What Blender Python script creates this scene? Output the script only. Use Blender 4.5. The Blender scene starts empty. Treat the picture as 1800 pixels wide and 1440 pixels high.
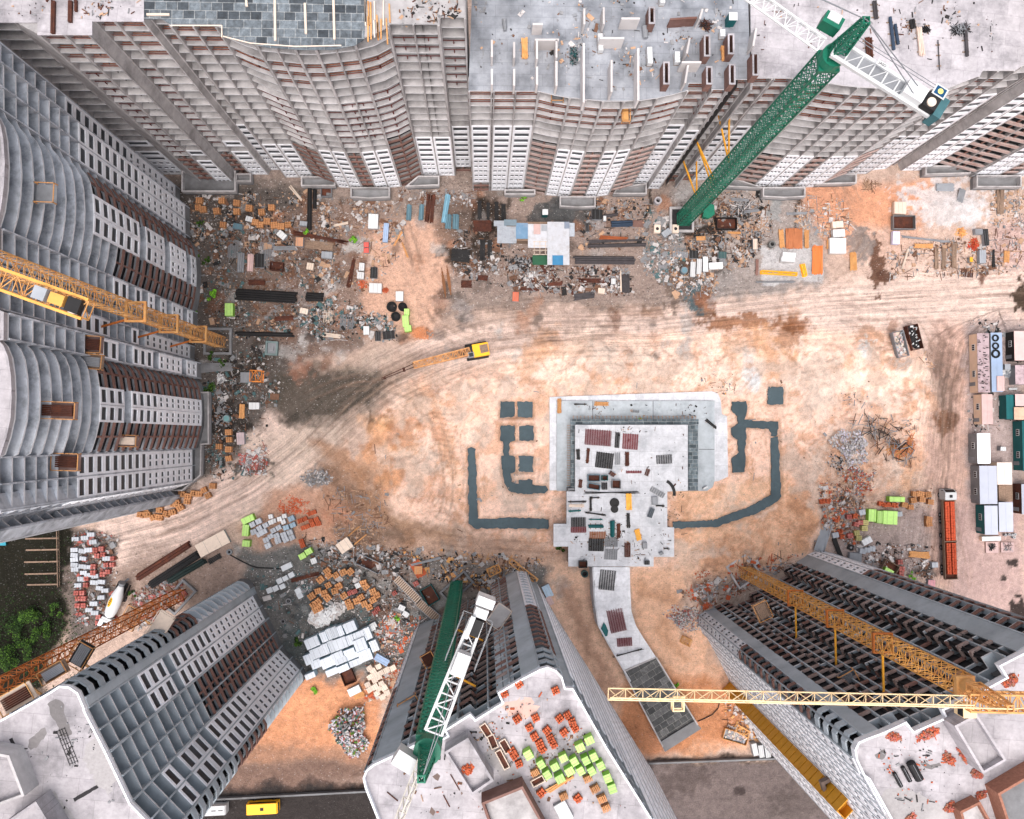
import bpy, bmesh, math, random
import numpy as np
from mathutils import Vector, Matrix

# ------------------------------------------------------------------ camera
F, HC = 1400.0, 170.0            # focal length in photo pixels (1800 wide), camera height in metres
NAD = (850.0, 768.0)             # where plumb lines meet in the photo
scene = bpy.context.scene
_cam = bpy.data.cameras.new('camera')
cam = bpy.data.objects.new('camera', _cam)
scene.collection.objects.link(cam)
scene.camera = cam
_cam.sensor_fit = 'HORIZONTAL'; _cam.sensor_width = 36.0
_cam.lens = 36.0 * F / 1800.0
_cam.clip_start = 1.0; _cam.clip_end = 20000.0
cam.location = (0, 0, HC)
_n = Vector(((NAD[0]-900)/F, -(NAD[1]-720)/F, -1.0)).normalized()
Rm = _n.rotation_difference(Vector((0, 0, -1))).to_matrix()
cam.rotation_euler = Rm.to_euler()

def P(u, v, z=0.0):
    """photo pixel on the level z -> world point"""
    d = Rm @ Vector(((u-900)/F, -(v-720)/F, -1.0))
    t = (HC - z) / -d.z
    return Vector((d.x*t, d.y*t, z))

# ------------------------------------------------------------------ sky and sun
SUN_EL, SUN_AZ = math.radians(70), math.radians(190)   # azimuth clockwise from +Y
world = bpy.data.worlds.new("World"); scene.world = world; world.use_nodes = True
wn = world.node_tree; wn.nodes.clear()
_sky = wn.nodes.new('ShaderNodeTexSky'); _sky.sky_type = 'NISHITA'; _sky.sun_disc = False
_sky.sun_elevation = SUN_EL; _sky.sun_rotation = SUN_AZ
_sky.air_density = 1.0; _sky.dust_density = 5.0; _sky.ozone_density = 1.0
_bg = wn.nodes.new('ShaderNodeBackground'); _bg.inputs[1].default_value = 0.15
_ow = wn.nodes.new('ShaderNodeOutputWorld')
_hs = wn.nodes.new('ShaderNodeHueSaturation'); _hs.inputs['Saturation'].default_value = .4   # thin high cloud whitens the blue
wn.links.new(_sky.outputs[0], _hs.inputs['Color']); wn.links.new(_hs.outputs[0], _bg.inputs[0]); wn.links.new(_bg.outputs[0], _ow.inputs[0])
_sl = bpy.data.lights.new('sun', 'SUN'); _sl.energy = 1.1; _sl.angle = math.radians(65); _sl.color = (1.0, 0.91, 0.87)
sun = bpy.data.objects.new('sun', _sl); scene.collection.objects.link(sun)
_sd = Vector((math.sin(SUN_AZ)*math.cos(SUN_EL), math.cos(SUN_AZ)*math.cos(SUN_EL), math.sin(SUN_EL)))
sun.rotation_euler = (-_sd).to_track_quat('-Z', 'Y').to_euler()
sun.location = _sd*400
scene.view_settings.view_transform = 'Standard'; scene.view_settings.look = 'None'
scene.view_settings.exposure = 0.74; scene.view_settings.gamma = 1.0
scene.cycles.max_bounces = 6; scene.cycles.diffuse_bounces = 4; scene.cycles.glossy_bounces = 2
rnd = random.Random(7)

# ------------------------------------------------------------------ materials
def lin(c):
    return tuple(((x/255.0)/12.92 if x/255.0 <= 0.04045 else ((x/255.0+0.055)/1.055)**2.4) for x in c)
MATS = {}
def mat(name, rgb, rough=0.85, var=0.18, scale=0.6, metal=0.0, bump=0.0, dirt=None, dscale=0.15, damt=0.5, joints=None):
    """noise-mottled material; rgb is the sRGB base colour of the thing itself"""
    if name in MATS: return MATS[name]
    m = bpy.data.materials.new(name); m.use_nodes = True; MATS[name] = m
    nt = m.node_tree; N = nt.nodes; L = nt.links
    b = N['Principled BSDF']; b.inputs['Roughness'].default_value = rough; b.inputs['Metallic'].default_value = metal
    b.inputs['Specular IOR Level'].default_value = 0.25
    c = lin(rgb)
    tc = N.new('ShaderNodeTexCoord'); 
    geo = N.new('ShaderNodeNewGeometry')
    n1 = N.new('ShaderNodeTexNoise'); n1.inputs['Scale'].default_value = scale; n1.inputs['Detail'].default_value = 8; n1.inputs['Roughness'].default_value = .65
    L.new(geo.outputs['Position'], n1.inputs['Vector'])
    r = N.new('ShaderNodeValToRGB'); L.new(n1.outputs[0], r.inputs[0])
    r.color_ramp.elements[0].position = .3; r.color_ramp.elements[1].position = .72
    r.color_ramp.elements[0].color = tuple(max(0, x*(1-var)) for x in c)+(1,)
    r.color_ramp.elements[1].color = tuple(min(1, x*(1+var)) for x in c)+(1,)
    out = r.outputs[0]
    if dirt:
        n2 = N.new('ShaderNodeTexNoise'); n2.inputs['Scale'].default_value = dscale; n2.inputs['Detail'].default_value = 10; n2.inputs['Roughness'].default_value = .7
        L.new(geo.outputs['Position'], n2.inputs['Vector'])
        r2 = N.new('ShaderNodeValToRGB'); r2.color_ramp.elements[0].position = .48; r2.color_ramp.elements[1].position = .66
        r2.color_ramp.elements[0].color = (0,0,0,1); r2.color_ramp.elements[1].color = (damt,damt,damt,1)
        L.new(n2.outputs[0], r2.inputs[0])
        mx = N.new('ShaderNodeMixRGB'); L.new(r2.outputs[0], mx.inputs[0]); L.new(out, mx.inputs[1]); mx.inputs[2].default_value = lin(dirt)+(1,)
        out = mx.outputs[0]
    if joints:      # pour joints and boards showing in the slab
        br = N.new('ShaderNodeTexBrick'); br.inputs['Scale'].default_value = 1; br.inputs['Brick Width'].default_value = joints[0]; br.inputs['Row Height'].default_value = joints[1]
        br.inputs['Mortar Size'].default_value = .03; br.inputs['Mortar Smooth'].default_value = .6; br.inputs['Bias'].default_value = 0
        br.inputs['Color1'].default_value = (1,1,1,1); br.inputs['Color2'].default_value = (.86,.86,.87,1); br.inputs['Mortar'].default_value = (.55,.54,.54,1)
        mpj = N.new('ShaderNodeMapping'); mpj.inputs['Rotation'].default_value = (0,0,joints[2]); L.new(geo.outputs['Position'], mpj.inputs[0]); L.new(mpj.outputs[0], br.inputs[0])
        n3 = N.new('ShaderNodeTexNoise'); n3.inputs['Scale'].default_value = 1.6; n3.inputs['Detail'].default_value = 12; n3.inputs['Roughness'].default_value = .8; L.new(geo.outputs['Position'], n3.inputs['Vector'])
        r3 = N.new('ShaderNodeMapRange'); r3.inputs[1].default_value = .3; r3.inputs[2].default_value = .7; r3.inputs[3].default_value = .78; r3.inputs[4].default_value = 1.2; L.new(n3.outputs[0], r3.inputs[0])
        h3 = N.new('ShaderNodeHueSaturation'); L.new(br.outputs[0], h3.inputs['Color']); L.new(r3.outputs[0], h3.inputs['Value'])
        mj = N.new('ShaderNodeMixRGB'); mj.blend_type = 'MULTIPLY'; mj.inputs[0].default_value = .8; L.new(out, mj.inputs[1]); L.new(h3.outputs[0], mj.inputs[2]); out = mj.outputs[0]
    # every object a little different
    oi = N.new('ShaderNodeObjectInfo'); hs = N.new('ShaderNodeHueSaturation')
    mr = N.new('ShaderNodeMapRange'); mr.inputs[3].default_value = .84; mr.inputs[4].default_value = 1.14
    L.new(oi.outputs['Random'], mr.inputs[0]); L.new(mr.outputs[0], hs.inputs['Value']); L.new(out, hs.inputs['Color'])
    L.new(hs.outputs[0], b.inputs['Base Color'])
    if bump:
        bp = N.new('ShaderNodeBump'); bp.inputs['Strength'].default_value = bump; bp.inputs['Distance'].default_value = .1
        L.new(n1.outputs[0], bp.inputs['Height']); L.new(bp.outputs[0], b.inputs['Normal'])
    return m

M_CONC = mat('concrete', (176,172,172), var=.22, scale=.5, dirt=(112,108,108), dscale=.22, damt=.65, bump=.2)
M_EDGE = mat('slab_edge', (206,206,208), var=.12, scale=1.5)
M_CONC2 = mat('concrete_light', (172,167,170), var=.2, scale=.35, dirt=(118,115,118), dscale=.17, damt=.8, bump=.1, joints=(4.2,2.4,.1))
M_CONCD = mat('concrete_grey', (128,128,130), var=.2, scale=.4, dirt=(88,86,86), damt=.6, bump=.2)
M_DARK = mat('void_shade', (44,42,44), var=.2)  # near black stands in for the shade inside bays, pits and holes
M_PANEL = mat('white_panel', (236,237,242), var=.06, scale=.8, dirt=(178,174,176), dscale=.3, damt=.4)
M_WIN = mat('window_dark', (34,38,44), rough=.3, var=.5, scale=.25, dirt=(72,84,92), dscale=.3, damt=.5)
M_BROWN = mat('loggia_brick', (128,98,90), var=.2, scale=1.5, dirt=(100,64,54), damt=.6)
M_PINK = mat('loggia_parapet', (178,156,150), var=.15, scale=1.2, dirt=(140,104,94), dscale=.4, damt=.6)
M_RAIL = mat('rail_red', (96,44,40), var=.2)
M_TIMBER = mat('timber', (196,142,92), var=.25, scale=3)
M_TIMBD = mat('timber_old', (134,112,96), var=.3, scale=3)
M_YEL = mat('crane_yellow', (208,156,98), rough=.5, var=.2, scale=1.2, dirt=(190,108,44), dscale=.5, damt=.6)
M_YELP = mat('crane_cream', (232,204,160), rough=.5, var=.12)
M_ORG = mat('crane_orange', (176,98,40), rough=.6, var=.25, scale=1.2, dirt=(110,60,30), damt=.7)
M_GRN = mat('crane_green', (30,112,88), rough=.45, var=.18, scale=1.0, dirt=(10,78,62), damt=.5)
M_LINT = mat('lintel_brown', (150,132,126), var=.2, scale=1.5, dirt=(108,80,70), dscale=.5, damt=.7)
M_ROOFG = mat('roof_grey', (144,147,153), var=.3, scale=.25, dirt=(84,88,94), dscale=.2, damt=.85, bump=.1, joints=(3.6,1.8,0))
M_WHT = mat('painted_white', (206,207,208), rough=.5, var=.06, dirt=(176,172,166), damt=.35)
M_BLK = mat('black_steel', (34,33,34), rough=.6, var=.3)
M_STEEL = mat('grey_steel', (128,130,134), rough=.5, var=.2)
M_RUST = mat('rusty_steel', (78,48,40), rough=.9, var=.35, scale=2, dirt=(120,66,42), dscale=.8, damt=.5)
M_PIPE = mat('dark_pipe', (66,62,64), rough=.7, var=.3, scale=1.2)
M_BPIPE = mat('blue_pipe', (92,122,134), rough=.5, var=.15)
M_BRICK = mat('orange_brick', (184,92,60), var=.22, scale=4, dirt=(160,70,40), dscale=1.2, damt=.5)
M_BRICKY = mat('yellow_brick', (186,134,92), var=.2, scale=4, dirt=(176,110,70), dscale=1.2, damt=.5)
M_BRICKR = mat('red_block', (156,84,76), var=.25, scale=3, dirt=(200,150,144), dscale=1, damt=.5)
M_LIME = mat('lime_wrap', (172,212,118), rough=.45, var=.1, scale=2)
M_LIMED = mat('lime_wrap_side', (138,190,70), rough=.45, var=.15, scale=2)
M_GREYBLK = mat('grey_block', (176,180,186), var=.1, scale=2, dirt=(140,142,148), dscale=1, damt=.4)
M_CREAM = mat('cream_block', (214,196,180), var=.1, scale=2)
M_SLATE = mat('formwork_slate', (76,84,90), var=.35, scale=.9, dirt=(120,124,126), dscale=.6, damt=.7)
M_TEAL = mat('teal_paint', (22,88,90), rough=.6, var=.15)
M_BLUE = mat('blue_sheet', (56,120,160), rough=.5, var=.15)
M_REDM = mat('red_mesh', (120,62,66), var=.3, scale=3)
M_FOOT = mat('fresh_footing', (74,88,94), var=.2, scale=1.4, dirt=(58,70,76), dscale=.35, damt=.6, bump=.6)
M_BOX = mat('painted_grey', (150,154,160), rough=.5, var=.12)
M_TYRE = mat('tyre_rubber', (26,26,27), var=.2)
M_GLASS = mat('cab_glass', (22,28,32), rough=.15, var=.1)
M_BUS = mat('bus_yellow', (246,178,34), rough=.4, var=.06)
M_LEAF = mat('leaf_green', (36,58,22), var=.5, scale=1.2)
M_LEAFL = mat('leaf_bright', (78,112,38), var=.3, scale=1.2)
M_BARK = mat('bark', (70,56,44))
M_SKIN = mat('skin', (180,130,105)); 

# ------------------------------------------------------------------ mesh collector
class MB:
    def __init__(s): s.v=[]; s.f=[]; s.m=[]; s.mats=[]; s.k=0
    def use(s, m):
        if m not in s.mats: s.mats.append(m)
        s.k = s.mats.index(m); return s
    def add(s, vs, fs):
        o=len(s.v); s.v.extend([tuple(v) for v in vs]); s.f.extend([tuple(i+o for i in f) for f in fs]); s.m.extend([s.k]*len(fs)); return s
    def box(s, c, size, rz=0.0, R=None):
        hx,hy,hz=size[0]/2,size[1]/2,size[2]/2; c=Vector(c)
        if R is None: R=Matrix.Rotation(rz,3,'Z')
        vs=[c+R@Vector((x*hx,y*hy,z*hz)) for z in(-1,1) for y in(-1,1) for x in(-1,1)]
        return s.add(vs,[(0,2,3,1),(4,5,7,6),(0,1,5,4),(2,6,7,3),(0,4,6,2),(1,3,7,5)])
    def bar(s, a, b, w, h=None, up=Vector((0,0,1))):
        a=Vector(a); b=Vector(b); d=b-a; L=d.length
        if L<1e-6: return s
        x=d/L; y=up.cross(x)
        if y.length<1e-3: y=Vector((1,0,0)).cross(x)
        y.normalize(); z=x.cross(y); R=Matrix((x,y,z)).transposed()
        return s.box((a+b)/2,(L,w,h or w),R=R)
    def tube(s, a, b, r, n=8, r2=None, cap=True):
        a=Vector(a); b=Vector(b); d=(b-a); x=d.normalized()
        y=Vector((0,0,1)).cross(x)
        if y.length<1e-3: y=Vector((1,0,0))
        y.normalize(); z=x.cross(y); r2=r if r2 is None else r2
        vs=[]
        for p,q in((a,r),(b,r2)):
            for i in range(n):
                t=2*math.pi*i/n; vs.append(p+(y*math.cos(t)+z*math.sin(t))*q)
        fs=[(i,(i+1)%n,n+(i+1)%n,n+i) for i in range(n)]
        if cap: fs+= [tuple(reversed(range(n))),tuple(range(n,2*n))]
        return s.add(vs,fs)
    def ring(s, c, r1, r2, h, n=20):
        c=Vector(c); vs=[]
        for z in(0,h):
            for r in(r1,r2):
                for i in range(n):
                    t=2*math.pi*i/n; vs.append(c+Vector((r*math.cos(t),r*math.sin(t),z)))
        fs=[]
        for i in range(n):
            j=(i+1)%n
            fs+=[(2*n+i,2*n+j,3*n+j,3*n+i)[::-1],(n+i,n+j,3*n+j,3*n+i),(i,j,2*n+j,2*n+i)[::-1]]
        return s.add(vs,fs)
    def prism(s, poly, z0, z1):
        poly=[(p[0],p[1]) for p in poly]
        A=sum(poly[i-1][0]*poly[i][1]-poly[i][0]*poly[i-1][1] for i in range(len(poly)))
        if A<0: poly=poly[::-1]
        n=len(poly); vs=[(x,y,z0) for x,y in poly]+[(x,y,z1) for x,y in poly]
        fs=[tuple(range(n,2*n)),tuple(reversed(range(n)))]+[(i,(i+1)%n,n+(i+1)%n,n+i) for i in range(n)]
        return s.add(vs,fs)
    def quad(s,a,b,c,d): return s.add([a,b,c,d],[(0,1,2,3)])
    def wallbar(s, pts, z0, z1, t, closed=False):
        """wall of thickness t along a polyline"""
        q=[]
        for p in pts:
            p=Vector((p[0],p[1],0))
            if not q or (p-q[-1]).length>.05: q.append(p)
        n=len(q); h=t/2; L_=[]; R_=[]
        for i in range(n):
            a=q[i-1] if (i>0 or closed) else None; b=q[(i+1)%n] if (i<n-1 or closed) else None
            d1=(q[i]-a).normalized() if a is not None else None; d2=(b-q[i]).normalized() if b is not None else None
            if d1 is None: d1=d2
            if d2 is None: d2=d1
            n1=Vector((-d1.y,d1.x,0)); n2=Vector((-d2.y,d2.x,0)); m=(n1+n2)
            m=m.normalized() if m.length>.2 else n1
            k=h/max(.35,m.dot(n1)); L_.append(q[i]+m*k); R_.append(q[i]-m*k)
        vs=[(p.x,p.y,z) for z in (z0,z1) for S_ in (L_,R_) for p in S_]; fs=[]
        for i in range(n if closed else n-1):
            j=(i+1)%n
            fs+=[(2*n+i,2*n+j,3*n+j,3*n+i)[::-1],(i,j,2*n+j,2*n+i)[::-1],(n+i,n+j,3*n+j,3*n+i),(i,j,n+j,n+i)]
        if not closed: fs+=[(0,n,3*n,2*n),(n-1,2*n-1,4*n-1,3*n-1)[::-1]]
        return s.add(vs,fs)
    def build(s, name, material=None, parent=None, loc=None):
        me=bpy.data.meshes.new(name); 
        off=Vector(loc) if loc is not None else None
        vs=s.v if off is None else [(v[0]-off.x,v[1]-off.y,v[2]-off.z) for v in s.v]
        me.from_pydata(vs,[],s.f)
        for m in ([material] if (material and not s.mats) else s.mats): me.materials.append(m)
        if s.mats and len(s.m)==len(me.polygons): me.polygons.foreach_set('material_index',s.m)
        me.update()
        o=bpy.data.objects.new(name,me); scene.collection.objects.link(o)
        if parent is not None: o.parent=parent
        if off is not None: o.location=off
        return o

def tag(o, label=None, cat=None, group=None, kind=None):
    if label: o['label']=label
    if cat: o['category']=cat
    if group: o['group']=group
    if kind: o['kind']=kind
    return o
def thing(name, label, cat, loc=(0,0,0), rz=0.0, group=None):
    o=bpy.data.objects.new(name,None); scene.collection.objects.link(o); o.location=loc; o.rotation_euler=(0,0,rz)
    o.empty_display_size=.5
    return tag(o,label,cat,group)
def dup(root, loc=None, rz=None, label=None, group=None, scale=None):
    r=root.copy(); scene.collection.objects.link(r)
    if loc is not None: r.location=loc
    if rz is not None: r.rotation_euler=(0,0,rz)
    if scale is not None: r.scale=scale
    if label: r['label']=label
    if group: r['group']=group
    def rec(a,b):
        for ch in a.children:
            c=ch.copy(); scene.collection.objects.link(c); c.parent=b; rec(ch,c)
    rec(root,r); return r
def struct(o): o['kind']='structure'; return o
def ang(a,b): d=b-a; return math.atan2(d.y,d.x)
# ------------------------------------------------------------------ ground
def _hash(ix,iy,seed):
    h=(ix.astype(np.int64)*374761393+iy.astype(np.int64)*668265263+seed*1442695041)&0xffffffff
    h=((h^(h>>13))*1274126177)&0xffffffff
    return ((h^(h>>16))&0xffffff)/float(0xffffff)
def vnoise(x,y,seed=0):
    ix=np.floor(x); iy=np.floor(y); fx=x-ix; fy=y-iy; fx=fx*fx*(3-2*fx); fy=fy*fy*(3-2*fy)
    ix=ix.astype(np.int64); iy=iy.astype(np.int64)
    a=_hash(ix,iy,seed); b=_hash(ix+1,iy,seed); c=_hash(ix,iy+1,seed); d=_hash(ix+1,iy+1,seed)
    return (a*(1-fx)+b*fx)*(1-fy)+(c*(1-fx)+d*fx)*fy
def fbm(x,y,seed=0,oct=4):
    s=0; a=.5; t=0
    for o in range(oct):
        s=s+a*vnoise(x,y,seed+o*17); t+=a; a*=.55; x=x*2.03; y=y*2.03
    return s/t
def poly_sd(px,py,poly):
    """signed distance (inside negative) of grid points to polygon"""
    d=np.full(px.shape,1e9); ins=np.zeros(px.shape,bool); n=len(poly)
    for i in range(n):
        x1,y1=poly[i-1]; x2,y2=poly[i]
        ex,ey=x2-x1,y2-y1; L=ex*ex+ey*ey+1e-12
        t=np.clip(((px-x1)*ex+(py-y1)*ey)/L,0,1)
        d=np.minimum(d,(px-x1-t*ex)**2+(py-y1-t*ey)**2)
        c=((y1>py)!=(y2>py))&(px<(x2-x1)*(py-y1)/(y2-y1+1e-12)+x1); ins^=c
    d=np.sqrt(d); return np.where(ins,-d,d)
def line_sd(px,py,pts):
    d=np.full(px.shape,1e9); al=np.zeros(px.shape); sg=np.zeros(px.shape); acc=0
    for (x1,y1),(x2,y2) in zip(pts,pts[1:]):
        ex,ey=x2-x1,y2-y1; L=math.hypot(ex,ey)
        t=np.clip(((px-x1)*ex+(py-y1)*ey)/L**2,0,1)
        dd=np.hypot(px-x1-t*ex,py-y1-t*ey); m=dd<d
        cr=((px-x1)*ey-(py-y1)*ex)/L
        d=np.where(m,dd,d); al=np.where(m,acc+t*L,al); sg=np.where(m,cr,sg); acc+=L
    return d,al,sg
def W(pts,z=0): return [tuple(P(u,v,z)[:2]) for u,v in pts]

STEP=0.33
xs=np.concatenate([[-4000,-1500,-600,-300,-200,-160,-140],np.arange(-128,146,STEP),[160,200,300,600,1500,4000]])
ys=np.concatenate([[-4000,-1500,-600,-300,-180,-130],np.arange(-110,78,STEP),[85,100,150,300,600,1500,4000]])
GX,GY=np.meshgrid(xs,ys)
WX=GX+2.2*(fbm(GX*.25,GY*.25,3)-.5)*2; WY=GY+2.2*(fbm(GX*.25,GY*.25,9)-.5)*2
WX=WX+.8*(fbm(GX*1.1,GY*1.1,33)-.5)*2; WY=WY+.8*(fbm(GX*1.1,GY*1.1,39)-.5)*2
COL=np.zeros(GX.shape+(3,)); COL[:]=lin((196,168,152))
HGT=np.zeros(GX.shape)
SPK=np.zeros(GX.shape)      # how littered the ground is
def win(x0,x1,y0,y1):
    return (slice(max(0,np.searchsorted(ys,y0)-1),np.searchsorted(ys,y1)+1),slice(max(0,np.searchsorted(xs,x0)-1),np.searchsorted(xs,x1)+1))
def paint(pts,rgb,fe=1.5,amt=1.0,spk=None,hgt=0,brk=0.0):
    w=W(pts); e=fe+5; s=win(min(p[0] for p in w)-e,max(p[0] for p in w)+e,min(p[1] for p in w)-e,max(p[1] for p in w)+e)
    fe=fe*.6
    sd=poly_sd(WX[s],WY[s],w); m=np.clip(.5-sd/fe,0,1)*amt
    if brk: m=m*np.clip((fbm(GX[s]*.35,GY[s]*.35,int(brk*100))-.5+ (1-brk))*3,0,1)
    c=np.array(lin(rgb)); COL[s]=COL[s]*(1-m[...,None])+c*m[...,None]
    if spk is not None: SPK[s]=SPK[s]*(1-m)+spk*m
def strokep(pts,w,rgb,fe=1.2,amt=1.0,brk=0.0):
    d,al,sg=line_sd(WX,WY,W(pts)); m=np.clip(.5-(d-w/2)/fe,0,1)*amt
    if brk: m=m*np.clip((fbm(GX*.5,GY*.5,int(brk*90))-.5+(1-brk))*3,0,1)
    c=np.array(lin(rgb)); COL[:]=COL*(1-m[...,None])+c*m[...,None]
def spot(u,v,r,rgb,amt=.9,fe=1.0,st=(1,1),rot=0):
    c=P(u,v); e=(r*2.2+fe+1)*max(st); s=win(c.x-e,c.x+e,c.y-e,c.y+e)
    x=GX[s]-c.x; y=GY[s]-c.y; ca,sa=math.cos(rot),math.sin(rot)
    x,y=(x*ca+y*sa)/st[0],(-x*sa+y*ca)/st[1]
    d=np.hypot(x,y)+ (fbm(GX[s]*.9,GY[s]*.9,int(u))-.5)*r*2.2
    m=np.clip(.5-(d-r)/(fe*.8),0,1)*amt; cc=np.array(lin(rgb)); COL[s]=COL[s]*(1-m[...,None])+cc*m[...,None]
def mound(u,v,r,h,st=(1,1),rot=0,rough=.3):
    c=P(u,v); e=r*2.2*max(st); s=win(c.x-e,c.x+e,c.y-e,c.y+e)
    x=GX[s]-c.x; y=GY[s]-c.y; ca,sa=math.cos(rot),math.sin(rot)
    x,y=(x*ca+y*sa)/st[0],(-x*sa+y*ca)/st[1]
    d=np.hypot(x,y)/r; m=np.clip(np.exp(-(d*1.5)**2)-.0001,0,1)
    HGT[s]=HGT[s]+h*m*(1+rough*2*(fbm(GX[s]*.5,GY[s]*.5,int(v))-.5))
def ripple(u,v,r,st,rot,wl,amp):
    """marks of an excavator bucket / tracks pressed in the sand"""
    c=P(u,v); x=GX-c.x; y=GY-c.y; ca,sa=math.cos(rot),math.sin(rot)
    x,y=(x*ca+y*sa),(-x*sa+y*ca)
    d=np.hypot(x/st[0],y/st[1])/r; m=np.clip(1.4-d*1.4,0,1)
    HGT[:]=HGT+amp*m*np.sin((y+.6*np.sin(x*.8))*2*math.pi/wl)

# big zones, in photo pixels at ground level
paint([(300,280),(1230,280),(1290,500),(1160,540),(880,545),(760,560),(640,610),(520,640),(480,760),(440,850),(330,890),(250,900),(250,500)],(150,132,122),3,1,.75)
paint([(300,320),(560,330),(600,420),(560,520),(640,600),(520,640),(470,720),(420,830),(340,860),(310,600)],(84,78,74),4,.85,1.0)
paint([(420,380),(680,350),(690,500),(640,600),(520,640),(440,560)],(140,112,98),4,.6,1.0)
paint([(740,340),(1200,340),(1200,500),(1130,530),(900,520),(780,520)],(150,130,120),4,.7,.9)
paint([(640,400),(800,380),(780,540),(740,600),(640,560)],(214,170,146),5,.9,.35)
paint([(760,360),(880,350),(880,460),(830,480),(770,440)],(96,78,68),4,.75,.8)
paint([(1180,330),(1460,330),(1450,500),(1200,540)],(150,142,138),4,.8,.9)
paint([(1400,320),(1640,320),(1620,430),(1560,470),(1460,440)],(212,150,116),5,.9,.25)
paint([(1500,400),(1800,400),(1800,500),(1500,500)],(206,176,160),5,.8,.5)
# road sweeping across the site
paint([(1800,470),(1560,490),(1420,505),(1320,525),(1200,545),(1100,545),(980,550),(860,560),(760,590),(680,620),(600,655),(500,700),(420,800),(330,870),(240,890),(170,915),(190,1010),(270,990),(380,930),(480,860),(560,800),(640,730),(700,680),(820,640),(940,620),(1100,600),(1300,600),(1560,600),(1640,640),(1800,590)],(224,196,182),4,1,.12)
paint([(600,640),(700,610),(760,640),(700,690),(620,760),(560,810),(500,800),(540,700)],(150,132,116),5,.6,.3)
paint([(480,660),(560,640),(640,660),(700,650),(690,680),(610,740),(560,760),(500,740),(470,700)],(84,76,68),4,.95,.5,brk=.25)
paint([(440,760),(540,740),(600,740),(560,820),(480,860),(420,830)],(214,190,174),5,.7,.2)
# sand of the dig
paint([(700,680),(860,645),(1000,600),(1300,575),(1560,585),(1650,640),(1645,760),(1630,830),(1500,900),(1440,940),(1420,1000),(1300,1010),(1230,1050),(1200,1120),(1100,1010),(990,960),(820,950),(690,900),(650,800),(660,720)],(246,206,184),4,1,.12)
paint([(900,620),(1300,590),(1560,620),(1640,660),(1600,740),(1380,700),(1000,680),(880,680)],(250,220,202),6,.75,.1)
paint([(660,730),(720,720),(740,800),(700,860),(660,850),(640,790)],(186,122,72),3,.8,.2,brk=.3)
paint([(580,800),(680,850),(700,930),(660,990),(580,960),(560,870)],(160,124,100),4,.8,.5)
paint([(480,860),(560,850),(620,900),(600,960),(460,960),(430,920)],(186,140,114),4,.7,.7)
paint([(640,900),(830,930),(980,960),(1000,1010),(880,1000),(700,980)],(196,160,138),4,.9,.4)
paint([(690,690),(760,690),(780,740),(720,740)],(200,150,110),4,.6,.1)
# sand east and south
paint([(1180,830),(1280,850),(1380,830),(1440,880),(1420,980),(1300,1000),(1240,1060),(1190,1000)],(236,188,154),4,.9,.15)
paint([(940,990),(1040,1000),(1060,1100),(1120,1220),(1150,1320),(1100,1330),(1040,1200),(960,1060)],(226,186,160),3,1,.35)
paint([(1110,1000),(1260,1000),(1250,1080),(1260,1160),(1330,1230),(1360,1300),(1200,1330),(1150,1200),(1110,1100)],(226,180,150),3,1,.35)
paint([(1110,1180),(1250,1190),(1330,1260),(1280,1310),(1160,1330),(1080,1320),(1090,1240)],(190,122,78),4,.8,.35)
paint([(430,1180),(540,1180),(660,1190),(680,1290),(640,1340),(420,1340)],(214,150,112),3,1,.3)
paint([(380,1300),(700,1310),(700,1345),(380,1400)],(140,112,96),5,.7,.5)
# right side
paint([(1640,560),(1720,560),(1720,900),(1800,900),(1800,1100),(1640,1020),(1620,860)],(206,170,154),4,1,.25)
paint([(1690,560),(1800,560),(1800,900),(1700,900)],(176,156,150),3,1,.4)
paint([(1640,880),(1800,880),(1800,1140),(1680,1060)],(190,160,152),5,.9,.2)
paint([(1420,780),(1540,740),(1620,800),(1640,850),(1560,880),(1460,900),(1420,850)],(204,172,152),4,.8,.6)
paint([(1420,870),(1640,860),(1640,1010),(1480,1000)],(160,142,136),4,.9,.9)
paint([(1740,400),(1800,380),(1800,470),(1740,470)],(190,158,150),4,.8,.9)
# between the lower towers
paint([(420,960),(640,960),(800,980),(960,1000),(960,1060),(700,1180),(620,1190),(520,1190),(430,1060)],(104,104,102),4,.95,1.0)
paint([(640,990),(940,1000),(920,1040),(720,1080)],(150,134,124),4,.7,.9)
paint([(250,960),(420,960),(420,1040),(240,1080),(200,1010)],(150,128,116),4,.7,.8)
paint([(1200,1020),(1300,1000),(1440,980),(1420,1010),(1260,1080),(1200,1110)],(170,150,138),4,.8,.9)
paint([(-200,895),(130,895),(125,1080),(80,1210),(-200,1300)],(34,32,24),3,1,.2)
paint([(125,930),(210,940),(190,1120),(120,1130)],(112,100,94),3,1,.8)
# bottom roads
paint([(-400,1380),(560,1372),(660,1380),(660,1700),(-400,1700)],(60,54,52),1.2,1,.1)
paint([(1100,1345),(1500,1330),(1700,1325),(2000,1700),(1000,1700)],(118,104,100),1,1,.1)
paint([(380,1340),(700,1335),(700,1378),(380,1378)],(122,96,84),4,.9,.4)
strokep([(1110,1342),(1300,1333),(1520,1326)],.9,(60,52,48),.8,.9)
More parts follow.
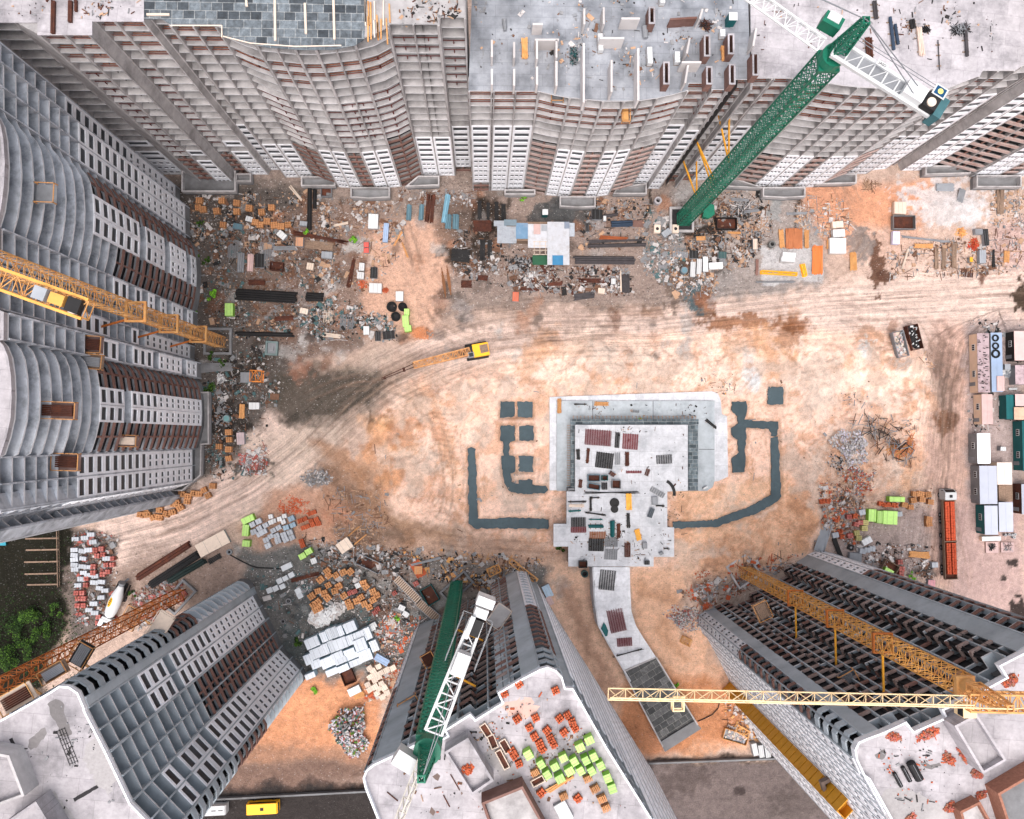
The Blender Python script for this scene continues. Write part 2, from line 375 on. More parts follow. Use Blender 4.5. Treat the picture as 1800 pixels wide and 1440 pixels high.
# mud and wet stains, plus blurred shadows painted as dark spots
for a in [(1660,650,3.2,(110,84,70),.55,3,(1,2.4)),(1656,700,2.6,(90,78,70),.6,3,(1,2.5)),(1655,742,2.4,(110,70,44),.85,1.5,(1,1)),(1672,738,1.6,(100,66,48),.8,1,(1,1)),
          (1385,590,4,(176,122,84),.7,3,(1,1.1)),(1290,566,2.2,(150,96,60),.85,1,(4,.7)),(1395,572,2,(140,86,52),.8,1,(2,.8)),(1238,548,2.0,(118,82,60),.9,1,(1,1.2)),
          (1195,500,3.6,(122,104,94),.9,.8,(1,1.4)),(1225,520,2.8,(84,100,104),.95,.6,(1,1.1)),(1240,530,2.2,(150,96,66),.8,1,(1,1)),
          (1540,462,1.8,(104,72,56),.95,.5,(.8,3)),(1553,486,1.5,(96,66,52),.95,.5,(1.6,.8)),(1512,432,3,(136,124,118),.9,1,(1,1.3)),
          (1727,480,1.0,(104,66,50),.9,.5,(1,1.8)),(1796,520,2.2,(58,42,28),.95,.8,(1,1.6)),(1525,590,2.6,(176,128,96),.6,2,(1,1)),(970,605,2.6,(190,140,104),.5,2,(1,1)),
          (1110,548,2,(140,110,92),.5,1.5,(2,.6)),(1150,550,1.6,(130,96,74),.6,1,(1.4,.7)),(955,560,5,(150,126,112),.45,3,(3,.7)),
          (1570,590,1.6,(150,100,70),.6,1,(1,2)),(1310,600,3,(206,150,112),.6,3,(1.6,1)),(1480,885,1.9,(72,66,64),.95,.7,(1.3,.8)),
          (1779,988,1.0,(52,44,42),.95,.4,(1.3,.9)),(1765,1014,.8,(52,44,42),.95,.4,(1,1.2)),(1790,1075,2.2,(44,36,34),.95,.5,(1,1.3)),(1760,1092,.8,(50,42,40),.95,.4,(1,1)),
          (1620,1005,1.6,(92,84,80),.8,1,(2,.6)),(560,842,2.2,(150,140,134),.9,.8,(1,1)),(528,740,1.6,(70,64,58),.7,1.5,(2,1)),(442,822,2,(84,82,78),.95,.6,(2.0,.9)),
          (455,816,1.6,(150,84,66),.6,1,(1,1)),(600,905,2.4,(190,120,90),.35,2.5,(1.4,1)),(600,560,2,(184,130,100),.4,2,(1,1)),(530,650,2.0,(176,120,96),.5,2,(1,1)),
          (735,586,1.8,(196,128,88),.9,.7,(1.6,.6)),(1660,352,6,(210,200,198),.85,2,(1.6,.8)),(1690,375,4,(216,208,206),.8,2,(1.4,.7)),(1640,378,3,(206,194,190),.8,2,(1.5,.7)),
          (1770,1350,2,(70,60,56),.7,1,(1,1)),(1200,1370,3,(84,72,68),.6,2,(2,1)),(1400,1410,3,(84,74,70),.5,2,(2,1)),(1300,1390,1,(60,50,48),.8,.6,(1,1)),
          (1520,610,2.2,(214,206,200),.95,.5,(1,.9)),(1575,640,2,(150,138,130),.7,1,(2,.6)),(1310,650,1.4,(216,214,212),.7,1,(1,3)),(1325,672,1.4,(226,226,226),.8,.8,(1,1.4)),
          (676,742,1.9,(240,190,146),.9,.6,(1,1)),(700,770,4,(176,112,66),.75,1.5,(1,1.1)),(652,742,1.4,(60,42,30),.9,.8,(.6,1.3)),(715,640,3,(190,160,144),.5,2,(1.4,1)),(450,640,2.5,(60,48,40),.7,1.5,(1,1)),(408,652,2,(44,40,36),.8,1.5,(1,2)),(395,735,4,(42,38,35),.8,2,(1.5,1)),
          (1215,470,3.2,(60,50,44),.7,1.5,(1.6,.7)),(1205,405,3,(64,52,44),.8,1.5,(2,.6)),(1260,430,2,(56,46,40),.8,1.2,(.8,3)),(1285,375,2.4,(44,40,38),.9,1,(1.8,.7)),
          (810,455,3,(48,40,34),.85,1.5,(1.5,1)),(850,420,2,(44,36,30),.85,1.2,(1,2.6)),(880,380,2,(44,36,30),.8,1.2,(1,2)),(840,375,2,(44,36,30),.8,1.2,(.6,2)),(855,370,2,(44,36,30),.8,1.2,(.6,2)),(1010,378,4,(74,74,74),.85,1,(1.6,.8)),  # narrow dark spots left of the shed paint blurred shadow into the soil
          (520,1140,4,(84,92,92),.7,2,(1,1)),(560,1060,4,(80,86,88),.7,2,(1.5,1)),(690,1020,3,(120,100,88),.7,2,(1,1))]:
    u,v,r,c,am,fe,st=a; spot(u,v,r,c,am,fe,st)
_rs=random.Random(3)
for i in range(150):   # scattered darker and redder patches
    u=_rs.uniform(330,1250); v=_rs.uniform(330,640)
    spot(u,v,_rs.uniform(.4,1.6),_rs.choice([(70,60,54),(120,84,66),(170,120,92),(186,180,176),(60,58,58),(160,150,146)]),_rs.uniform(.4,.8),1,(_rs.uniform(.7,2),1),_rs.uniform(0,3))
for i in range(70):
    u=_rs.uniform(400,1000); v=_rs.uniform(960,1160)
    spot(u,v,_rs.uniform(.4,1.5),_rs.choice([(60,60,60),(150,150,148),(130,96,80),(70,80,82)]),_rs.uniform(.4,.8),1,(_rs.uniform(.7,2),1),_rs.uniform(0,3))
for i in range(60):
    u=_rs.uniform(660,1640); v=_rs.uniform(600,960)
    spot(u,v,_rs.uniform(.6,2.6),_rs.choice([(224,170,130),(214,160,122),(252,224,204),(232,206,190),(206,176,158)]),_rs.uniform(.3,.6),2,(_rs.uniform(.7,3),1),_rs.uniform(0,3))
for q_,w_ in (([(1202,408),(1232,410),(1262,402)],1.7),([(1268,378),(1262,415),(1258,445)],1.5),([(1282,378),(1310,378)],2.0),([(1250,405),(1262,380)],1.2),([(1405,335),(1408,400)],.7),([(1139,320),(1138,400)],.7),([(1140,330),(1135,395)],.5)):
    strokep(q_,w_,(46,40,36),.5,.92)
paint([(1335,436),(1442,430),(1446,492),(1335,494)],(196,192,192),.4,.8,.3)
paint([(1355,348),(1375,348),(1375,396),(1355,396)],(150,148,146),.3,.9,.2)
paint([(945,352),(1012,352),(1012,392),(930,392)],(84,84,84),.5,.85,.4)
for pts_,w_,c_ in (([(585,830),(610,870),(640,900),(630,950)],3,(136,104,84)),([(640,830),(655,880),(690,930),(720,950)],4,(150,112,86)),([(600,930),(650,950),(700,940)],3,(120,98,84)),([(690,915),(740,930),(790,950)],2.5,(170,134,108)),([(560,780),(600,800),(640,850)],3,(168,126,98)),([(1130,1035),(1180,1060),(1160,1110),(1200,1150)],2,(196,148,116)),([(1250,985),(1215,1025),(1195,1060),(1185,1090)],.8,(110,88,76)),([(1395,880),(1420,920),(1400,960)],3,(206,152,116)),([(1000,1040),(1020,1100),(1050,1170),(1080,1230)],3,(176,138,116))):
    strokep(pts_,w_,c_,2,.8,brk=.45)
# relief
sandm=np.clip(.5-poly_sd(WX,WY,W([(690,690),(860,650),(1000,610),(1560,590),(1640,660),(1630,830),(1440,940),(1300,1010),(820,960),(660,860)]))/6,0,1)
HGT+=sandm*(fbm(GX*.12,GY*.12,5)-.5)*3.2+sandm*(fbm(GX*.5,GY*.5,6)-.5)*1.3
_f=fbm(GX*.085+3,GY*.085,71,5)+.12*(fbm(GX*.6,GY*.6,72)-.5)
for lev in (.40,.47,.53,.60):      # little scarps where the sand was cut or has slipped
    HGT+=sandm*.45/(1+np.exp(-np.clip((_f-lev)/.006,-30,30)))
    ed=np.exp(-((_f-lev)/.009)**2)*sandm*.55; cc=np.array(lin((206,150,116))); COL[:]=COL*(1-ed[...,None])+cc*ed[...,None]
_g=fbm(GX*.33,GY*.33,81,5); ed=np.clip((_g-.56)*7,0,.6)*sandm; cc=np.array(lin((212,158,124))); COL[:]=COL*(1-ed[...,None])+cc*ed[...,None]
_g=fbm(GX*.2,GY*.2,83,5); ed=np.clip((_g-.55)*7,0,.7)*sandm; cc=np.array(lin((208,184,168))); COL[:]=COL*(1-ed[...,None])+cc*ed[...,None]
HGT+=(.25+SPK*.5)*(fbm(GX*.6,GY*.6,8,3)-.5)*.9
for a in [(676,742,2.4,2.6),(690,765,4,-1.2),(675,720,3,1.9),(700,830,4,1.6),(745,700,4,1.2,(2,1)),(1050,615,5,1.3,(2,1)),(1385,600,4,1.3),(1200,640,7,1.2,(2,.7)),(1600,690,8,2.6,(1,1.4)),(1510,615,2,.9),
          (970,605,3,1.1),(600,880,5,1.6,(1,1.6)),(640,950,4,1.2),(1400,900,6,1.4,(1,1.4)),(1225,1040,5,1.2),(1290,970,5,1.4,(1.6,1)),(560,860,2.2,1.6),(1500,790,4,1.4),(615,1285,4,1.6),
          (1655,365,5,1.0,(2,.8)),(1515,430,3,1.4,(1,1.2)),(1180,1250,6,-2.2,(1.4,.8)),(1190,500,3,-.3),(1100,1280,5,-1.5),(530,650,4,.8),(1560,720,6,1.2),(1440,660,6,1)]:
    mound(*a)
ripple(785,770,8,(.6,1.5),.15,1.15,.26); ripple(768,875,6,(.9,1.6),1.57,1.2,.2); ripple(1490,700,6,(2,.7),1.5,1.2,.24); ripple(1300,600,3,(1,1),.8,1.1,.2); ripple(840,722,3,(1,1),0,1.1,.2); ripple(1400,745,5,(1.6,.8),.1,1.2,.16)
# keep the ground flat where things stand
for poly in [[(965,680),(1290,680),(1290,870),(1200,1000),(960,1000)],[(1030,990),(1115,990),(1130,1100),(1240,1280),(1170,1320),(1060,1130)],
             [(870,700),(945,700),(975,870),(960,940),(815,940),(815,780),(870,780)],[(1275,700),(1385,680),(1390,880),(1280,930),(1180,930),(1180,905),(1275,880)],[(1690,560),(1800,560),(1800,960),(1700,960)]]:
    m=np.clip(1-poly_sd(GX,GY,W(poly))/3,0,1); HGT*=(1-m)
mouth=np.clip(1-np.hypot(GX-10,GY+10)/260,0,1); HGT*=(mouth>0)
FOOTS=[[(879,706),(905,706),(905,734),(879,734)],[(910,706),(936,706),(936,734),(910,734)],[(911,748),(938,748),(938,775),(911,775)],[(911,802),(937,802),(937,830),(911,830)],
 [(880,748),(905,748),(905,775),(896,777),(895,800),(906,803),(906,830),(897,832),(900,848),(912,850),(912,843),(936,843),(937,853),(958,854),(964,862),(957,868),(938,866),(936,869),(911,868),(896,864),(886,850),(883,828),(881,803),(885,800),(884,777),(880,774)],
 [(822,788),(828,785),(836,789),(838,850),(840,912),(872,912),(900,910),(965,913),(965,930),(900,929),(832,929),(824,920),(823,850)],
 [(1350,680),(1377,680),(1377,711),(1350,711)],[(1287,706),(1312,706),(1313,725),(1308,738),(1355,741),(1368,740),(1368,765),(1355,768),(1352,754),(1312,752),(1312,770),(1309,790),(1311,806),(1310,830),(1288,831),(1286,806),(1298,796),(1297,775),(1286,765),(1286,752),(1297,745),(1296,732),(1286,722)],
 [(1354,770),(1368,767),(1370,800),(1373,872),(1366,882),(1330,903),(1262,926),(1183,930),(1183,917),(1254,915),(1320,890),(1355,870),(1356,820)]]
for f in FOOTS:      # the footings lie in trenches with a rim of spoil
    w=W(f); s=win(min(p[0] for p in w)-4,max(p[0] for p in w)+4,min(p[1] for p in w)-4,max(p[1] for p in w)+4)
    sd=poly_sd(GX[s],GY[s],w)+.5*(fbm(GX[s]*.8,GY[s]*.8,91)-.5)
    HGT[s]=np.where(sd<.1,-.45,HGT[s]+.4*np.exp(-((sd-.9)/.7)**2)*(.5+fbm(GX[s]*.7,GY[s]*.7,92)))
    ed=np.exp(-((sd-.2)/.35)**2)*.35; cc=np.array(lin((196,148,116))); COL[s]=COL[s]*(1-ed[...,None])+cc*ed[...,None]
_rt=random.Random(11)
BASE=[[(1790,505),(1560,520),(1300,555),(1100,570),(900,590),(760,625),(640,690),(560,770),(470,840),(360,905),(240,960)],[(1690,1000),(1665,860),(1668,700),(1690,590),(1790,530)],[(1500,545),(1620,560),(1660,640),(1662,820),(1600,880),(1480,900)],
      [(560,690),(640,660),(760,690),(800,800),(780,900),(700,930)],[(980,960),(820,950),(700,930),(600,830),(560,770)],[(700,360),(730,440),(740,520),(800,600),(960,590)],[(1480,330),(1520,420),(1480,500),(1380,540)],[(190,930),(260,960),(330,930),(440,850)]]
for i in range(30):
    b_=BASE[i%len(BASE)]; ox,oy=_rt.uniform(-14,14),_rt.uniform(-22,22)
    pts=[(u+ox+_rt.uniform(-9,9),v+oy+_rt.uniform(-8,8)) for u,v in b_]
    # smooth the path
    for _ in range(2): pts=[pts[0]]+[q for a,b in zip(pts,pts[1:]) for q in ((a[0]*.75+b[0]*.25,a[1]*.75+b[1]*.25),(a[0]*.25+b[0]*.75,a[1]*.25+b[1]*.75))]+[pts[-1]]
    w=W(pts); s=win(min(p[0] for p in w)-3,max(p[0] for p in w)+3,min(p[1] for p in w)-3,max(p[1] for p in w)+3)
    d_,al_,sg_=line_sd(GX[s],GY[s],w); g_=np.clip((fbm(GX[s]*.15,GY[s]*.15,200+i)-.42)*6,0,1)
    r_=(np.exp(-((np.abs(sg_*np.sign(sg_)*1.0)-.95)/.24)**2)*(d_<2.2))*g_
    HGT[s]=HGT[s]-.16*r_; cc=np.array(lin(_rt.choice([(150,124,108),(168,138,120),(140,112,96)]))); m_=r_*_rt.uniform(.25,.5); COL[s]=COL[s]*(1-m_[...,None])+cc*m_[...,None]
# tyre tracks: coordinates that follow the road
RD=[(1900,520),(1640,535),(1400,548),(1150,575),(950,580),(850,592),(760,625),(680,665),(600,725),(520,800),(440,860),(330,915),(200,950)]
_d,_al,_sg=line_sd(GX,GY,W(RD)); 
RD2=[(1900,500),(1760,540),(1685,600),(1665,700),(1660,820),(1640,960),(1620,1100)]
_d2,_al2,_sg2=line_sd(GX,GY,W(RD2))
use2=_d2+2<_d
TU=np.where(use2,_sg2+200,_sg); TV=np.where(use2,_al2,_al)
TRK=np.clip(1.2-np.minimum(_d,_d2)/9.0,0,1)
COL[...,1]=np.clip(COL[...,1]*1.03,0,.9); COL[...,2]=np.clip(COL[...,2]*1.05,0,.85)
nx,ny=len(xs),len(ys)
me=bpy.data.meshes.new('ground')
idx=np.arange(nx*ny).reshape(ny,nx)
q=np.stack([idx[:-1,:-1],idx[:-1,1:],idx[1:,1:],idx[1:,:-1]],-1).reshape(-1,4)
co=np.stack([GX,GY,HGT],-1).reshape(-1,3).astype(np.float32)
me.vertices.add(nx*ny); me.vertices.foreach_set('co',co.ravel())
me.loops.add(q.size); me.loops.foreach_set('vertex_index',q.ravel().astype(np.int32))
me.polygons.add(len(q)); me.polygons.foreach_set('loop_start',np.arange(0,q.size,4,dtype=np.int32)); me.polygons.foreach_set('loop_total',np.full(len(q),4,dtype=np.int32))
me.polygons.foreach_set('use_smooth',np.ones(len(q),dtype=bool)); me.update()
ca=me.color_attributes.new('soil','FLOAT_COLOR','POINT')
rgba=np.concatenate([COL.reshape(-1,3),SPK.reshape(-1,1)],1).astype(np.float32); ca.data.foreach_set('color',rgba.ravel())
ta=me.attributes.new('track','FLOAT_VECTOR','POINT'); ta.data.foreach_set('vector',np.stack([TU,TV,TRK],-1).reshape(-1,3).astype(np.float32).ravel())
ground=bpy.data.objects.new('ground',me); scene.collection.objects.link(ground); struct(ground); ground['label']='pale sandy earth of the building site with tyre tracks and mud'
def ground_mat():
    m=bpy.data.materials.new('soil'); m.use_nodes=True; nt=m.node_tree; N=nt.nodes; L=nt.links
    b=N['Principled BSDF']; b.inputs['Roughness'].default_value=.95; b.inputs['Specular IOR Level'].default_value=.15
    at=N.new('ShaderNodeAttribute'); at.attribute_name='soil'; tr=N.new('ShaderNodeAttribute'); tr.attribute_name='track'
    geo=N.new('ShaderNodeNewGeometry')
    def noise(sc,det=8,ro=.65,vec=None):
        n=N.new('ShaderNodeTexNoise'); n.inputs['Scale'].default_value=sc; n.inputs['Detail'].default_value=det; n.inputs['Roughness'].default_value=ro
        L.new(vec or geo.outputs['Position'],n.inputs['Vector']); return n.outputs[0]
    def mr(src,a,b_,c,d):
        x=N.new('ShaderNodeMapRange'); L.new(src,x.inputs[0])
        for i,q_ in enumerate((a,b_,c,d)): x.inputs[1+i].default_value=q_
        return x.outputs[0]
    def mul(a,b_):
        x=N.new('ShaderNodeMath'); x.operation='MULTIPLY'; L.new(a,x.inputs[0])
        if hasattr(b_,'links'): L.new(b_,x.inputs[1])
        else: x.inputs[1].default_value=b_
        return x.outputs[0]
    def val(col,v):
        h=N.new('ShaderNodeHueSaturation'); L.new(col,h.inputs['Color']); L.new(v,h.inputs['Value']); return h.outputs[0]
    def mix(f,a,rgb):
        x=N.new('ShaderNodeMixRGB'); L.new(f,x.inputs[0]); L.new(a,x.inputs[1]); x.inputs[2].default_value=lin(rgb)+(1,); return x.outputs[0]
    c=at.outputs['Color']
    n_big=noise(.12,10,.6); n_mid=noise(.7,8,.7); n_fine=noise(4,6,.8)
    c=val(c,mr(n_big,.3,.7,.86,1.12)); c=val(c,mr(n_mid,.3,.7,.74,1.22)); c=val(c,mr(n_fine,.28,.72,.66,1.32))
    # litter: voronoi chips, more where the soil is marked as littered
    for sc,th,rgb,k in ((1.3,.11,(226,222,220),.9),(2.1,.12,(200,190,184),.9),(1.0,.13,(46,42,40),.8),(1.7,.12,(110,74,56),.8),(.8,.10,(70,72,74),.7)):
        v=N.new('ShaderNodeTexVoronoi'); v.inputs['Scale'].default_value=sc
        mp=N.new('ShaderNodeMapping'); mp.inputs['Location'].default_value=(sc*13,sc*7,0); mp.inputs['Rotation'].default_value=(0,0,sc); mp.inputs['Scale'].default_value=(1,1.6,0.001)
        L.new(geo.outputs['Position'],mp.inputs[0]); L.new(mp.outputs[0],v.inputs['Vector'])
        f=mr(v.outputs['Distance'],th*1.0,th*1.9,1,0)
        gate=mr(noise(.5*sc,2,.5),.42,.58,0,1)
        f=mul(mul(mul(f,gate),at.outputs['Alpha']),k); c=mix(f,c,rgb)
    # tyre tracks
    sp=N.new('ShaderNodeSeparateXYZ'); L.new(tr.outputs['Vector'],sp.inputs[0])
    mp=N.new('ShaderNodeMapping'); mp.inputs['Scale'].default_value=(1.5,.035,.0); L.new(tr.outputs['Vector'],mp.inputs[0])
    st=noise(1.0,6,.6,mp.outputs[0]); stv=mr(st,.36,.64,.62,1.24)
    x=N.new('ShaderNodeMixRGB'); x.blend_type='MULTIPLY'; L.new(mul(sp.outputs['Z'],.8),x.inputs[0]); L.new(c,x.inputs[1]); L.new(stv,x.inputs[2]); c=x.outputs[0]
    L.new(c,b.inputs['Base Color'])
    bp=N.new('ShaderNodeBump'); bp.inputs['Strength'].default_value=.9; bp.inputs['Distance'].default_value=.7
    ad=N.new('ShaderNodeMath'); ad.operation='ADD'; ad2=N.new('ShaderNodeMath'); ad2.operation='MULTIPLY_ADD'; L.new(n_fine,ad2.inputs[0]); ad2.inputs[1].default_value=.35; L.new(n_mid,ad2.inputs[2]); L.new(ad2.outputs[0],ad.inputs[0]); L.new(mul(st,sp.outputs['Z']),ad.inputs[1]); L.new(ad.outputs[0],bp.inputs['Height'])
    L.new(bp.outputs[0],b.inputs['Normal'])
    return m
me.materials.append(ground_mat())
def gz(x,y):
    i=int(np.clip(np.searchsorted(xs,x)-1,0,nx-2)); j=int(np.clip(np.searchsorted(ys,y)-1,0,ny-2))
    return float(max(HGT[j,i],HGT[j,i+1],HGT[j+1,i],HGT[j+1,i+1]))
def PG(u,v):
    p=P(u,v,0); z=gz(p.x,p.y); return P(u,v,z)
# ------------------------------------------------------------------ apartment blocks
HF = 0.0161*HC      # storey height
mat('edge_board',(176,112,84),var=.35,scale=3,dirt=(128,74,60),dscale=1,damt=.7)
def side_in(a,b):   # unit vector pointing into the building, left of a->b
    d=(b-a).normalized(); return Vector((-d.y,d.x,0))
class Block:
    def __init__(s,name,label,N,segs,back,zref=0,parapet=None,slabmat=None,topmat=None,fin=2.3,lmat=None,split=7,sm=3,first=0):
        s.N=N; s.H=N*HF
        root=thing(name,label,'building',loc=(0,0,0)); s.root=root
        conc=slabmat or M_CONC; zr=zref*HF
        chain=[]; S=[]
        for sg in segs:
            pts=[P(u,v,zr) for u,v in sg[0]]; pts=[Vector((p.x,p.y,0)) for p in pts]
            S.append((pts,sg[1],sg[2] if len(sg)>2 else 1))
            for p in pts:
                if not chain or (p-chain[-1]).length>.15: chain.append(p)
        cen=sum(chain,Vector())/len(chain); root.location=(cen.x,cen.y,0); s.cen=Vector((cen.x,cen.y,0)); s.chain=chain
        bk=[Vector((p.x,p.y,0)) for p in (P(u,v,s.H) for u,v in back)]
        poly=chain+bk; s.poly=poly
        def fin_(mb,nm,m=None):
            o=mb.build(nm,m,root); o.location=(-cen.x,-cen.y,0); return o
        s.fin_=fin_
        for k in range(1,N+1):
            mb=MB(); mb.use(conc if k<N else (topmat or conc)).prism(poly,k*HF-.3,k*HF); mb.use(M_EDGE); mb.m=mb.m[:2]+[mb.k]*(len(mb.m)-2)
            fin_(mb,'floor_slab' if k<N else 'roof_slab')
        if parapet:
            pm,ph,pt=parapet
            mb=MB(); loop=[p+side_in(chain[max(0,i-1)],chain[min(len(chain)-1,i+1)])*pt*.5 for i,p in enumerate(chain)]+bk
            mb.wallbar(loop,s.H+.002,s.H+ph,pt,closed=True); fin_(mb,'roof_parapet',pm)
        # recessed inner wall
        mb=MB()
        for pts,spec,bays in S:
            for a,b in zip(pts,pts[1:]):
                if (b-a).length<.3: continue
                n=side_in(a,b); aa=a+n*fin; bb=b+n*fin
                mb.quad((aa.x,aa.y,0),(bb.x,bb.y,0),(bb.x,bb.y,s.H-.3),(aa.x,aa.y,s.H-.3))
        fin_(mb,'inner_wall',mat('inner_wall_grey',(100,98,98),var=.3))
        wins=[]
        def typ(spec,k):
            t='O'
            for lo,hi,c in spec:
                if lo<=k<=hi: t=c
            return t
        for pts,spec,bays in S:
            n0=side_in(pts[0],pts[-1]); L=[(b-a).length for a,b in zip(pts,pts[1:])]; LT=sum(L)
            def at(t):
                d=t*LT
                for (a,b),l in zip(zip(pts,pts[1:]),L):
                    if d<=l+1e-6: return a+(b-a)*(d/l), side_in(a,b)
                    d-=l
                return pts[-1], side_in(pts[-2],pts[-1])
            solid=all(c=='S' for _,_,c in spec) and spec and spec[0][1]>=N-1
            if solid:
                for a,b in zip(pts,pts[1:]):
                    n=side_in(a,b); c=(a+b)/2+n*.1; d=b-a
                    mb=MB(); mb.box((c.x,c.y,s.H/2-.13),(d.length+.1,.34,s.H-.27),rz=math.atan2(d.y,d.x)); fin_(mb,'side_wall',conc if spec[0][2]=='S' else M_CONCD)
                continue
            # cross walls at the bay lines
            for i in (range(1,bays) if spec and spec[0][2]=='N' else range(bays+1) if len(pts)==2 or zref!=1 or N!=25 else ()):      # the bulges have none
                p,n=at(i/bays); p=p+n*(.25 if i==0 else .25)
                d=n; q=p+n*(fin-.35)
                if i==0: q=q+ (at(.01)[0]-at(0)[0]).normalized()*.12; p=p+(at(.01)[0]-at(0)[0]).normalized()*.12
                mb=MB(); c=(p+q)/2-n*.18; mb.box((c.x,c.y,s.H/2-.14),((q-p).length+.5,.22,s.H-.3),rz=math.atan2(d.y,d.x)); fin_(mb,'cross_wall',conc)
            pan=MB().use(M_PANEL); lg=MB(); rl=MB(); sw=MB(); wl=[]; prev=None
            for k in range(N+1):
                t=typ(spec,k) if k<N else None; z0=k*HF
                if t!=prev:      # a new run of storeys: close the strip built so far
                    if pan.v: fin_(pan,'facade_panel'); pan=MB().use(M_PANEL)
                    if lg.v: fin_(lg,'loggia' if prev in 'LKGN' else 'balcony_railing'); lg=MB()
                    if sw.v: fin_(sw,'plain_wall',M_CONCD); sw=MB()
                    prev=t
                if t is None: break
                if t=='W':
                    for i in range(bays):
                        a,_=at(i/bays); b,_=at((i+1)/bays); n=side_in(a,b); w=(b-a).length; x=(b-a)/w
                        o=a-n*.14
                        small = k<split
                        if k==0 and first=='door': small=True
                        if small: 
                            ww=.19 if sm==3 else .25; gp=.26 if sm==3 else .36; st=.5-gp*(sm-1)/2-ww/2
                            holes=[(st+gp*j,st+gp*j+ww) for j in range(sm)]; y0,y1=.3,.76
                        else: holes=[(.14,.86)]; y0,y1=.2,.82
                        e=.03; X=[e/w*1.2]+[h for hh in holes for h in hh]+[1-e/w*1.2]; Y=[z0+.03,z0+y0*HF,z0+y1*HF,z0+HF-.03]
                        def pt(fx,z,dp=0): q_=o+x*(fx*w)+n*dp; return (q_.x,q_.y,z)
                        for yi in range(3):
                            for xi in range(len(X)-1):
                                if yi==1 and xi%2==1: continue
                                pan.quad(pt(X[xi],Y[yi]),pt(X[xi+1],Y[yi]),pt(X[xi+1],Y[yi+1]),pt(X[xi],Y[yi+1]))
                        for h0,h1 in holes:
                            for (fa,za),(fb,zb) in (((h0,Y[1]),(h0,Y[2])),((h0,Y[2]),(h1,Y[2])),((h1,Y[2]),(h1,Y[1])),((h1,Y[1]),(h0,Y[1]))):
                                pan.quad(pt(fa,za),pt(fb,zb),pt(fb,zb,.22),pt(fa,za,.22))
                        # edges of the panel
                        for fa in (X[0],X[-1]): pan.quad(pt(fa,Y[0]),pt(fa,Y[-1]),pt(fa,Y[-1],.3),pt(fa,Y[0],.3))
                        pan.quad(pt(X[0],Y[-1]),pt(X[-1],Y[-1]),pt(X[-1],Y[-1],.16),pt(X[0],Y[-1],.16))
                        wb=MB()
                        for h0,h1 in holes:
                            wb.add([pt(h0-.002,Y[1],.2),pt(h1+.002,Y[1],.2),pt(h1+.002,Y[2],.2),pt(h0-.002,Y[2],.2),
                                    pt(h0,Y[1],.26),pt(h1,Y[1],.26),pt(h1,Y[2],.26),pt(h0,Y[2],.26)],[(0,1,2,3),(7,6,5,4),(0,4,5,1),(2,6,7,3)])
                        wins.append((z0*(1 if not small else .9),wb))
                elif t in 'LKG':
                    m={'L':M_BROWN,'K':M_PINK,'G':conc}[t]
                    for a,b in zip(pts,pts[1:]):
                        n=side_in(a,b); d=b-a; c=(a+b)/2
                        lg.use(m).box((c.x-n.x*.02,c.y-n.y*.02,z0+{'L':.34,'K':.45,'G':.6}[t]),(d.length+.06,.2,{'L':.68,'K':.9,'G':1.2}[t]),rz=math.atan2(d.y,d.x))
                        lg.use(M_LINT if t!='G' else conc).box((c.x+n.x*.25,c.y+n.y*.25,z0+HF-.36),(d.length,.12,.24),rz=math.atan2(d.y,d.x))
                        c2=c+n*.75; lg.use(M_DARK).box((c2.x,c2.y,z0+HF/2-.1),(d.length,.1,HF-.3),rz=math.atan2(d.y,d.x))  # dark back plane puts the shade of the loggia into colour
                    for f in ([.5] if LT<6 else [.33,.66] if LT<14 else [.2,.4,.6,.8]):
                        p,n=at(f); lg.use(M_BROWN if t!='G' else conc).box((p.x+n.x*.2,p.y+n.y*.2,z0+HF/2-.12),(.28,.28,HF-.26),rz=math.atan2(n.y,n.x))
                elif t=='N':
                    for a,b in zip(pts,pts[1:]):
                        n=side_in(a,b); d=b-a; f0,f1=rnd.choice([(0,1),(0,1),(0,.62),(.35,1),(.1,.9)]); m=rnd.choice([M_LINT,M_LINT,conc,M_BROWN])
                        a2=a+d*f0; b2=a+d*f1; c=(a2+b2)/2; m=rnd.choice([M_LINT,M_LINT,M_BROWN])
                        lg.use(m).box((c.x-n.x*.02,c.y-n.y*.02,z0+.28),((b2-a2).length+.04,.3,.56),rz=math.atan2(d.y,d.x))
                        c2=(a+b)/2+n*.42; lg.use(M_DARK).box((c2.x,c2.y,z0+HF/2-.1),(d.length,.1,HF-.3),rz=math.atan2(d.y,d.x))  # dark plane set close behind the edge, colouring in the shaded void
                elif t=='R':
                    for a,b in zip(pts,pts[1:]):
                        n=side_in(a,b); a2=a+n*.35; b2=b+n*.35
                        lg.use(M_RAIL).bar((a2.x,a2.y,z0+1.0),(b2.x,b2.y,z0+1.0),.1,.1)
                        m_=max(1,int((b-a).length/1.6))
                        for j in range(m_+1):
                            q_=a2.lerp(b2,j/m_); lg.use(M_RAIL).box((q_.x,q_.y,z0+.5),(.12,.12,1.0))
                elif t=='Y':
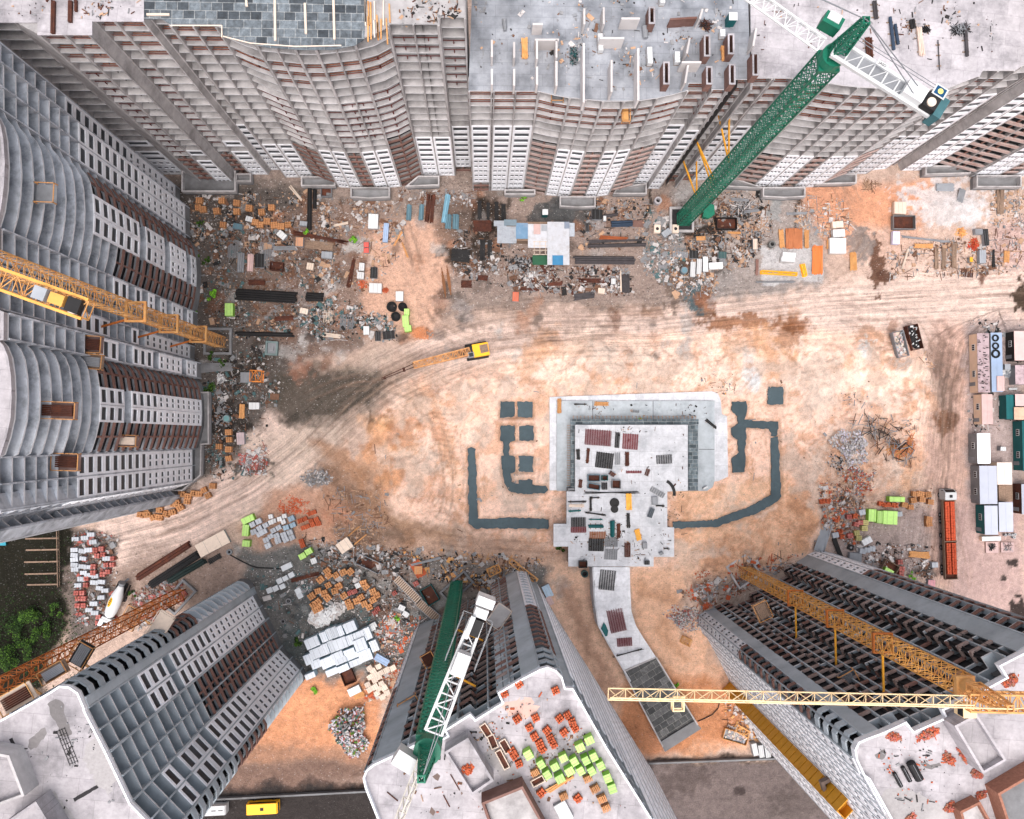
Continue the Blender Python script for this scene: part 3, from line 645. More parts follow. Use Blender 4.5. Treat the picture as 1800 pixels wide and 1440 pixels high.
                    for a,b in zip(pts,pts[1:]):
                        n=side_in(a,b); 
                        lg.use(M_RAIL).bar((a.x+n.x*.3,a.y+n.y*.3,z0+.8),(b.x+n.x*.3,b.y+n.y*.3,z0+.8),.06,.06)
                        for zz,dd in ((.25,.55),(.06,.95)):
                            a2=a+n*dd; b2=b+n*dd; lg.use(MATS['edge_board']).bar((a2.x,a2.y,z0+zz),(b2.x,b2.y,z0+zz),.1,.1)
                        m_=max(1,int((b-a).length/2.5))
                        for j in range(m_+1):
                            q_=(a+n*.6).lerp(b+n*.6,j/m_); lg.use(M_RAIL).box((q_.x,q_.y,z0+.4),(.14,.14,.8))
                elif t=='S':
                    for a,b in zip(pts,pts[1:]):
                        n=side_in(a,b); d=b-a; c=(a+b)/2+n*.05
                        sw.box((c.x,c.y,z0+HF/2-.12),(d.length+.1,.3,HF-.24),rz=math.atan2(d.y,d.x))
        wins.sort(key=lambda w:-w[0])
        for z,wb in wins[:98]: fin_(wb,'window',M_WIN)
        if len(wins)>98:
            al=MB()
            for z,wb in wins[98:]: al.add(wb.v,wb.f)
            o=fin_(al,'window',M_WIN); o['kind']='stuff'
    def part(s,mb,nm,m=None): return s.fin_(mb,nm,m)
    def canopy(s,pts,z=2.6,m=None):
        """walled entrance box in front of the block; pts in photo pixels at its rim"""
        q=[P(u,v,z) for u,v in pts]; q=[Vector((p.x,p.y,0)) for p in q]
        mb=MB(); mb.prism(q,.02,z-1.2); o=s.fin_(mb,'entrance_box',M_CONCD)
        mb=MB(); mb.wallbar(q,z-1.3,z,.3,closed=True); s.fin_(mb,'entrance_rim',M_CONC)
def Wf(*r): return [(a,b,'W') for a,b in r]
ALL=99
SIDE=[(0,ALL,'S')]
blockA=Block('apartment_block','unfinished pinkish block whose roof is half covered by dark slate formwork tiles',23,[
 ([(285,306),(328,306)],Wf((0,4),(6,6))),([(328,306),(356,321)],SIDE),
 ([(356,321),(384,321)],[(0,5,'L'),(6,18,'R'),(20,22,'Y')]),([(384,321),(412,321)],Wf((0,4),(6,6))+[(19,22,'Y')]),([(412,321),(418,306)],SIDE),
 ([(418,306),(440,306)],[(0,4,'L'),(6,17,'R'),(20,22,'Y')]),([(440,306),(472,306)],Wf((0,4),(6,6))+[(19,22,'Y')]),([(472,306),(476,298)],SIDE),
 ([(476,298),(492,298)],Wf((0,8))+[(20,22,'Y')]),([(492,298),(502,311)],SIDE),
 ([(502,311),(552,311)],Wf((0,6))+[(20,22,'Y')],2),
 ([(552,311),(575,321),(595,328)],[(0,7,'L'),(8,15,'R'),(19,20,'Y')]),
 ([(595,328),(638,332)],Wf((0,7))+[(18,20,'Y')],2),([(638,332),(661,332)],[(0,7,'L'),(9,14,'R'),(19,20,'Y')]),
 ([(661,332),(705,327)],Wf((0,7))+[(10,15,'R'),(19,20,'Y')],2),([(705,327),(726,321),(743,312)],[(0,9,'L'),(10,16,'R'),(19,20,'Y')]),
 ([(743,308),(800,308)],Wf((0,7))+[(19,21,'R')],2),([(800,308),(800,300)],SIDE),([(800,300),(829,300)],[(0,1,'L')]+Wf((1,8))+[(15,20,'R')])],
 [(816,-160),(-40,-160)],split=3,topmat=M_CONC)
for c in ([(617,330),(684,330),(684,346),(650,348),(617,346)],[(735,310),(771,310),(771,325),(715,327)],[(320,336),(413,336),(413,301),(320,301)],[(530,311),(588,311),(588,326),(530,326)],[(415,306),(440,306),(440,318),(415,318)]): blockA.canopy(c)
blockB=Block('apartment_block','unfinished block whose roof is full of short grey walls and stacked boards',18,[
 ([(831,334),(860,334)],[(0,1,'L')]+Wf((2,12))+[(16,17,'Y')]),([(862,334),(919,334)],Wf((0,12))+[(15,17,'Y')],2),
 ([(919,334),(940,339),(958,342)],[(0,10,'K'),(14,16,'Y')]),([(958,342),(980,344),(1000,346)],Wf((0,9))+[(14,16,'Y')],2),
 ([(1000,346),(1026,346)],[(0,9,'K'),(14,16,'Y')]),([(1026,346),(1048,345),(1068,342)],Wf((0,9))+[(14,16,'Y')],2),
 ([(1068,342),(1090,337),(1107,332)],[(0,9,'K'),(14,16,'Y')]),([(1107,323),(1137,323)],Wf((0,11))+[(14,17,'Y')]),([(1137,331),(1158,331)],Wf((0,11))+[(14,17,'Y')]),
 ([(1158,331),(1160,318)],SIDE),([(1160,318),(1186,318)],[(0,1,'L'),(13,17,'Y')])],
 [(1310,-160),(835,-160)],topmat=M_ROOFG)
for c in ([(985,346),(1046,346),(1046,363),(1016,364),(985,362)],[(1085,330),(1136,323),(1136,340),(1080,340)],[(888,334),(940,334),(940,341),(888,341)]): blockB.canopy(c)
blockC=Block('apartment_block','unfinished curved block under the green crane, pipes lying on its roof',18,[
 ([(1188,330),(1190,316)],SIDE),([(1190,316),(1214,316)],[(0,1,'L'),(2,10,'W'),(14,17,'Y')]),([(1216,316),(1240,316)],Wf((0,10))+[(14,17,'Y')]),([(1240,318),(1262,318)],[(0,17,'O')]),([(1262,322),(1284,322)],[(14,17,'Y')]),
 ([(1284,322),(1304,325),(1323,327)],[(0,6,'K'),(13,16,'Y')]),([(1323,327),(1368,329)],Wf((0,6))+[(13,16,'Y')],2),
 ([(1368,329),(1392,329)],[(0,6,'K'),(13,16,'Y')]),([(1392,329),(1437,328)],Wf((0,6))+[(13,16,'Y')],2),
 ([(1437,328),(1458,319),(1477,312)],[(0,6,'K'),(13,16,'Y')]),([(1480,305),(1522,305)],Wf((0,7))+[(13,16,'Y')],2),
 ([(1522,305),(1530,299)],SIDE),([(1530,299),(1556,296)],Wf((0,13)),1),([(1558,290),(1570,290)],[(0,1,'L')])],
 [(1890,-160),(1316,-160)],topmat=M_CONC2)
for c in ([(1342,330),(1415,330),(1415,345),(1378,347),(1342,345)],[(1450,306),(1505,306),(1505,321),(1437,323)],[(1262,318),(1285,312),(1340,330),(1260,326)]): blockC.canopy(c)
blockD=Block('apartment_block','pale block with full height white window panels, far end of the upper row',22,[
 ([(1578,288),(1583,299)],SIDE),([(1583,299),(1626,299)],Wf((0,21)),2),([(1628,290),(1660,299),(1700,309)],[(0,14,'K')],2),([(1703,310),(1746,311)],Wf((0,18)),2),
 ([(1746,311),(1772,311)],[(0,14,'K')]),([(1772,311),(1815,308)],Wf((0,18)),2),([(1815,308),(1850,296)],[(0,12,'K')])],
 [(2500,-200),(1925,-200)],split=5,topmat=M_CONC2)
for c in ([(1628,292),(1706,292),(1706,304),(1628,306)],[(1718,309),(1795,309),(1795,328),(1718,328)]): blockD.canopy(c)
G_=[(0,0,'S')]
blockF=Block('apartment_block','bluish grey block with a bulging front, below the orange crane mast',25,[
 ([(225,905),(310,873)],SIDE),([(310,873),(297,862)],G_),([(297,862),(337,847)],G_+Wf((1,17)),2),([(337,847),(337,790)],G_+Wf((1,17)),2),
 ([(343,787),(349,768),(353,749)],G_+[(1,16,'L')]),([(353,749),(354,726),(353,703)],G_+Wf((1,12),(14,16)),2),([(353,703),(350,684),(345,672),(339,666)],G_+[(1,16,'L')]),
 ([(345,665),(345,637)],G_+Wf((1,2),(4,7),(9,11),(14,16))),([(333,632),(333,607)],G_+Wf((1,8),(10,10),(14,17))),([(322,605),(322,581)],G_)],
 [(-420,480),(-420,960)],zref=1,split=9,sm=2,slabmat=mat('concrete_bluish',(186,190,197),var=.26,scale=.5,dirt=(96,100,106),dscale=.3,damt=.75,bump=.2),topmat=M_CONC2,parapet=(M_CONC2,.8,.3))
blockF.canopy([(349,690),(366,690),(366,780),(353,781),(352,835),(320,862),(300,862),(340,780)],z=2.4)
blockE=Block('apartment_block','bluish grey block with deep open bays, above the orange crane mast',25,[
 ([(338,577),(338,547)],G_+Wf((1,1),(3,4),(6,6),(8,8),(10,10),(12,13))),([(336,546),(341,528),(344,505)],G_+[(1,13,'L')]),([(344,505),(345,480),(343,453)],G_+Wf((1,1),(3,5),(7,9),(11,16)),2),
 ([(343,453),(340,438),(335,428),(328,420)],G_+[(1,16,'L')]),([(325,413),(324,360)],G_+Wf((1,16)),2),([(307,356),(307,326)],G_+Wf((1,16)))],
 [(-330,-20),(-420,400)],zref=1,split=9,sm=2,slabmat=MATS['concrete_bluish'],topmat=M_CONC2,parapet=(M_CONC2,.8,.3))
blockG=Block('apartment_block','block with a bare white roof bearing two grey mud stains',26,[
 ([(434,1255),(516,1212)],G_+[(1,25,'G')],4),([(516,1212),(526,1206),(532,1198),(532,1189),(527,1180)],G_+[(1,10,'W'),(11,16,'L'),(17,25,'G')]),
 ([(527,1180),(490,1142)],G_+Wf((1,16),(18,20),(22,22)),2),([(490,1142),(466,1092)],G_+[(1,15,'L')],2),([(466,1092),(443,1047)],G_+Wf((1,16),(18,20)),2),
 ([(443,1045),(440,1038)],SIDE),([(440,1038),(436,1029),(427,1023),(417,1022),(408,1028)],G_+[(1,11,'W'),(12,15,'L'),(16,25,'G')]),([(408,1028),(364,1053)],G_+[(1,25,'G')],3)],
 [(-80,1312),(40,1640)],zref=1,slabmat=mat('concrete_cool',(172,180,186),var=.2,scale=.5,dirt=(112,120,124),dscale=.25,damt=.55,bump=.2),topmat=M_CONC2,parapet=(M_PANEL,.6,.22),split=11,sm=2)
N_=26
def zig(pts,spec): return [([a,b],spec) for a,b in zip(pts,pts[1:])]
blockH=Block('apartment_block','block whose roof is stacked with orange bricks and lime green packs',26,[
 ([(1360,1780),(1147,1440)],[(0,25,'W')],8),([(1147,1440),(1067,1313)],[(0,22,'W')],5),([(1067,1313),(1007,1208)],[(0,22,'W')],4),([(1007,1208),(993,1207)],SIDE),
 ([(993,1207),(988,1188),(977,1176),(962,1170),(948,1174)],[(0,12,'W'),(13,22,'L'),(23,25,'G')],2),([(948,1174),(917,1190)],SIDE),
 ([(917,1190),(875,1215)],[(0,24,'N')],2),([(875,1215),(883,1232)],[(0,25,'L')]),([(883,1232),(835,1262)],[(0,24,'N')],2),([(835,1262),(826,1252)],[(0,24,'N')]),([(826,1252),(782,1280)],[(0,24,'N')],2),
 ([(782,1280),(788,1290)],[(0,24,'N')]),([(788,1290),(743,1312)],[(0,23,'N')],2),([(743,1312),(736,1302)],[(0,24,'N')]),([(736,1302),(700,1320)],[(0,24,'N')],2),([(700,1320),(657,1340)],SIDE),
 ([(657,1340),(645,1350),(639,1364),(643,1382)],[(0,14,'W'),(15,25,'L')],2),([(643,1382),(655,1412),(690,1500)],[(0,25,'L')],2)],
 [(780,1800),(1200,1850)],zref=26,slabmat=MATS['concrete_cool'],topmat=M_CONC2,parapet=(M_PANEL,.7,.22),split=30,sm=2)
blockI=Block('apartment_block','block beside the yellow cranes with brown brick bays and a rounded white parapet',26,[
 ([(2060,1200),(1900,1120)],[(0,25,'L')],4),([(1900,1120),(1862,1110),(1840,1112),(1822,1124)],[(0,8,'W'),(9,25,'L')],3),([(1822,1124),(1790,1146)],SIDE),
 ([(1790,1146),(1750,1167)],[(0,24,'N')],2),([(1750,1167),(1763,1187)],[(0,24,'N')]),([(1763,1187),(1697,1223)],[(0,24,'N')],3),([(1697,1223),(1650,1243)],[(0,24,'N')],2),([(1650,1243),(1657,1257)],[(0,24,'N')]),
 ([(1657,1257),(1600,1282)],[(0,24,'N')],3),([(1600,1282),(1587,1265)],[(0,24,'N')]),([(1587,1265),(1545,1284)],[(0,24,'N')],2),([(1545,1284),(1520,1293)],SIDE),
 ([(1520,1293),(1504,1300),(1497,1314),(1500,1332)],[(0,9,'W'),(10,21,'L'),(22,25,'G')],2),([(1500,1332),(1513,1360)],[(0,25,'W')],1),([(1513,1360),(1522,1366)],SIDE),([(1522,1366),(1563,1440)],[(0,25,'W')],4),([(1563,1440),(1680,1680)],[(0,25,'W')],8)],
 [(1900,1800),(2150,1500)],zref=26,slabmat=MATS['concrete_cool'],topmat=M_CONC2,parapet=(M_PANEL,.8,.25),split=30,sm=2)
# ------------------------------------------------------------------ low slab in the middle of the dig, ramp, footings
def S_(px,z=0): return P(px[0],px[1],z)
def polyw(pts,z): return [P(u,v,z) for u,v in pts]
M_SLABW=mat('slab_fresh',(212,213,217),var=.1,scale=.6,dirt=(168,171,176),dscale=.25,damt=.7,bump=.05,joints=(5,3.1,0))
M_SLABB=mat('slab_bluish',(182,189,194),var=.16,scale=.5,dirt=(134,142,148),dscale=.3,damt=.6,bump=.05)
def tiles_mat(name,c1,c2,mortar,sx=1.0,rot=0.0,w=1.3,h=1.3):
    m=bpy.data.materials.new(name); m.use_nodes=True; nt=m.node_tree; N=nt.nodes; L=nt.links; b=N['Principled BSDF']; b.inputs['Roughness'].default_value=.7
    g=N.new('ShaderNodeNewGeometry'); mp=N.new('ShaderNodeMapping'); mp.inputs['Rotation'].default_value=(0,0,rot); L.new(g.outputs['Position'],mp.inputs[0])
    br=N.new('ShaderNodeTexBrick'); br.inputs['Scale'].default_value=1.0; br.inputs['Brick Width'].default_value=w; br.inputs['Row Height'].default_value=h; br.inputs['Mortar Size'].default_value=.035
    br.offset=.5; br.offset_frequency=2; br.squash=1.6; br.squash_frequency=3
    br.inputs['Color1'].default_value=lin(c1)+(1,); br.inputs['Color2'].default_value=lin(c2)+(1,); br.inputs['Mortar'].default_value=lin(mortar)+(1,); L.new(mp.outputs[0],br.inputs[0])
    n=N.new('ShaderNodeTexNoise'); n.inputs['Scale'].default_value=1.3; n.inputs['Detail'].default_value=10; n.inputs['Roughness'].default_value=.75; L.new(g.outputs['Position'],n.inputs['Vector'])
    r=N.new('ShaderNodeMapRange'); r.inputs[1].default_value=.35; r.inputs[2].default_value=.65; r.inputs[3].default_value=.55; r.inputs[4].default_value=1.6; L.new(n.outputs[0],r.inputs[0])
    h_=N.new('ShaderNodeHueSaturation'); L.new(br.outputs[0],h_.inputs['Color']); L.new(r.outputs[0],h_.inputs['Value']); L.new(h_.outputs[0],b.inputs['Base Color']); return m
M_TILE=tiles_mat('formwork_tiles',(44,50,56),(104,112,118),(140,142,142),w=1.5,h=1.15)
M_TILE2=tiles_mat('formwork_tiles_ramp',(40,42,44),(88,88,88),(120,118,114),rot=-.55,w=1.6,h=1.3)
M_STRIP=tiles_mat('formwork_strip',(44,56,62),(96,108,114),(130,134,134),w=1.0,h=.8)
slab=thing('garage_deck','low pale concrete garage deck in the middle of the sandy dig','deck',loc=(P(1100,830)[0],P(1100,830)[1],0))
def sp(mb,nm,m=None):
    o=mb.build(nm,m,slab); o.location=(-slab.location.x,-slab.location.y,0); return o
mb=MB(); mb.prism(polyw([(966,698),(1130,692),(1252,688),(1262,692),(1267,704),(1269,728),(1278,732),(1280,838),(1262,846),(979,862),(966,862)],.4),.02,.4); sp(mb,'blinding_slab',M_SLABW)
mb=MB(); mb.prism(polyw([(979,705),(1256,705),(1256,846),(1253,856),(1243,863),(979,863)],1.0),.41,1.0); sp(mb,'base_slab',M_SLABB)
up=[(1011,747),(1209,747),(1209,863),(1173,864),(1173,927),(1185,927),(1185,979),(1149,979),(1149,996),(999,996),(999,961),(973,961),(973,921),(996,921),(996,864),(1011,864)]
mb=MB(); mb.prism(polyw(up,4.6),4.3,4.6); sp(mb,'upper_slab',M_SLABW)
mb=MB()
mb.wallbar(polyw([(1015,751),(1205,751),(1205,859),(1169,864),(1169,930),(1181,930),(1181,975),(1145,976),(1145,992),(1003,992),(1003,957),(977,957),(977,925),(1000,925),(1000,860),(1015,860)],4.3),.5,4.29,.35,closed=True); sp(mb,'basement_wall',M_CONCD)
mb=MB(); mb.prism(polyw([(1003,737),(1228,737),(1228,746),(1003,746)],3.6),3.35,3.6); sp(mb,'formwork_walkway',M_STRIP)
mb=MB(); mb.prism(polyw([(1210,747),(1227,747),(1227,863),(1210,863)],3.6),3.35,3.6); sp(mb,'formwork_walkway',M_STRIP)
mb=MB(); mb.prism(polyw([(1003,747),(1010,747),(1010,863),(1003,863)],3.6),3.35,3.6); sp(mb,'formwork_walkway',M_STRIP)
mb=MB()
for i in range(26):
    p=P(1001,748+i*4.4,2.0); mb.box((p.x,p.y,2.2),(.9,.07,.07)); mb.box((p.x-.4,p.y,1.7),(.07,.07,1.4))
for i in range(34):
    p=P(1008+i*6.5,736,2.0); mb.box((p.x,p.y+.2,2.2),(.07,.8,.07)); mb.box((p.x,p.y+.5,1.7),(.07,.07,1.4))
sp(mb,'shoring',M_TIMBER)
mb=MB()
for a,b in (((1148,705),(1148,737)),((1228,790),(1256,790)),((1042,705),(1042,737))):
    p=P(*a,1.0); q=P(*b,1.0); mb.bar((p.x,p.y,1.006),(q.x,q.y,1.006),.1,.02)
sp(mb,'slab_joint',M_PIPE)
mb=MB(); mb.wallbar(polyw([(1042,997),(1044,1050),(1052,1100),(1080,1150),(1108,1197)],4.6)+[],.05,5.0,.28); sp(mb,'ramp_kerb',M_SLABW)
# ramp
def strip(Lp,Rp,zs,th,zb=None):
    mb=MB(); n=len(Lp); A=[P(*Lp[i],zs[i]) for i in range(n)]; B=[P(*Rp[i],zs[i]) for i in range(n)]
    vs=[tuple(p) for p in A]+[tuple(p) for p in B]+[(p.x,p.y,p.z-th) for p in A]+[(p.x,p.y,p.z-th) for p in B]; fs=[]
    for i in range(n-1):
        fs+=[(i,i+1,n+i+1,n+i),(2*n+i,3*n+i,3*n+i+1,2*n+i+1),(i,2*n+i,2*n+i+1,i+1),(n+i,n+i+1,3*n+i+1,3*n+i)]
    fs+=[(0,n,3*n,2*n),(n-1,3*n-1,4*n-1,2*n-1)]
    return mb.add(vs,fs)
LP=[(1042,997),(1043,1030),(1046,1070),(1054,1104),(1068,1132),(1082,1155),(1096,1180)]
RP=[(1107,997),(1108,1040),(1110,1075),(1118,1100),(1130,1120),(1142,1138),(1153,1155)]
sp(strip(LP,RP,[4.55,4.4,4.2,4.0,3.8,3.6,3.4],.35),'ramp_slab',M_SLABW)
sp(strip([(1096,1180),(1165,1312)],[(1153,1155),(1226,1274)],[3.38,3.0],.3),'ramp_formwork',M_TILE2)
sp(strip([(1160,1305),(1169,1322)],[(1220,1268),(1233,1281)],[3.4,3.4],.9),'ramp_beam',M_CONCD)
mb=MB()
for a,b in (((1096,1180),(1165,1312)),((1153,1155),(1226,1274)),((1096,1180),(1153,1155))):
    p=P(*a,3.4); q=P(*b,3.2); mb.bar(p,q,.28,.5)
sp(mb,'ramp_edge',M_CONC)
mb=MB()
for i in range(7):
    for (a,b) in ((LP[i],RP[i]),):
        for t in (.15,.85):
            q=P(a[0]+(b[0]-a[0])*t,a[1]+(b[1]-a[1])*t,3); mb.box((q.x,q.y,1.6),(.4,.4,3.2))
for t in (.1,.35,.6,.85):
    for a,b in (((1100,1184),(1162,1306)),((1150,1160),(1222,1272))):
        q=P(a[0]+(b[0]-a[0])*t,a[1]+(b[1]-a[1])*t,2.6); mb.box((q.x,q.y,1.1),(.35,.35,3.0))
sp(mb,'ramp_columns',M_CONCD)
def wob(pts,amp=.18,step=.7,seed=1):
    """irregular hand-dug outline"""
    r=random.Random(seed); out=[]
    n=len(pts)
    for i in range(n):
        a=Vector(pts[i]); b=Vector(pts[(i+1)%n]); L=(b-a).length; k=max(1,int(L/step))
        for j in range(k):
            p=a.lerp(b,j/k); out.append((p.x+r.uniform(-amp,amp),p.y+r.uniform(-amp,amp)))
    return out
def footing(label,pts,z=-.02,seed=1):
    w=[tuple(P(u,v,z)[:2]) for u,v in pts]; c=(sum(p[0] for p in w)/len(w),sum(p[1] for p in w)/len(w))
    mb=MB(); mb.prism(wob(w,.16,.6,seed),-1.0,z); o=mb.build('footing_pad',M_FOOT,loc=(c[0],c[1],0)); tag(o,label,'footing','dark concrete footings poured in the sand')
footing('square dark footing pad, topmost row, nearer the ripple marks',[(879,706),(905,706),(905,734),(879,734)],seed=2)
footing('square dark footing pad, topmost row, nearer the concrete deck',[(910,706),(936,706),(936,734),(910,734)],seed=3)
footing('square dark footing pad alone in the second row from the top',[(911,748),(938,748),(938,775),(911,775)],seed=4)
footing('square dark footing pad alone in the third row from the top',[(911,802),(937,802),(937,830),(911,830)],seed=5)
footing('long dark footing that chains two pads and hooks to the deck',[(880,748),(905,748),(905,775),(896,777),(895,800),(906,803),(906,830),(897,832),(900,848),(912,850),(912,843),(936,843),(937,853),(958,854),(964,862),(957,868),(938,866),(936,869),(911,868),(896,864),(886,850),(883,828),(881,803),(885,800),(884,777),(880,774)],seed=6)
footing('L shaped dark footing running along the outer side of the dig',[(822,788),(828,785),(836,789),(838,850),(840,912),(872,912),(900,910),(965,913),(965,930),(900,929),(832,929),(824,920),(823,850)],seed=7)
footing('small dark footing pad touching the deck edge',[(961,752),(972,748),(977,752),(977,765),(962,765)],seed=8)
footing('lone square dark footing pad above the angular trench',[(1350,680),(1377,680),(1377,711),(1350,711)],seed=9)
footing('dark footing of three linked pads beside the deck',[(1287,706),(1312,706),(1313,725),(1308,738),(1355,741),(1368,740),(1368,765),(1355,768),(1352,754),(1312,752),(1312,770),(1309,790),(1311,806),(1310,830),(1288,831),(1286,806),(1298,796),(1297,775),(1286,765),(1286,752),(1297,745),(1296,732),(1286,722)],seed=10)
footing('long angular dark trench footing curving back to the deck',[(1354,770),(1368,767),(1370,800),(1373,872),(1366,882),(1330,903),(1262,926),(1183,930),(1183,917),(1254,915),(1320,890),(1355,870),(1356,820)],seed=11)
# ------------------------------------------------------------------ cranes
def lattice(mb,a,b,w,pitch,ch=.2,br=.11,rot=0.0,h=None,dense=1,wb=None):
    """square lattice boom from a to b"""
    a=Vector(a); b=Vector(b); d=b-a; L=d.length; x=d/L
    up=Vector((0,0,1)) if abs(x.z)<.9 else Vector((0,1,0))
    y=up.cross(x).normalized(); z=x.cross(y)
    if rot: y,z=(y*math.cos(rot)+z*math.sin(rot)),(-y*math.sin(rot)+z*math.cos(rot))
    h=h or w; wb=wb or w; n=max(1,int(round(L/pitch)))
    def c(i,k):
        t=i/n; ww=w+(wb-w)*t; hh=h*(ww/w)
        return a+x*(L*t)+y*((-.5,.5,.5,-.5)[k]*ww)+z*((-.5,-.5,.5,.5)[k]*hh)
    for k in range(4): mb.bar(c(0,k),c(n,k),ch,up=y)
    for i in range(n+1):
        for k in range(4): mb.bar(c(i,k),c(i,(k+1)%4),br,up=x)
    for i in range(n):
        for k in range(4):
            p,q=(k,(k+1)%4) if i%2 else ((k+1)%4,k)
            mb.bar(c(i,p),c(i+1,q),br,up=x)
            if dense>1: mb.bar(c(i,q),c(i+1,p),br*.8,up=x)
    return mb
def tri(mb,a,b,w,h,pitch,ch=.16,br=.09):
    """triangular jib: two lower chords, one upper"""
    a=Vector(a); b=Vector(b); d=b-a; L=d.length; x=d/L; y=Vector((0,0,1)).cross(x).normalized(); z=x.cross(y); n=int(round(L/pitch))
    f=lambda i,k: a+x*(L*i/n)+(y*(-w/2),y*(w/2),z*h)[k]
    for k in range(3): mb.bar(f(0,k),f(n,k),ch,up=y)
    for i in range(n+1): mb.bar(f(i,0),f(i,1),br,up=x)
    for i in range(n):
        m=(f(i,2)+f(i+1,2))/2
        mb.bar(f(i,0),f(i+1,1),br,up=x)
        for k in (0,1): mb.bar(f(i,k),m,br,up=x); mb.bar(m,f(i+1,k),br,up=x)
    return mb
def ro(root,mb,nm,m=None,parent=None):
    o=mb.build(nm,m,parent or root); o.location=(-root.location.x,-root.location.y,-root.location.z) if parent is None else (0,0,0); return o
def txt(body,loc,size,rot,m,parent,nm='lettering'):
    cu=bpy.data.curves.new(nm,'FONT'); cu.body=body; cu.size=size; cu.align_x='CENTER'; cu.align_y='CENTER'; cu.extrude=.01; cu.materials.append(m)
    t=bpy.data.objects.new(nm,cu); scene.collection.objects.link(t); me_=bpy.data.meshes.new_from_object(t); bpy.data.objects.remove(t)
    o=bpy.data.objects.new(nm,me_); scene.collection.objects.link(o); o.parent=parent; o.location=loc; o.rotation_euler=rot; return o
# green crane of the upper row
b=P(1199,388); gc=thing('tower_crane','green tower crane with white jib standing before the upper row of blocks','crane',loc=b,group='tower cranes of the site')
mb=MB(); lattice(mb,(b.x,b.y,-.5),(b.x,b.y,73),2.5,1.6,.18,.09,dense=2); ro(gc,mb,'mast',M_GRN)
mb=MB(); mb.wallbar([(b.x-2.6,b.y-2.4),(b.x+2.2,b.y-2.4),(b.x+2.2,b.y+2.6),(b.x-2.6,b.y+2.6)],.0,.7,.5,closed=True); ro(gc,mb,'footing_frame',M_CONC)
mb=MB(); mb.prism([(b.x-2.3,b.y-2.1),(b.x+1.9,b.y-2.1),(b.x+1.9,b.y+2.3),(b.x-2.3,b.y+2.3)],.05,.3); ro(gc,mb,'footing_pit',M_DARK)
mb=MB(); mb.box((b.x,b.y,73.4),(2.7,2.7,.5)); mb.tube((b.x,b.y,73.8),(b.x,b.y,75.2),1.5,16); ro(gc,mb,'slewing_ring',M_GRN)
mb=MB(); lattice(mb,(b.x,b.y,75.2),(b.x+.2,b.y+.2,83),1.7,1.2,.2,.11,wb=.7,dense=2); ro(gc,mb,'tower_head',M_GRN)
mb=MB(); j0=P(1443,80,77); j1=P(1325,-4,77); jd=(j1-j0).normalized(); j2=j0+jd*34; tri(mb,j0,j2,1.6,1.5,1.6,.2,.11); ro(gc,mb,'jib',M_WHT)
k0=P(1468,84,76.5); k1=P(1640,192,76.5); kd=(k1-k0).normalized(); ky=Vector((-kd.y,kd.x,0))
mb=MB()
for s in(-1,1): mb.bar(k0+ky*s*1.05,k1+ky*s*1.05,.42,.5)
for i in range(9): 
    q=k0+kd*((k1-k0).length*i/8); mb.bar(q-ky*1.05,q+ky*1.05,.18,.2)
for i in range(8):
    q=k0+kd*((k1-k0).length*i/8); q2=k0+kd*((k1-k0).length*(i+1)/8); mb.bar(q-ky*1.05,q2+ky*1.05,.1)
ro(gc,mb,'counter_jib',M_WHT)
mb=MB(); mb.use(M_STEEL)
c=k0+kd*6.2; mb.box((c.x,c.y,76.45),(11,1.9,.06),rz=math.atan2(kd.y,kd.x)); ro(gc,mb,'walkway_grating',mat('grating',(186,190,194),var=.2,scale=6))
mb=MB(); c=k0+kd*((k1-k0).length-3.2); mb.box((c.x,c.y,77.2),(2.6,1.9,1.2),rz=math.atan2(kd.y,kd.x)); ro(gc,mb,'machine_cabinet',M_WHT)
mb=MB(); c=k0+kd*((k1-k0).length-.9); mb.use(M_BLK).box((c.x,c.y,77.1),(1.7,2.0,1.4),rz=math.atan2(kd.y,kd.x)); mb.use(M_CREAM).tube((c.x-.2,c.y-.2,77.8),(c.x-.2,c.y-.2,78.0),.55,16); ro(gc,mb,'winch')
mb=MB(); c=k1+kd*.5; mb.box((c.x,c.y,76.4),(1.0,2.6,2.4),rz=math.atan2(kd.y,kd.x)); ro(gc,mb,'counterweight',mat('teal_steel',(70,110,116),var=.2))
mb=MB()
for s in(-1.5,-1.9):
    mb.bar(k0+ky*-s+Vector((0,0,1.2)),k1+ky*-s+Vector((0,0,1.2)),.06)
ro(gc,mb,'handrail',M_STEEL)
sg=P(1551,114,77.6); mb=MB(); mb.box((sg.x,sg.y,77.6),(1.45,.62,.06),rz=math.atan2(kd.y,kd.x)); bd=ro(gc,mb,'name_board',M_WHT)
t_=txt('JASO',(sg.x-gc.location.x,sg.y-gc.location.y,77.66-gc.location.z),.46,(0,0,math.atan2(kd.y,kd.x)),M_BLK,bd); t_.location=(sg.x,sg.y,77.66)
sg=P(1653,161,77.8); mb=MB(); A=math.atan2(kd.y,kd.x); mb.use(M_WHT).box((sg.x,sg.y,77.78),(1.7,1.4,.05),rz=A); mb.use(mat('sign_blue',(26,74,112))).box((sg.x,sg.y,77.82),(1.3,1.05,.04),rz=A); mb.use(mat('sign_yellow',(232,222,130))).tube((sg.x,sg.y,77.85),(sg.x,sg.y,77.87),.34,20); ro(gc,mb,'emblem_board')
mb=MB(); q=P(1460,42,76); mb.use(M_GRN).box((q.x,q.y,76),(2.4,1.5,1.9),rz=-.5); mb.use(M_WHT).box((q.x+.1,q.y+.3,77.0),(1.6,1.1,.1),rz=-.5); ro(gc,mb,'operator_cab')
hd=Vector((b.x+.2,b.y+.2,83)); mb=MB()
for s in(-.6,.6): mb.bar(hd,k1-kd*2+ky*s+Vector((0,0,.6)),.09); mb.bar(hd,j0+jd*22+Vector((0,0,1.5))+ky*s*.3,.08)
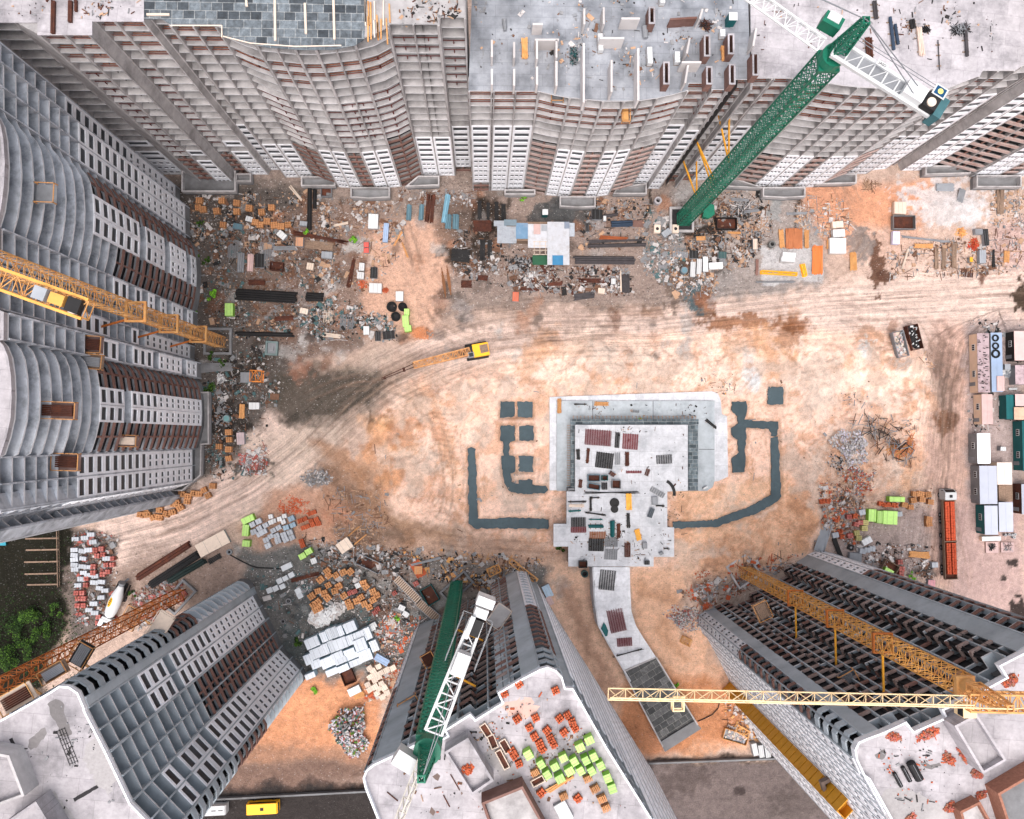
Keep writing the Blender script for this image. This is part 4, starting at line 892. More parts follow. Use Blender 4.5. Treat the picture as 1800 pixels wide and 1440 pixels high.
ro(gc,mb,'pendant_rods',M_STEEL)
mb=MB()
for u,v,zz,uu,vv in ((1301,226,33,1253,154,),(1318,212,33,1282,154),(1277,275,24,1215,228),(1256,282,22,1212,212),(1223,322,12,1200,280),(1238,312,12,1224,266)):
    a_=P(u,v,zz); zz2=zz; e_=P(uu,vv,zz); mb.bar((b.x,b.y+1.3,zz),e_,.26,.3)
ro(gc,mb,'anchor_strut',mat('strut_yellow',(226,160,52),var=.12))
# orange mast crane on the left
b=P(388,602); yc=thing('tower_crane','yellow orange tower crane leaning over the blocks on the left','crane',loc=b,group='tower cranes of the site')
mb=MB(); lattice(mb,(b.x,b.y,-.5),(b.x,b.y,84),2.1,1.7,.15,.075,dense=1); ro(yc,mb,'mast',M_YEL)
for zz in (13,27.5,41):
    mb=MB(); mb.wallbar([(b.x-1.5,b.y-1.5),(b.x+1.5,b.y-1.5),(b.x+1.5,b.y+1.5),(b.x-1.5,b.y+1.5)],zz,zz+.5,.35,closed=True); ro(yc,mb,'anchor_collar',M_YEL)
    mb=MB(); e_=P(388-18,602+0,zz); mb.bar((b.x-1.2,b.y-1.2,zz+.2),(b.x-9.5,b.y-3.6,zz+.2),.3); ro(yc,mb,'anchor_strut',M_ORG)
mb=MB(); mb.wallbar([(b.x-3.2,b.y-2.4),(b.x+2.2,b.y-2.4),(b.x+2.2,b.y+2.8),(b.x-3.2,b.y+2.8)],.02,.6,.5,closed=True); ro(yc,mb,'footing_frame',M_CONCD)
mb=MB(); c0=P(156,546,82); c1=P(-90,458,82); lattice(mb,c0,c1,2.0,1.3,.2,.1,h=1.4); ro(yc,mb,'counter_jib',M_YEL)
cd=(c1-c0).normalized(); cy=Vector((-cd.y,cd.x,0)); A=math.atan2(cd.y,cd.x)
mb=MB(); 
for s in(-1.1,1.1): mb.bar(c0+cy*s+Vector((0,0,.8)),c1+cy*s+Vector((0,0,.8)),.3,.34)
ro(yc,mb,'counter_jib_beam',mat('crane_gold',(216,158,80),rough=.5,var=.2))
mb=MB(); q=c0+cd*1.1; mb.use(M_BLK).box((q.x,q.y,82.9),(1.5,1.6,1.0),rz=A); mb.use(M_CREAM).tube(q+cy*.9+Vector((0,0,1)),q-cy*.2+Vector((0,0,1)),.4,12); ro(yc,mb,'winch')
mb=MB(); q=c0+cd*2.9; mb.box((q.x,q.y,83.0),(1.6,1.2,1.1),rz=A); ro(yc,mb,'gear_box',mat('crane_gold',(240,176,66)))
mb=MB(); q=c0+cd*4.7; mb.box((q.x,q.y,83.1),(1.4,1.4,1.3),rz=A); ro(yc,mb,'machine_cabinet',M_BOX)
# orange crane lower left
b=P(318,1044); oc=thing('tower_crane','rusty orange tower crane mast crossing the dark greenery','crane',loc=b,group='tower cranes of the site')
mb=MB(); lattice(mb,(b.x,b.y,-.5),(b.x,b.y,82),2.0,1.8,.15,.085); ro(oc,mb,'mast',M_ORG)
mb=MB(); mb.wallbar([(b.x-3.6,b.y-1.9),(b.x+.6,b.y+2.9),(b.x+3.2,b.y+.6),(b.x-1,b.y-4)],.02,.8,.45,closed=True); ro(oc,mb,'footing_frame',M_CONCD)
mb=MB(); lattice(mb,(b.x,b.y,82),(b.x-30,b.y-4,83),1.6,1.6,.16,.1); ro(oc,mb,'jib',M_ORG)
for zz in (20,45,58):
    mb=MB(); mb.bar((b.x+.8,b.y-.8,zz),(b.x+4.6,b.y-3.4,zz),.28); ro(oc,mb,'anchor_strut',M_YEL)
# green crane bottom
b=P(803,1030); g2=thing('tower_crane','green tower crane with white lattice jib rising beside the brick stacked roof','crane',loc=b,group='tower cranes of the site')
mb=MB(); lattice(mb,(b.x,b.y,-.5),(b.x,b.y,87),2.3,1.4,.18,.1,dense=2); ro(g2,mb,'mast',M_GRN)
mb=MB(); mb.wallbar([(b.x-3.4,b.y-1.2),(b.x+1.5,b.y+3.2),(b.x+3.4,b.y+.9),(b.x-1.4,b.y-3.4)],.02,1.0,.4,closed=True); ro(g2,mb,'footing_frame',M_CONCD)
mb=MB(); mb.box((b.x,b.y,87.4),(2.5,2.5,.5)); mb.tube((b.x,b.y,87.8),(b.x,b.y,89),1.4,16); ro(g2,mb,'slewing_ring',M_GRN)
mb=MB(); lattice(mb,(b.x,b.y,89),(b.x-.1,b.y-.1,95),1.5,1.2,.2,.12,wb=.6,dense=2); ro(g2,mb,'tower_head',M_GRN)
k0=P(762,1288,92); k1=P(838,1090,92); kd=(k1-k0).normalized(); ky=Vector((-kd.y,kd.x,0)); A=math.atan2(kd.y,kd.x); KL=(k1-k0).length
mb=MB()
for s in(-1,1): mb.bar(k0+ky*s*.85,k1+ky*s*.62,.26,.35)
for i in range(10):
    w_=.85-.23*i/9; q=k0+kd*(KL*i/9); mb.bar(q-ky*w_,q+ky*w_,.14,.16)
    if i<9: q2=k0+kd*(KL*(i+1)/9); s=1 if i%2 else -1; mb.bar(q-ky*w_*s,q2+ky*w_*s,.12)
ro(g2,mb,'counter_jib',M_WHT)
mb=MB(); q=k0+kd*(KL-4.2); mb.box((q.x,q.y,92.9),(2.2,1.3,1.3),rz=A); ro(g2,mb,'machine_cabinet',M_WHT)
mb=MB(); q=k0+kd*(KL-.5); mb.use(M_BLK).box((q.x,q.y,92.7),(1.6,1.2,1.2),rz=A); mb.use(M_WHT).box((q.x-.5,q.y+.1,93.4),(2.2,.45,.4),rz=A); ro(g2,mb,'winch')
for i,(dd,w_) in enumerate(((.9,1.3),(2.1,1.7))):
    mb=MB(); q=k1+kd*dd; mb.box((q.x+.1,q.y,92.0+.5*i),(.9,w_,2.2),rz=A); ro(g2,mb,'counterweight',M_WHT)
mb=MB()
for s in(-1.5,1.5): 
    mb.bar(k0+kd*7+ky*s+Vector((0,0,.8)),k1+kd*.4+ky*s+Vector((0,0,.8)),.07); mb.bar(k0+kd*7+ky*s,k1+kd*.4+ky*s,.09)
    for i in range(7): q=k0+kd*(7+i*(KL-7)/6)+ky*s; mb.bar(q,q+Vector((0,0,.8)),.05)
mb.bar(k1+kd*.4-ky*1.5,k1+kd*.4+ky*1.5,.09)
ro(g2,mb,'handrail',M_STEEL)
j0=P(742,1336,91); j1=P(690,1470,91); jd=(j1-j0).normalized()
mb=MB(); tri(mb,j0,j0+jd*24,.8,.9,1.3,.13,.08); ro(g2,mb,'jib',mat('weathered_white',(196,190,180),var=.2))
mb=MB(); q=P(714,1335,89); mb.box((q.x,q.y,89),(1.6,2.4,1.8),rz=A-.2); ro(g2,mb,'operator_cab',M_WHT)
mb=MB(); 
for s in (-.5,.5): mb.bar((b.x,b.y,95),k1-kd*2+ky*s,.07)
ro(g2,mb,'pendant_rods',M_STEEL)
mb=MB()
for zz,du in ((38,5.6),(62,4.6)):
    mb.bar((b.x+1.1,b.y,zz),(b.x+du,b.y-1.9,zz),.24)
ro(g2,mb,'anchor_strut',mat('strut_yellow',(226,160,52)))
# yellow crane lower right
b=P(1305,1003); y2=thing('tower_crane','yellow tower crane standing over the brown brick bays with a long pale jib','crane',loc=b,group='tower cranes of the site')
mb=MB(); lattice(mb,(b.x,b.y,-.5),(b.x,b.y,78.5),2.1,1.5,.14,.07,dense=1); ro(y2,mb,'mast',mat('crane_amber',(220,160,84),rough=.5,var=.22,scale=1.2,dirt=(176,104,44),dscale=.5,damt=.6))
mb=MB(); mb.wallbar([(b.x-3.7,b.y+.9),(b.x+.7,b.y+3.7),(b.x+3.5,b.y-.6),(b.x-1.0,b.y-3.6)],.02,1.2,.4,closed=True); ro(y2,mb,'footing_frame',M_CONC)
for zz,ex,ey in ((29,-2.0,-9.0),(45,-2.0,-9.4),(60,-1.6,-8.6)):
    mb=MB(); mb.bar((b.x,b.y-1,zz),(b.x+.1,b.y-8.0,zz),.24); ro(y2,mb,'anchor_strut',mat('strut_yellow',(226,160,52)))
    mb=MB(); mb.wallbar([(b.x-1.3,b.y-1.3),(b.x+1.3,b.y-1.3),(b.x+1.3,b.y+1.3),(b.x-1.3,b.y+1.3)],zz-.2,zz+.3,.2,closed=True); ro(y2,mb,'anchor_collar',M_ORG)
mb=MB(); mb.box((b.x,b.y,79),(2.2,2.2,.5)); mb.tube((b.x,b.y,79.2),(b.x,b.y,80.6),.9,16); ro(y2,mb,'slewing_ring',M_YEL)
mb=MB(); lattice(mb,(b.x,b.y,80.6),(b.x,b.y,87),1.6,1.2,.2,.11,wb=.7); ro(y2,mb,'tower_head',M_YEL)
j1=P(1069,1220,82); jr=P(1700,1233,82); jd=(jr-j1).normalized()
mb=MB(); tri(mb,j1,jr,1.25,1.3,1.9,.13,.07); ro(y2,mb,'jib',M_YELP)
mb=MB(); q0=jr; q1=jr+jd*16; lattice(mb,q0,q1,1.9,1.1,.2,.11,h=1.2); ro(y2,mb,'counter_jib',M_YEL)
mb=MB(); mb.bar((b.x,b.y,87),j1+jd*17+Vector((0,0,1.4)),.14); mb.bar((b.x,b.y,87),jr+jd*13,.14); ro(y2,mb,'pendant_rods',M_YELP)
mb=MB(); q=P(1191,1238,81); 
for s,t in((-.6,-.6),(.6,-.6),(.6,.6),(-.6,.6)): mb.box((q.x+s,q.y+t,81),(.12,.12,.9))
mb.wallbar([(q.x-.6,q.y-.6),(q.x+.6,q.y-.6),(q.x+.6,q.y+.6),(q.x-.6,q.y+.6)],81.4,81.5,.14,closed=True)
mb.wallbar([(q.x-.6,q.y-.6),(q.x+.6,q.y-.6),(q.x+.6,q.y+.6),(q.x-.6,q.y+.6)],80.6,80.7,.14,closed=True); mb.bar((q.x-.7,q.y+.9,81.6),(q.x+.7,q.y+.9,81.6),.4,.3); ro(y2,mb,'trolley',M_YELP)
mb=MB(); q=jr+jd*.5; mb.use(M_YELP).box((q.x,q.y-1.3,80.8),(1.5,1.3,1.8)); mb.use(M_GLASS).box((q.x-.72,q.y-1.3,81.1),(.1,1.1,1.0)); ro(y2,mb,'operator_cab')
mb=MB(); q=jr+jd*12; mb.box((q.x,q.y,81.6),(2.6,1.6,1.6)); ro(y2,mb,'counterweight',M_YELP)
# yellow hoist mast by the lower right block
b=P(1283,1208); hm=thing('material_hoist','broad yellow slotted hoist tower climbing the white side of the block','hoist',loc=b)
A=math.radians(45); mb=MB(); R=Matrix.Rotation(A,3,'Z')
for k in range(27):
    z0=k*2.05
    for sx,sy,w_,d_ in ((0,-1,3.0,.12),(0,1,3.0,.12),(-1,0,.12,1.6),(1,0,.12,1.6)):
        c_=R@Vector((sx*1.5,sy*.8,0)); mb.box((b.x+c_.x,b.y+c_.y,z0+.98),(w_,d_,1.8),rz=A)
    for sx in(-1,1):
        for sy in(-1,1):
            c_=R@Vector((sx*1.5,sy*.8,0)); mb.box((b.x+c_.x,b.y+c_.y,z0+1.03),(.2,.2,2.05),rz=A)
    mb.box((b.x,b.y,z0+.03),(2.9,1.5,.08),rz=A)
ro(hm,mb,'tower',mat('hoist_yellow',(214,152,44),rough=.5,var=.1,scale=1.5,dirt=(190,120,30),damt=.3))
mb=MB(); q=P(1470,1381,50); mb.wallbar([(q.x-1.4,q.y-1.6),(q.x+1.4,q.y-.4),(q.x+.6,q.y+1.5),(q.x-2.0,q.y+.3)],49,50,.5,closed=True); mb.prism([(q.x-1.4,q.y-1.6),(q.x+1.4,q.y-.4),(q.x+.6,q.y+1.5),(q.x-2.0,q.y+.3)],48.9,49.05); ro(hm,mb,'landing_platform',mat('platform_wood',(128,112,104),var=.2))
# ------------------------------------------------------------------ stored goods, small plant and litter
ZR={'B':18*HF,'A':23*HF,'H':26*HF,'C':18*HF}
ORD=['first','second','third','fourth','fifth','sixth','seventh','eighth','ninth','tenth','eleventh','twelfth']
NUM=['one','two','three','four','five','six','seven','eight','nine','ten','eleven','twelve']+[str(i) for i in range(13,40)]
def od(i): return ORD[i] if i<12 else '%dth'%(i+1)
def sc(z): return (HC-z)/F          # metres per photo pixel at level z
def place(o,u,v,ang=0,z=None):
    p=PG(u,v) if z is None else P(u,v,z)
    o.location=p if z is None else (p.x,p.y,z); o.rotation_euler=(0,0,-math.radians(ang)); return o
def labels(items,desc,where):
    """items: list of (object,u,v); gives each its own label by row and place in the row"""
    n=len(items); print('LONG',desc,where) if len((desc+' '+where).split())>11 else None
    if n==1: items[0][0]['label']=f'{desc} {where}'; return
    rows=[]; 
    for it in sorted(items,key=lambda t:t[2]):
        if rows and it[2]-rows[-1][0][2]<11: rows[-1].append(it)
        else: rows.append([it])
    for i,r in enumerate(rows):
        r.sort(key=lambda t:t[1])
        for j,it in enumerate(r):
            a='' if len(rows)==1 else (f'row {NUM[i]},' if len(r)>1 else f'alone in row {NUM[i]}')
            b='' if len(r)==1 else f'{od(j)} from left'
            it[0]['label']=' '.join(f"{desc} {where}, {a} {b}".replace(' ,',',').split()).rstrip(',')
def jit(k): return rnd.uniform(-k,k)
def mk_pallet(m,l=1.25,w=1.1,h=1.0,nx=3,ny=3,worn=.0,name='brick_pallet'):
    t=thing(name,'x','brick pallet')
    mb=MB()
    for i in range(5): mb.box((0,-w/2+.1+i*(w-.2)/4,.12),(l,.13,.03))
    for i in range(3): mb.box((-l/2+.06+i*(l-.12)/2,0,.055),(.1,w,.1))
    mb.build('pallet',M_TIMBD,t)
    mb=MB(); bx,by=l/nx,w/ny
    for i in range(nx):
        for j in range(ny):
            for k in range(3):
                if k==2 and rnd.random()<worn: continue
                mb.box((-l/2+bx*(i+.5)+jit(.02),-w/2+by*(j+.5)+jit(.02),.14+h/3*(k+.5)),(bx-.07,by-.06,h/3-.03),rz=jit(.04))
    mb.build('brick_pack',m,t); return t
def mk_wrap(m,mside,l=1.3,w=1.1,h=1.3,marks=True):
    t=thing('wrapped_pack','x','wrapped pack'); mb=MB(); mb.use(m); b=.05
    vs=[(x*(l/2),y*(w/2),0) for x,y in((-1,-1),(1,-1),(1,1),(-1,1))]+[(x*(l/2),y*(w/2),h-b) for x,y in((-1,-1),(1,-1),(1,1),(-1,1))]+[(x*(l/2-b),y*(w/2-b),h) for x,y in((-1,-1),(1,-1),(1,1),(-1,1))]
    mb.add(vs,[(8,9,10,11)]); mb.add(vs,[(4,5,9,8),(5,6,10,9),(6,7,11,10),(7,4,8,11)]); mb.use(mside).add(vs,[(0,1,5,4),(1,2,6,5),(2,3,7,6),(3,0,4,7)])
    mb.build('wrap',None,t)
    if marks:
        mb=MB()
        for s in(-1,1): mb.box((s*l*.22,0,h+.006),(.035,w*.98,.012))
        mb.use(mat('wrap_print',(104,132,88))) if m is M_LIME else mb.use(mat('strap_grey',(120,122,126)))
        mb.build('strap',None,t)
    return t
def mk_block(m,l=1.2,w=1.0,h=1.0,n=2,name='block_pack'):
    t=thing(name,'x','block pack'); mb=MB()
    for i in range(3): mb.box((-l/2+.06+i*(l-.12)/2,0,.055),(.1,w,.1))
    mb.box((0,0,.12),(l,w,.03)); mb.build('pallet',M_TIMBD,t)
    mb=MB()
    for i in range(n):
        for k in range(2): mb.box((-l/2+l/n*(i+.5),jit(.01),.14+h/2*(k+.5)),(l/n-.04,w-.04,h/2-.025),rz=jit(.01))
    mb.build('blocks',m,t); return t
def mk_pipes(m,L,n,r,rows=2,name='pipe_bundle'):
    t=thing(name,'x','pipe bundle'); mb=MB()
    for k in range(rows):
        for i in range(n-k):
            y=(i-(n-1-k)/2)*2.05*r; z=r+.14+k*1.75*r; dx=jit(L*.03); mb.tube((-L/2+dx,y,z),(L/2+dx,y+jit(r*.3),z),r,7)
    mb.build('pipes',m,t)
    mb=MB()
    for s in(-.35,0,.35): mb.box((L*s,0,.07),(.16,n*2.2*r+.5,.14))
    mb.build('bearer',M_TIMBD,t); return t
def mk_planks(m,L,w,n,h=.35,name='plank_stack',mess=.05):
    t=thing(name,'x','plank stack'); mb=MB(); ly=max(1,int(h/.09))
    for k in range(ly):
        for i in range(n):
            y=(i-(n-1)/2)*w/n; mb.box((jit(L*.03),y+jit(.01),.14+.09*k+.04),(L*rnd.uniform(.86,1),w/n*.82,.075),rz=jit(mess))
    mb.build('planks',m,t)
    mb=MB()
    for s in(-.33,.33): mb.box((L*s,0,.06),(.14,w+.3,.12))
    mb.build('bearer',M_TIMBD,t); return t
def mk_mesh(L,w,m,px=.25,layers=3,name='rebar_mats'):
    t=thing(name,'x','rebar mats'); mb=MB(); 
    for k in range(layers):
        dx,dy=jit(.1),jit(.1); z=.05+k*.07
        for i in range(int(w/px)+1): mb.box((dx,-w/2+i*px+dy,z),(L,.06,.04))
        for i in range(int(L/(px*2))+1): mb.box((-L/2+i*px*2+dx,dy,z+.04),(.06,w,.04))
    mb.build('bars',m,t); return t
def mk_tank(r,h,m,lid=None):
    t=thing('barrel','x','barrel'); mb=MB(); mb.tube((0,0,0),(0,0,h),r,20); mb.build('drum',m,t)
    mb=MB(); mb.ring((0,0,h),r*.82,r,.06); mb.build('rim',lid or m,t); return t
def mk_ring(r1,r2,h,m,cat='concrete ring',name='concrete_ring'):
    mb=MB(); mb.ring((0,0,0),r1,r2,h,22); mb.use(M_DARK).tube((0,0,.02),(0,0,.05),r1,20)
    if not mb.mats or mb.mats[0] is M_DARK: mb.mats=[M_DARK,m]; mb.m=[1]*66+[0]*(len(mb.f)-66)
    o=mb.build(name); o['category']=cat; return o
def mk_skip(l,w,h,m,fill=None,n=40,name='skip_container'):
    t=thing(name,'x','skip'); mb=MB(); mb.wallbar([(-l/2,-w/2),(l/2,-w/2),(l/2,w/2),(-l/2,w/2)],.1,h,.1,closed=True); mb.build('sides',m,t)
    mb=MB(); mb.box((0,0,.15),(l-.1,w-.1,.08)); mb.build('bottom',M_RUST,t)
    mb=MB()
    for i in range(int(l/1.0)): 
        for s in(-1,1): mb.box((-l/2+.5+i*1.0,s*(w/2+.08),h/2),(.1,.08,h-.1))
    mb.build('ribs',m,t)
    if fill:
        mb=MB()
        for i in range(n): mb.use(rnd.choice(fill)).box((rnd.uniform(-l/2+.3,l/2-.3),rnd.uniform(-w/2+.25,w/2-.25),rnd.uniform(.3,h*.75)),(rnd.uniform(.15,.7),rnd.uniform(.1,.4),rnd.uniform(.05,.3)),R=Matrix.Rotation(rnd.uniform(0,3),3,'Z')@Matrix.Rotation(jit(.5),3,'X'))
        mb.use(rnd.choice(fill)).box((0,0,h*.25),(l-.3,w-.3,.2)); o=mb.build('rubble_load',None,t); o['kind']='stuff'
    return t
def grp(make,desc,cat,where,group,pts,n_var=3,z=None,ang=0,aj=6,scale=True):
    """several alike things: a few variants are built, the rest are copies"""
    protos=[]; out=[]
    for i,q in enumerate(pts):
        u,v=q[0],q[1]; a=(q[2] if len(q)>2 else ang)+jit(aj)
        if len(protos)<n_var: o=make(); protos.append(o)
        else: o=dup(protos[i%n_var])
        place(o,u,v,a,z)
        o['category']=cat; o['group']=group; out.append((o,u,v))
        if scale: s=rnd.uniform(.93,1.07); o.scale=(s,s,rnd.uniform(.9,1.08))
    labels(out,desc,where); return out
def one(o,label,cat,u,v,ang=0,z=None,group=None): place(o,u,v,ang,z); return tag(o,label,cat,group)

# ---- brick pallets of the yards
def MP(m,**k): return lambda: mk_pallet(m,**k)
Y_=M_BRICKY
grp(MP(Y_,l=1.35,w=1.25),'brown brick pallet','brick pallet','in the dark corner yard','brick pallets of the corner yard',[(353,355),(351,367),(359,370),(392,355),(383,373),(418,359),(418,374),(394,397),(462,375),(451,393),(459,397),(471,391),(484,398),(496,400),(508,397),(440,368),(479,367)],aj=8)
grp(MP(Y_,l=1.3,w=1.2),'tan brick pallet','brick pallet','below the bulging bluish block','brick pallets by the track',[(404,760),(405,773),(404,790),(404,806,-15),(387,785),(376,854),(361,861,-20),(368,871,-30)])
grp(MP(Y_,l=1.35,w=1.25,worn=.2),'tan brick pallet','brick pallet','in the heap at the road bend','brick pallets at the road bend',[(322,868),(333,872),(343,867),(331,881),(248,892),(259,893),(250,904),(262,904),(272,909,-20),(283,896,10),(283,909,15),(295,903,25),(306,900,-15),(319,892,-35),(307,886),(313,883),(352,868)],aj=12)
grp(MP(M_BRICKR,l=1.05,w=1.0,h=.9,nx=2,ny=2),'pinkish red block pallet','block pallet','in the yard beside the mixer truck','red block pallets beside the mixer truck',[(171,966),(181,964),(174,976),(184,974),(200,981),(200,992),(190,992),(167,995),(167,1006),(184,1008),(193,1004),(155,1016),(154,1027),(138,1041),(148,1041),(140,1051),(150,1051),(140,1063),(150,1063),(176,1083),(176,1094)],aj=4)
grp(lambda: mk_block(M_GREYBLK,1.5,.9,.8,3),'pale grey block pallet','block pallet','in the yard beside the mixer truck','pale block pallets beside the mixer truck',[(136,947),(152,945),(163,939),(167,952),(134,966),(134,975),(134,983),(148,968),(159,966),(149,981),(134,992),(135,1000),(148,995),(158,996),(150,1006),(158,1010),(146,1017),(170,1012),(169,1023),(181,1022),(140,1028),(188,1037),(181,1049),(168,1060),(190,981),(178,1033),(160,1071),(170,1076)],aj=8)
GP=[(278,368),(340,335),(350,405),(415,375),(290,445),(350,468),(400,440),(495,430),(552,400),(470,490),(530,485),(545,540),(605,475),(670,450),(625,525),(690,505),(420,530),(440,590)]
grp(lambda: mk_block(M_GREYBLK,1.2,1.1,1.1,2),'grey block pallet','block pallet','in the dense stack by the lime packs','grey block pallets in the dense stack',[(400+x/6,860+y/6) for x,y in GP],ang=-25,aj=4)
grp(lambda: mk_block(M_WHT,.95,.95,.9,2),'white block pallet','block pallet','at the top edge of the grey stack','white block pallets in the dense stack',[(400+x/6,860+y/6) for x,y in [(465,285),(500,330),(470,345),(560,310),(610,280),(600,340)]],ang=-15)
grp(lambda: mk_block(mat('bluish_block',(150,170,184),dirt=(120,140,156)),1.3,1.1,1.1,2),'bluish block pallet','block pallet','at the right end of the grey stack','bluish block pallets',[(400+x/6,860+y/6) for x,y in [(685,305),(700,372),(630,400)]],ang=-20)
grp(MP(M_BRICK,l=1.05,w=.95,h=.8),'orange brick pallet','brick pallet','right of the grey block stack','orange brick pallets right of the grey stack',[(400+x/6,860+y/6) for x,y in [(878,255),(918,240),(775,330),(825,310),(888,330),(945,315),(907,372),(965,360),(850,390),(805,405),(785,545),(800,590)]],ang=-22)
grp(lambda: mk_block(mat('aerated_block',(204,208,212),dirt=(176,180,184)),1.2,1.1,.9,1),'near white block pack','block pack','in the puddled grey yard','near white block packs in the puddled yard',[(400+x/6,860+y/6) for x,y in [(610,822),(660,798),(560,960),(622,932),(683,898),(590,1018),(520,1038),(455,1058),(755,1065),(775,1115)]],ang=-28,aj=4)
YP=[(1060,855),(1075,905),(1150,900),(1230,870),(1300,865),(990,945),(1070,1005),(1180,1015),(1140,1065),(965,1065),(1025,1090),(1065,1140),(895,1120),(960,1180),(915,1210),(940,1265),(975,1245),(1235,1115),(1415,1130),(1370,1170),(1280,1185),(1300,1225),(1440,985),(1465,1020),(1540,1070),(1580,1110),(1540,1160),(1450,1200),(1500,1235)]
grp(MP(Y_,l=1.4,w=1.3,worn=.1),'tan brick pallet','brick pallet','scattered above the white packs','scattered tan brick pallets',[(400+x/6,860+y/6) for x,y in YP],ang=-28,aj=14)
grp(MP(M_BRICKR,l=1.1,w=1.0,h=.8),'bright red brick pallet','brick pallet','among the scattered tan pallets','red pallets among the tan ones',[(400+x/6,860+y/6) for x,y in [(1300,1085),(1350,1070),(1585,1258),(1560,1292),(1765,1090),(1990,990)]],ang=-30)
BW=[(290,420,150,110),(410,365,70,110),(470,335,60,120),(530,310,60,120),(590,295,60,110),(690,255,130,110),(340,530,140,110),(430,490,70,120),(495,465,70,130),(590,430,140,120),(690,395,80,110),(780,345,120,80),(870,330,80,130),(250,600,90,110),(330,650,110,90),(455,630,150,110),(555,555,130,70),(680,520,120,60),(800,440,130,130),(590,610,130,70),(710,570,130,60),(850,560,140,120),(500,730,130,70),(620,690,120,70),(740,640,130,70),(270,770,110,60),(945,455,80,120)]
out=[]
M_WPACK=mat('white_wrap',(198,204,212),rough=.5,var=.06,scale=2,dirt=(184,192,202),dscale=1.2,damt=.5)
for x,y,w,h in BW:
    z=2.3; s=sc(z); o=mk_wrap(M_WPACK,mat('white_wrap_side',(170,190,200),var=.1),w/6*s*.97,h/6*s*.97,rnd.uniform(2.0,2.5)); u,v=500+x/6,1060+y/6; place(o,u,v,-22+jit(1.5),0); p=P(u,v,z); o.location=(p.x,p.y,gz(p.x,p.y)-.1); o['category']='block pack'; o['group']='big white wrapped packs'; out.append((o,u,v))
labels(out,'big white wrapped pack','massed between the lower blocks')
grp(lambda: mk_wrap(M_CREAM,M_CREAM,1.25,1.1,1.2),'cream block pack','block pack','in the loose pile below the white packs','cream block packs',[(500+x/6,1060+y/6) for x,y in [(1000,655),(1025,720),(1085,690),(905,675),(940,705),(910,765),(960,800),(1000,765),(885,845),(910,895),(965,865),(1030,835),(1000,890),(985,935),(1060,880),(1040,975),(1090,930),(1150,670),(965,740)]],ang=-28,aj=6)
grp(lambda: mk_wrap(M_WHT,M_BOX,1.4,1.1,1.0),'white boxed pack','boxed pack','beside the corrugated gangway','white boxed packs by the gangway',[(707,1067),(714,1078),(657,1098,-30),(655,1103,-30)],ang=30)
# lime green packs on the ground
for (u,v,l,w,a,lb) in [(439,912,22,11,-25,'lime green pack lying along the top of the grey block stack'),(435,931,11,20,5,'lime green pack standing upright left of the grey block stack'),(436,954,13,11,5,'lime green netted crate at the foot of the lime packs'),
  (534,976,12,10,-28,'lime green pack, left one of the pair beside the white ring'),(545,968,12,10,-28,'lime green pack, right one of the pair beside the white ring'),(406,546,14,22,0,'lime green pack alone in the dark yard near the orange mast'),
  (716,550,9,11,0,'small lime green pack topmost of three beside the black hose coils'),(714,566,11,20,-4,'longer lime green pack in the middle of three beside the hose coils'),(718,579,12,11,-6,'lime green pack lowest of three beside the hose coils'),
  (1571,877,28,9,2,'long narrow lime green pack above the orange brick heaps'),(1528,905,14,22,3,'lime green pack leftmost in the big lime stack by the brick truck'),(1541,908,10,22,3,'slim lime green pack in the middle of the stack by the brick truck'),(1559,909,26,24,3,'widest lime green pack in the stack by the brick truck')]:
    o=mk_wrap(M_LIME,M_LIMED,l*sc(1.5),w*sc(1.5),1.5); one(o,lb,'wrapped pack',u,v,a,group='lime green packs on the ground')
# right yard pallets
RY=[(1545,885),(1554,887),(1562,887),(1571,888),(1443,881),(1453,881),(1500,907),(1467,913),(1474,934),(1477,943)]
grp(MP(M_BRICK,l=1.05,w=1.0,worn=.3),'orange brick pallet','brick pallet','in the yard left of the brick truck','orange brick pallets left of the truck',RY,aj=12)
grp(MP(Y_,l=1.3,w=1.15),'tan brick pallet','brick pallet','in the yard left of the brick truck','tan brick pallets left of the truck',[(1586,887),(1597,891),(1605,868),(1602,879),(1615,868),(1617,878),(1627,869),(1632,882),(1629,912),(1629,920)],aj=12)
grp(MP(M_BRICKR,l=1.15,w=1.05,nx=2,ny=2),'pink topped pallet','block pallet','near the grey walkway','pink topped pallets',[(1489,908),(1502,921),(1509,918),(1491,941),(1578,987),(1581,999),(1580,1008)],aj=10)
grp(MP(mat('straw_block',(188,178,120),dirt=(150,130,90)),l=1.2,w=1.1),'straw yellow brick pallet','brick pallet','in the middle of the right yard','straw yellow brick pallets',[(1518,918),(1516,928),(1503,936),(1506,945)],aj=14)
grp(lambda: mk_block(M_GREYBLK,1.3,1.1,.9,2),'grey block pallet','block pallet','in the right yard','grey block pallets of the right yard',[(1512,900),(1577,903),(1466,940),(1513,968),(1521,966),(1530,964),(1639,992)],aj=12)
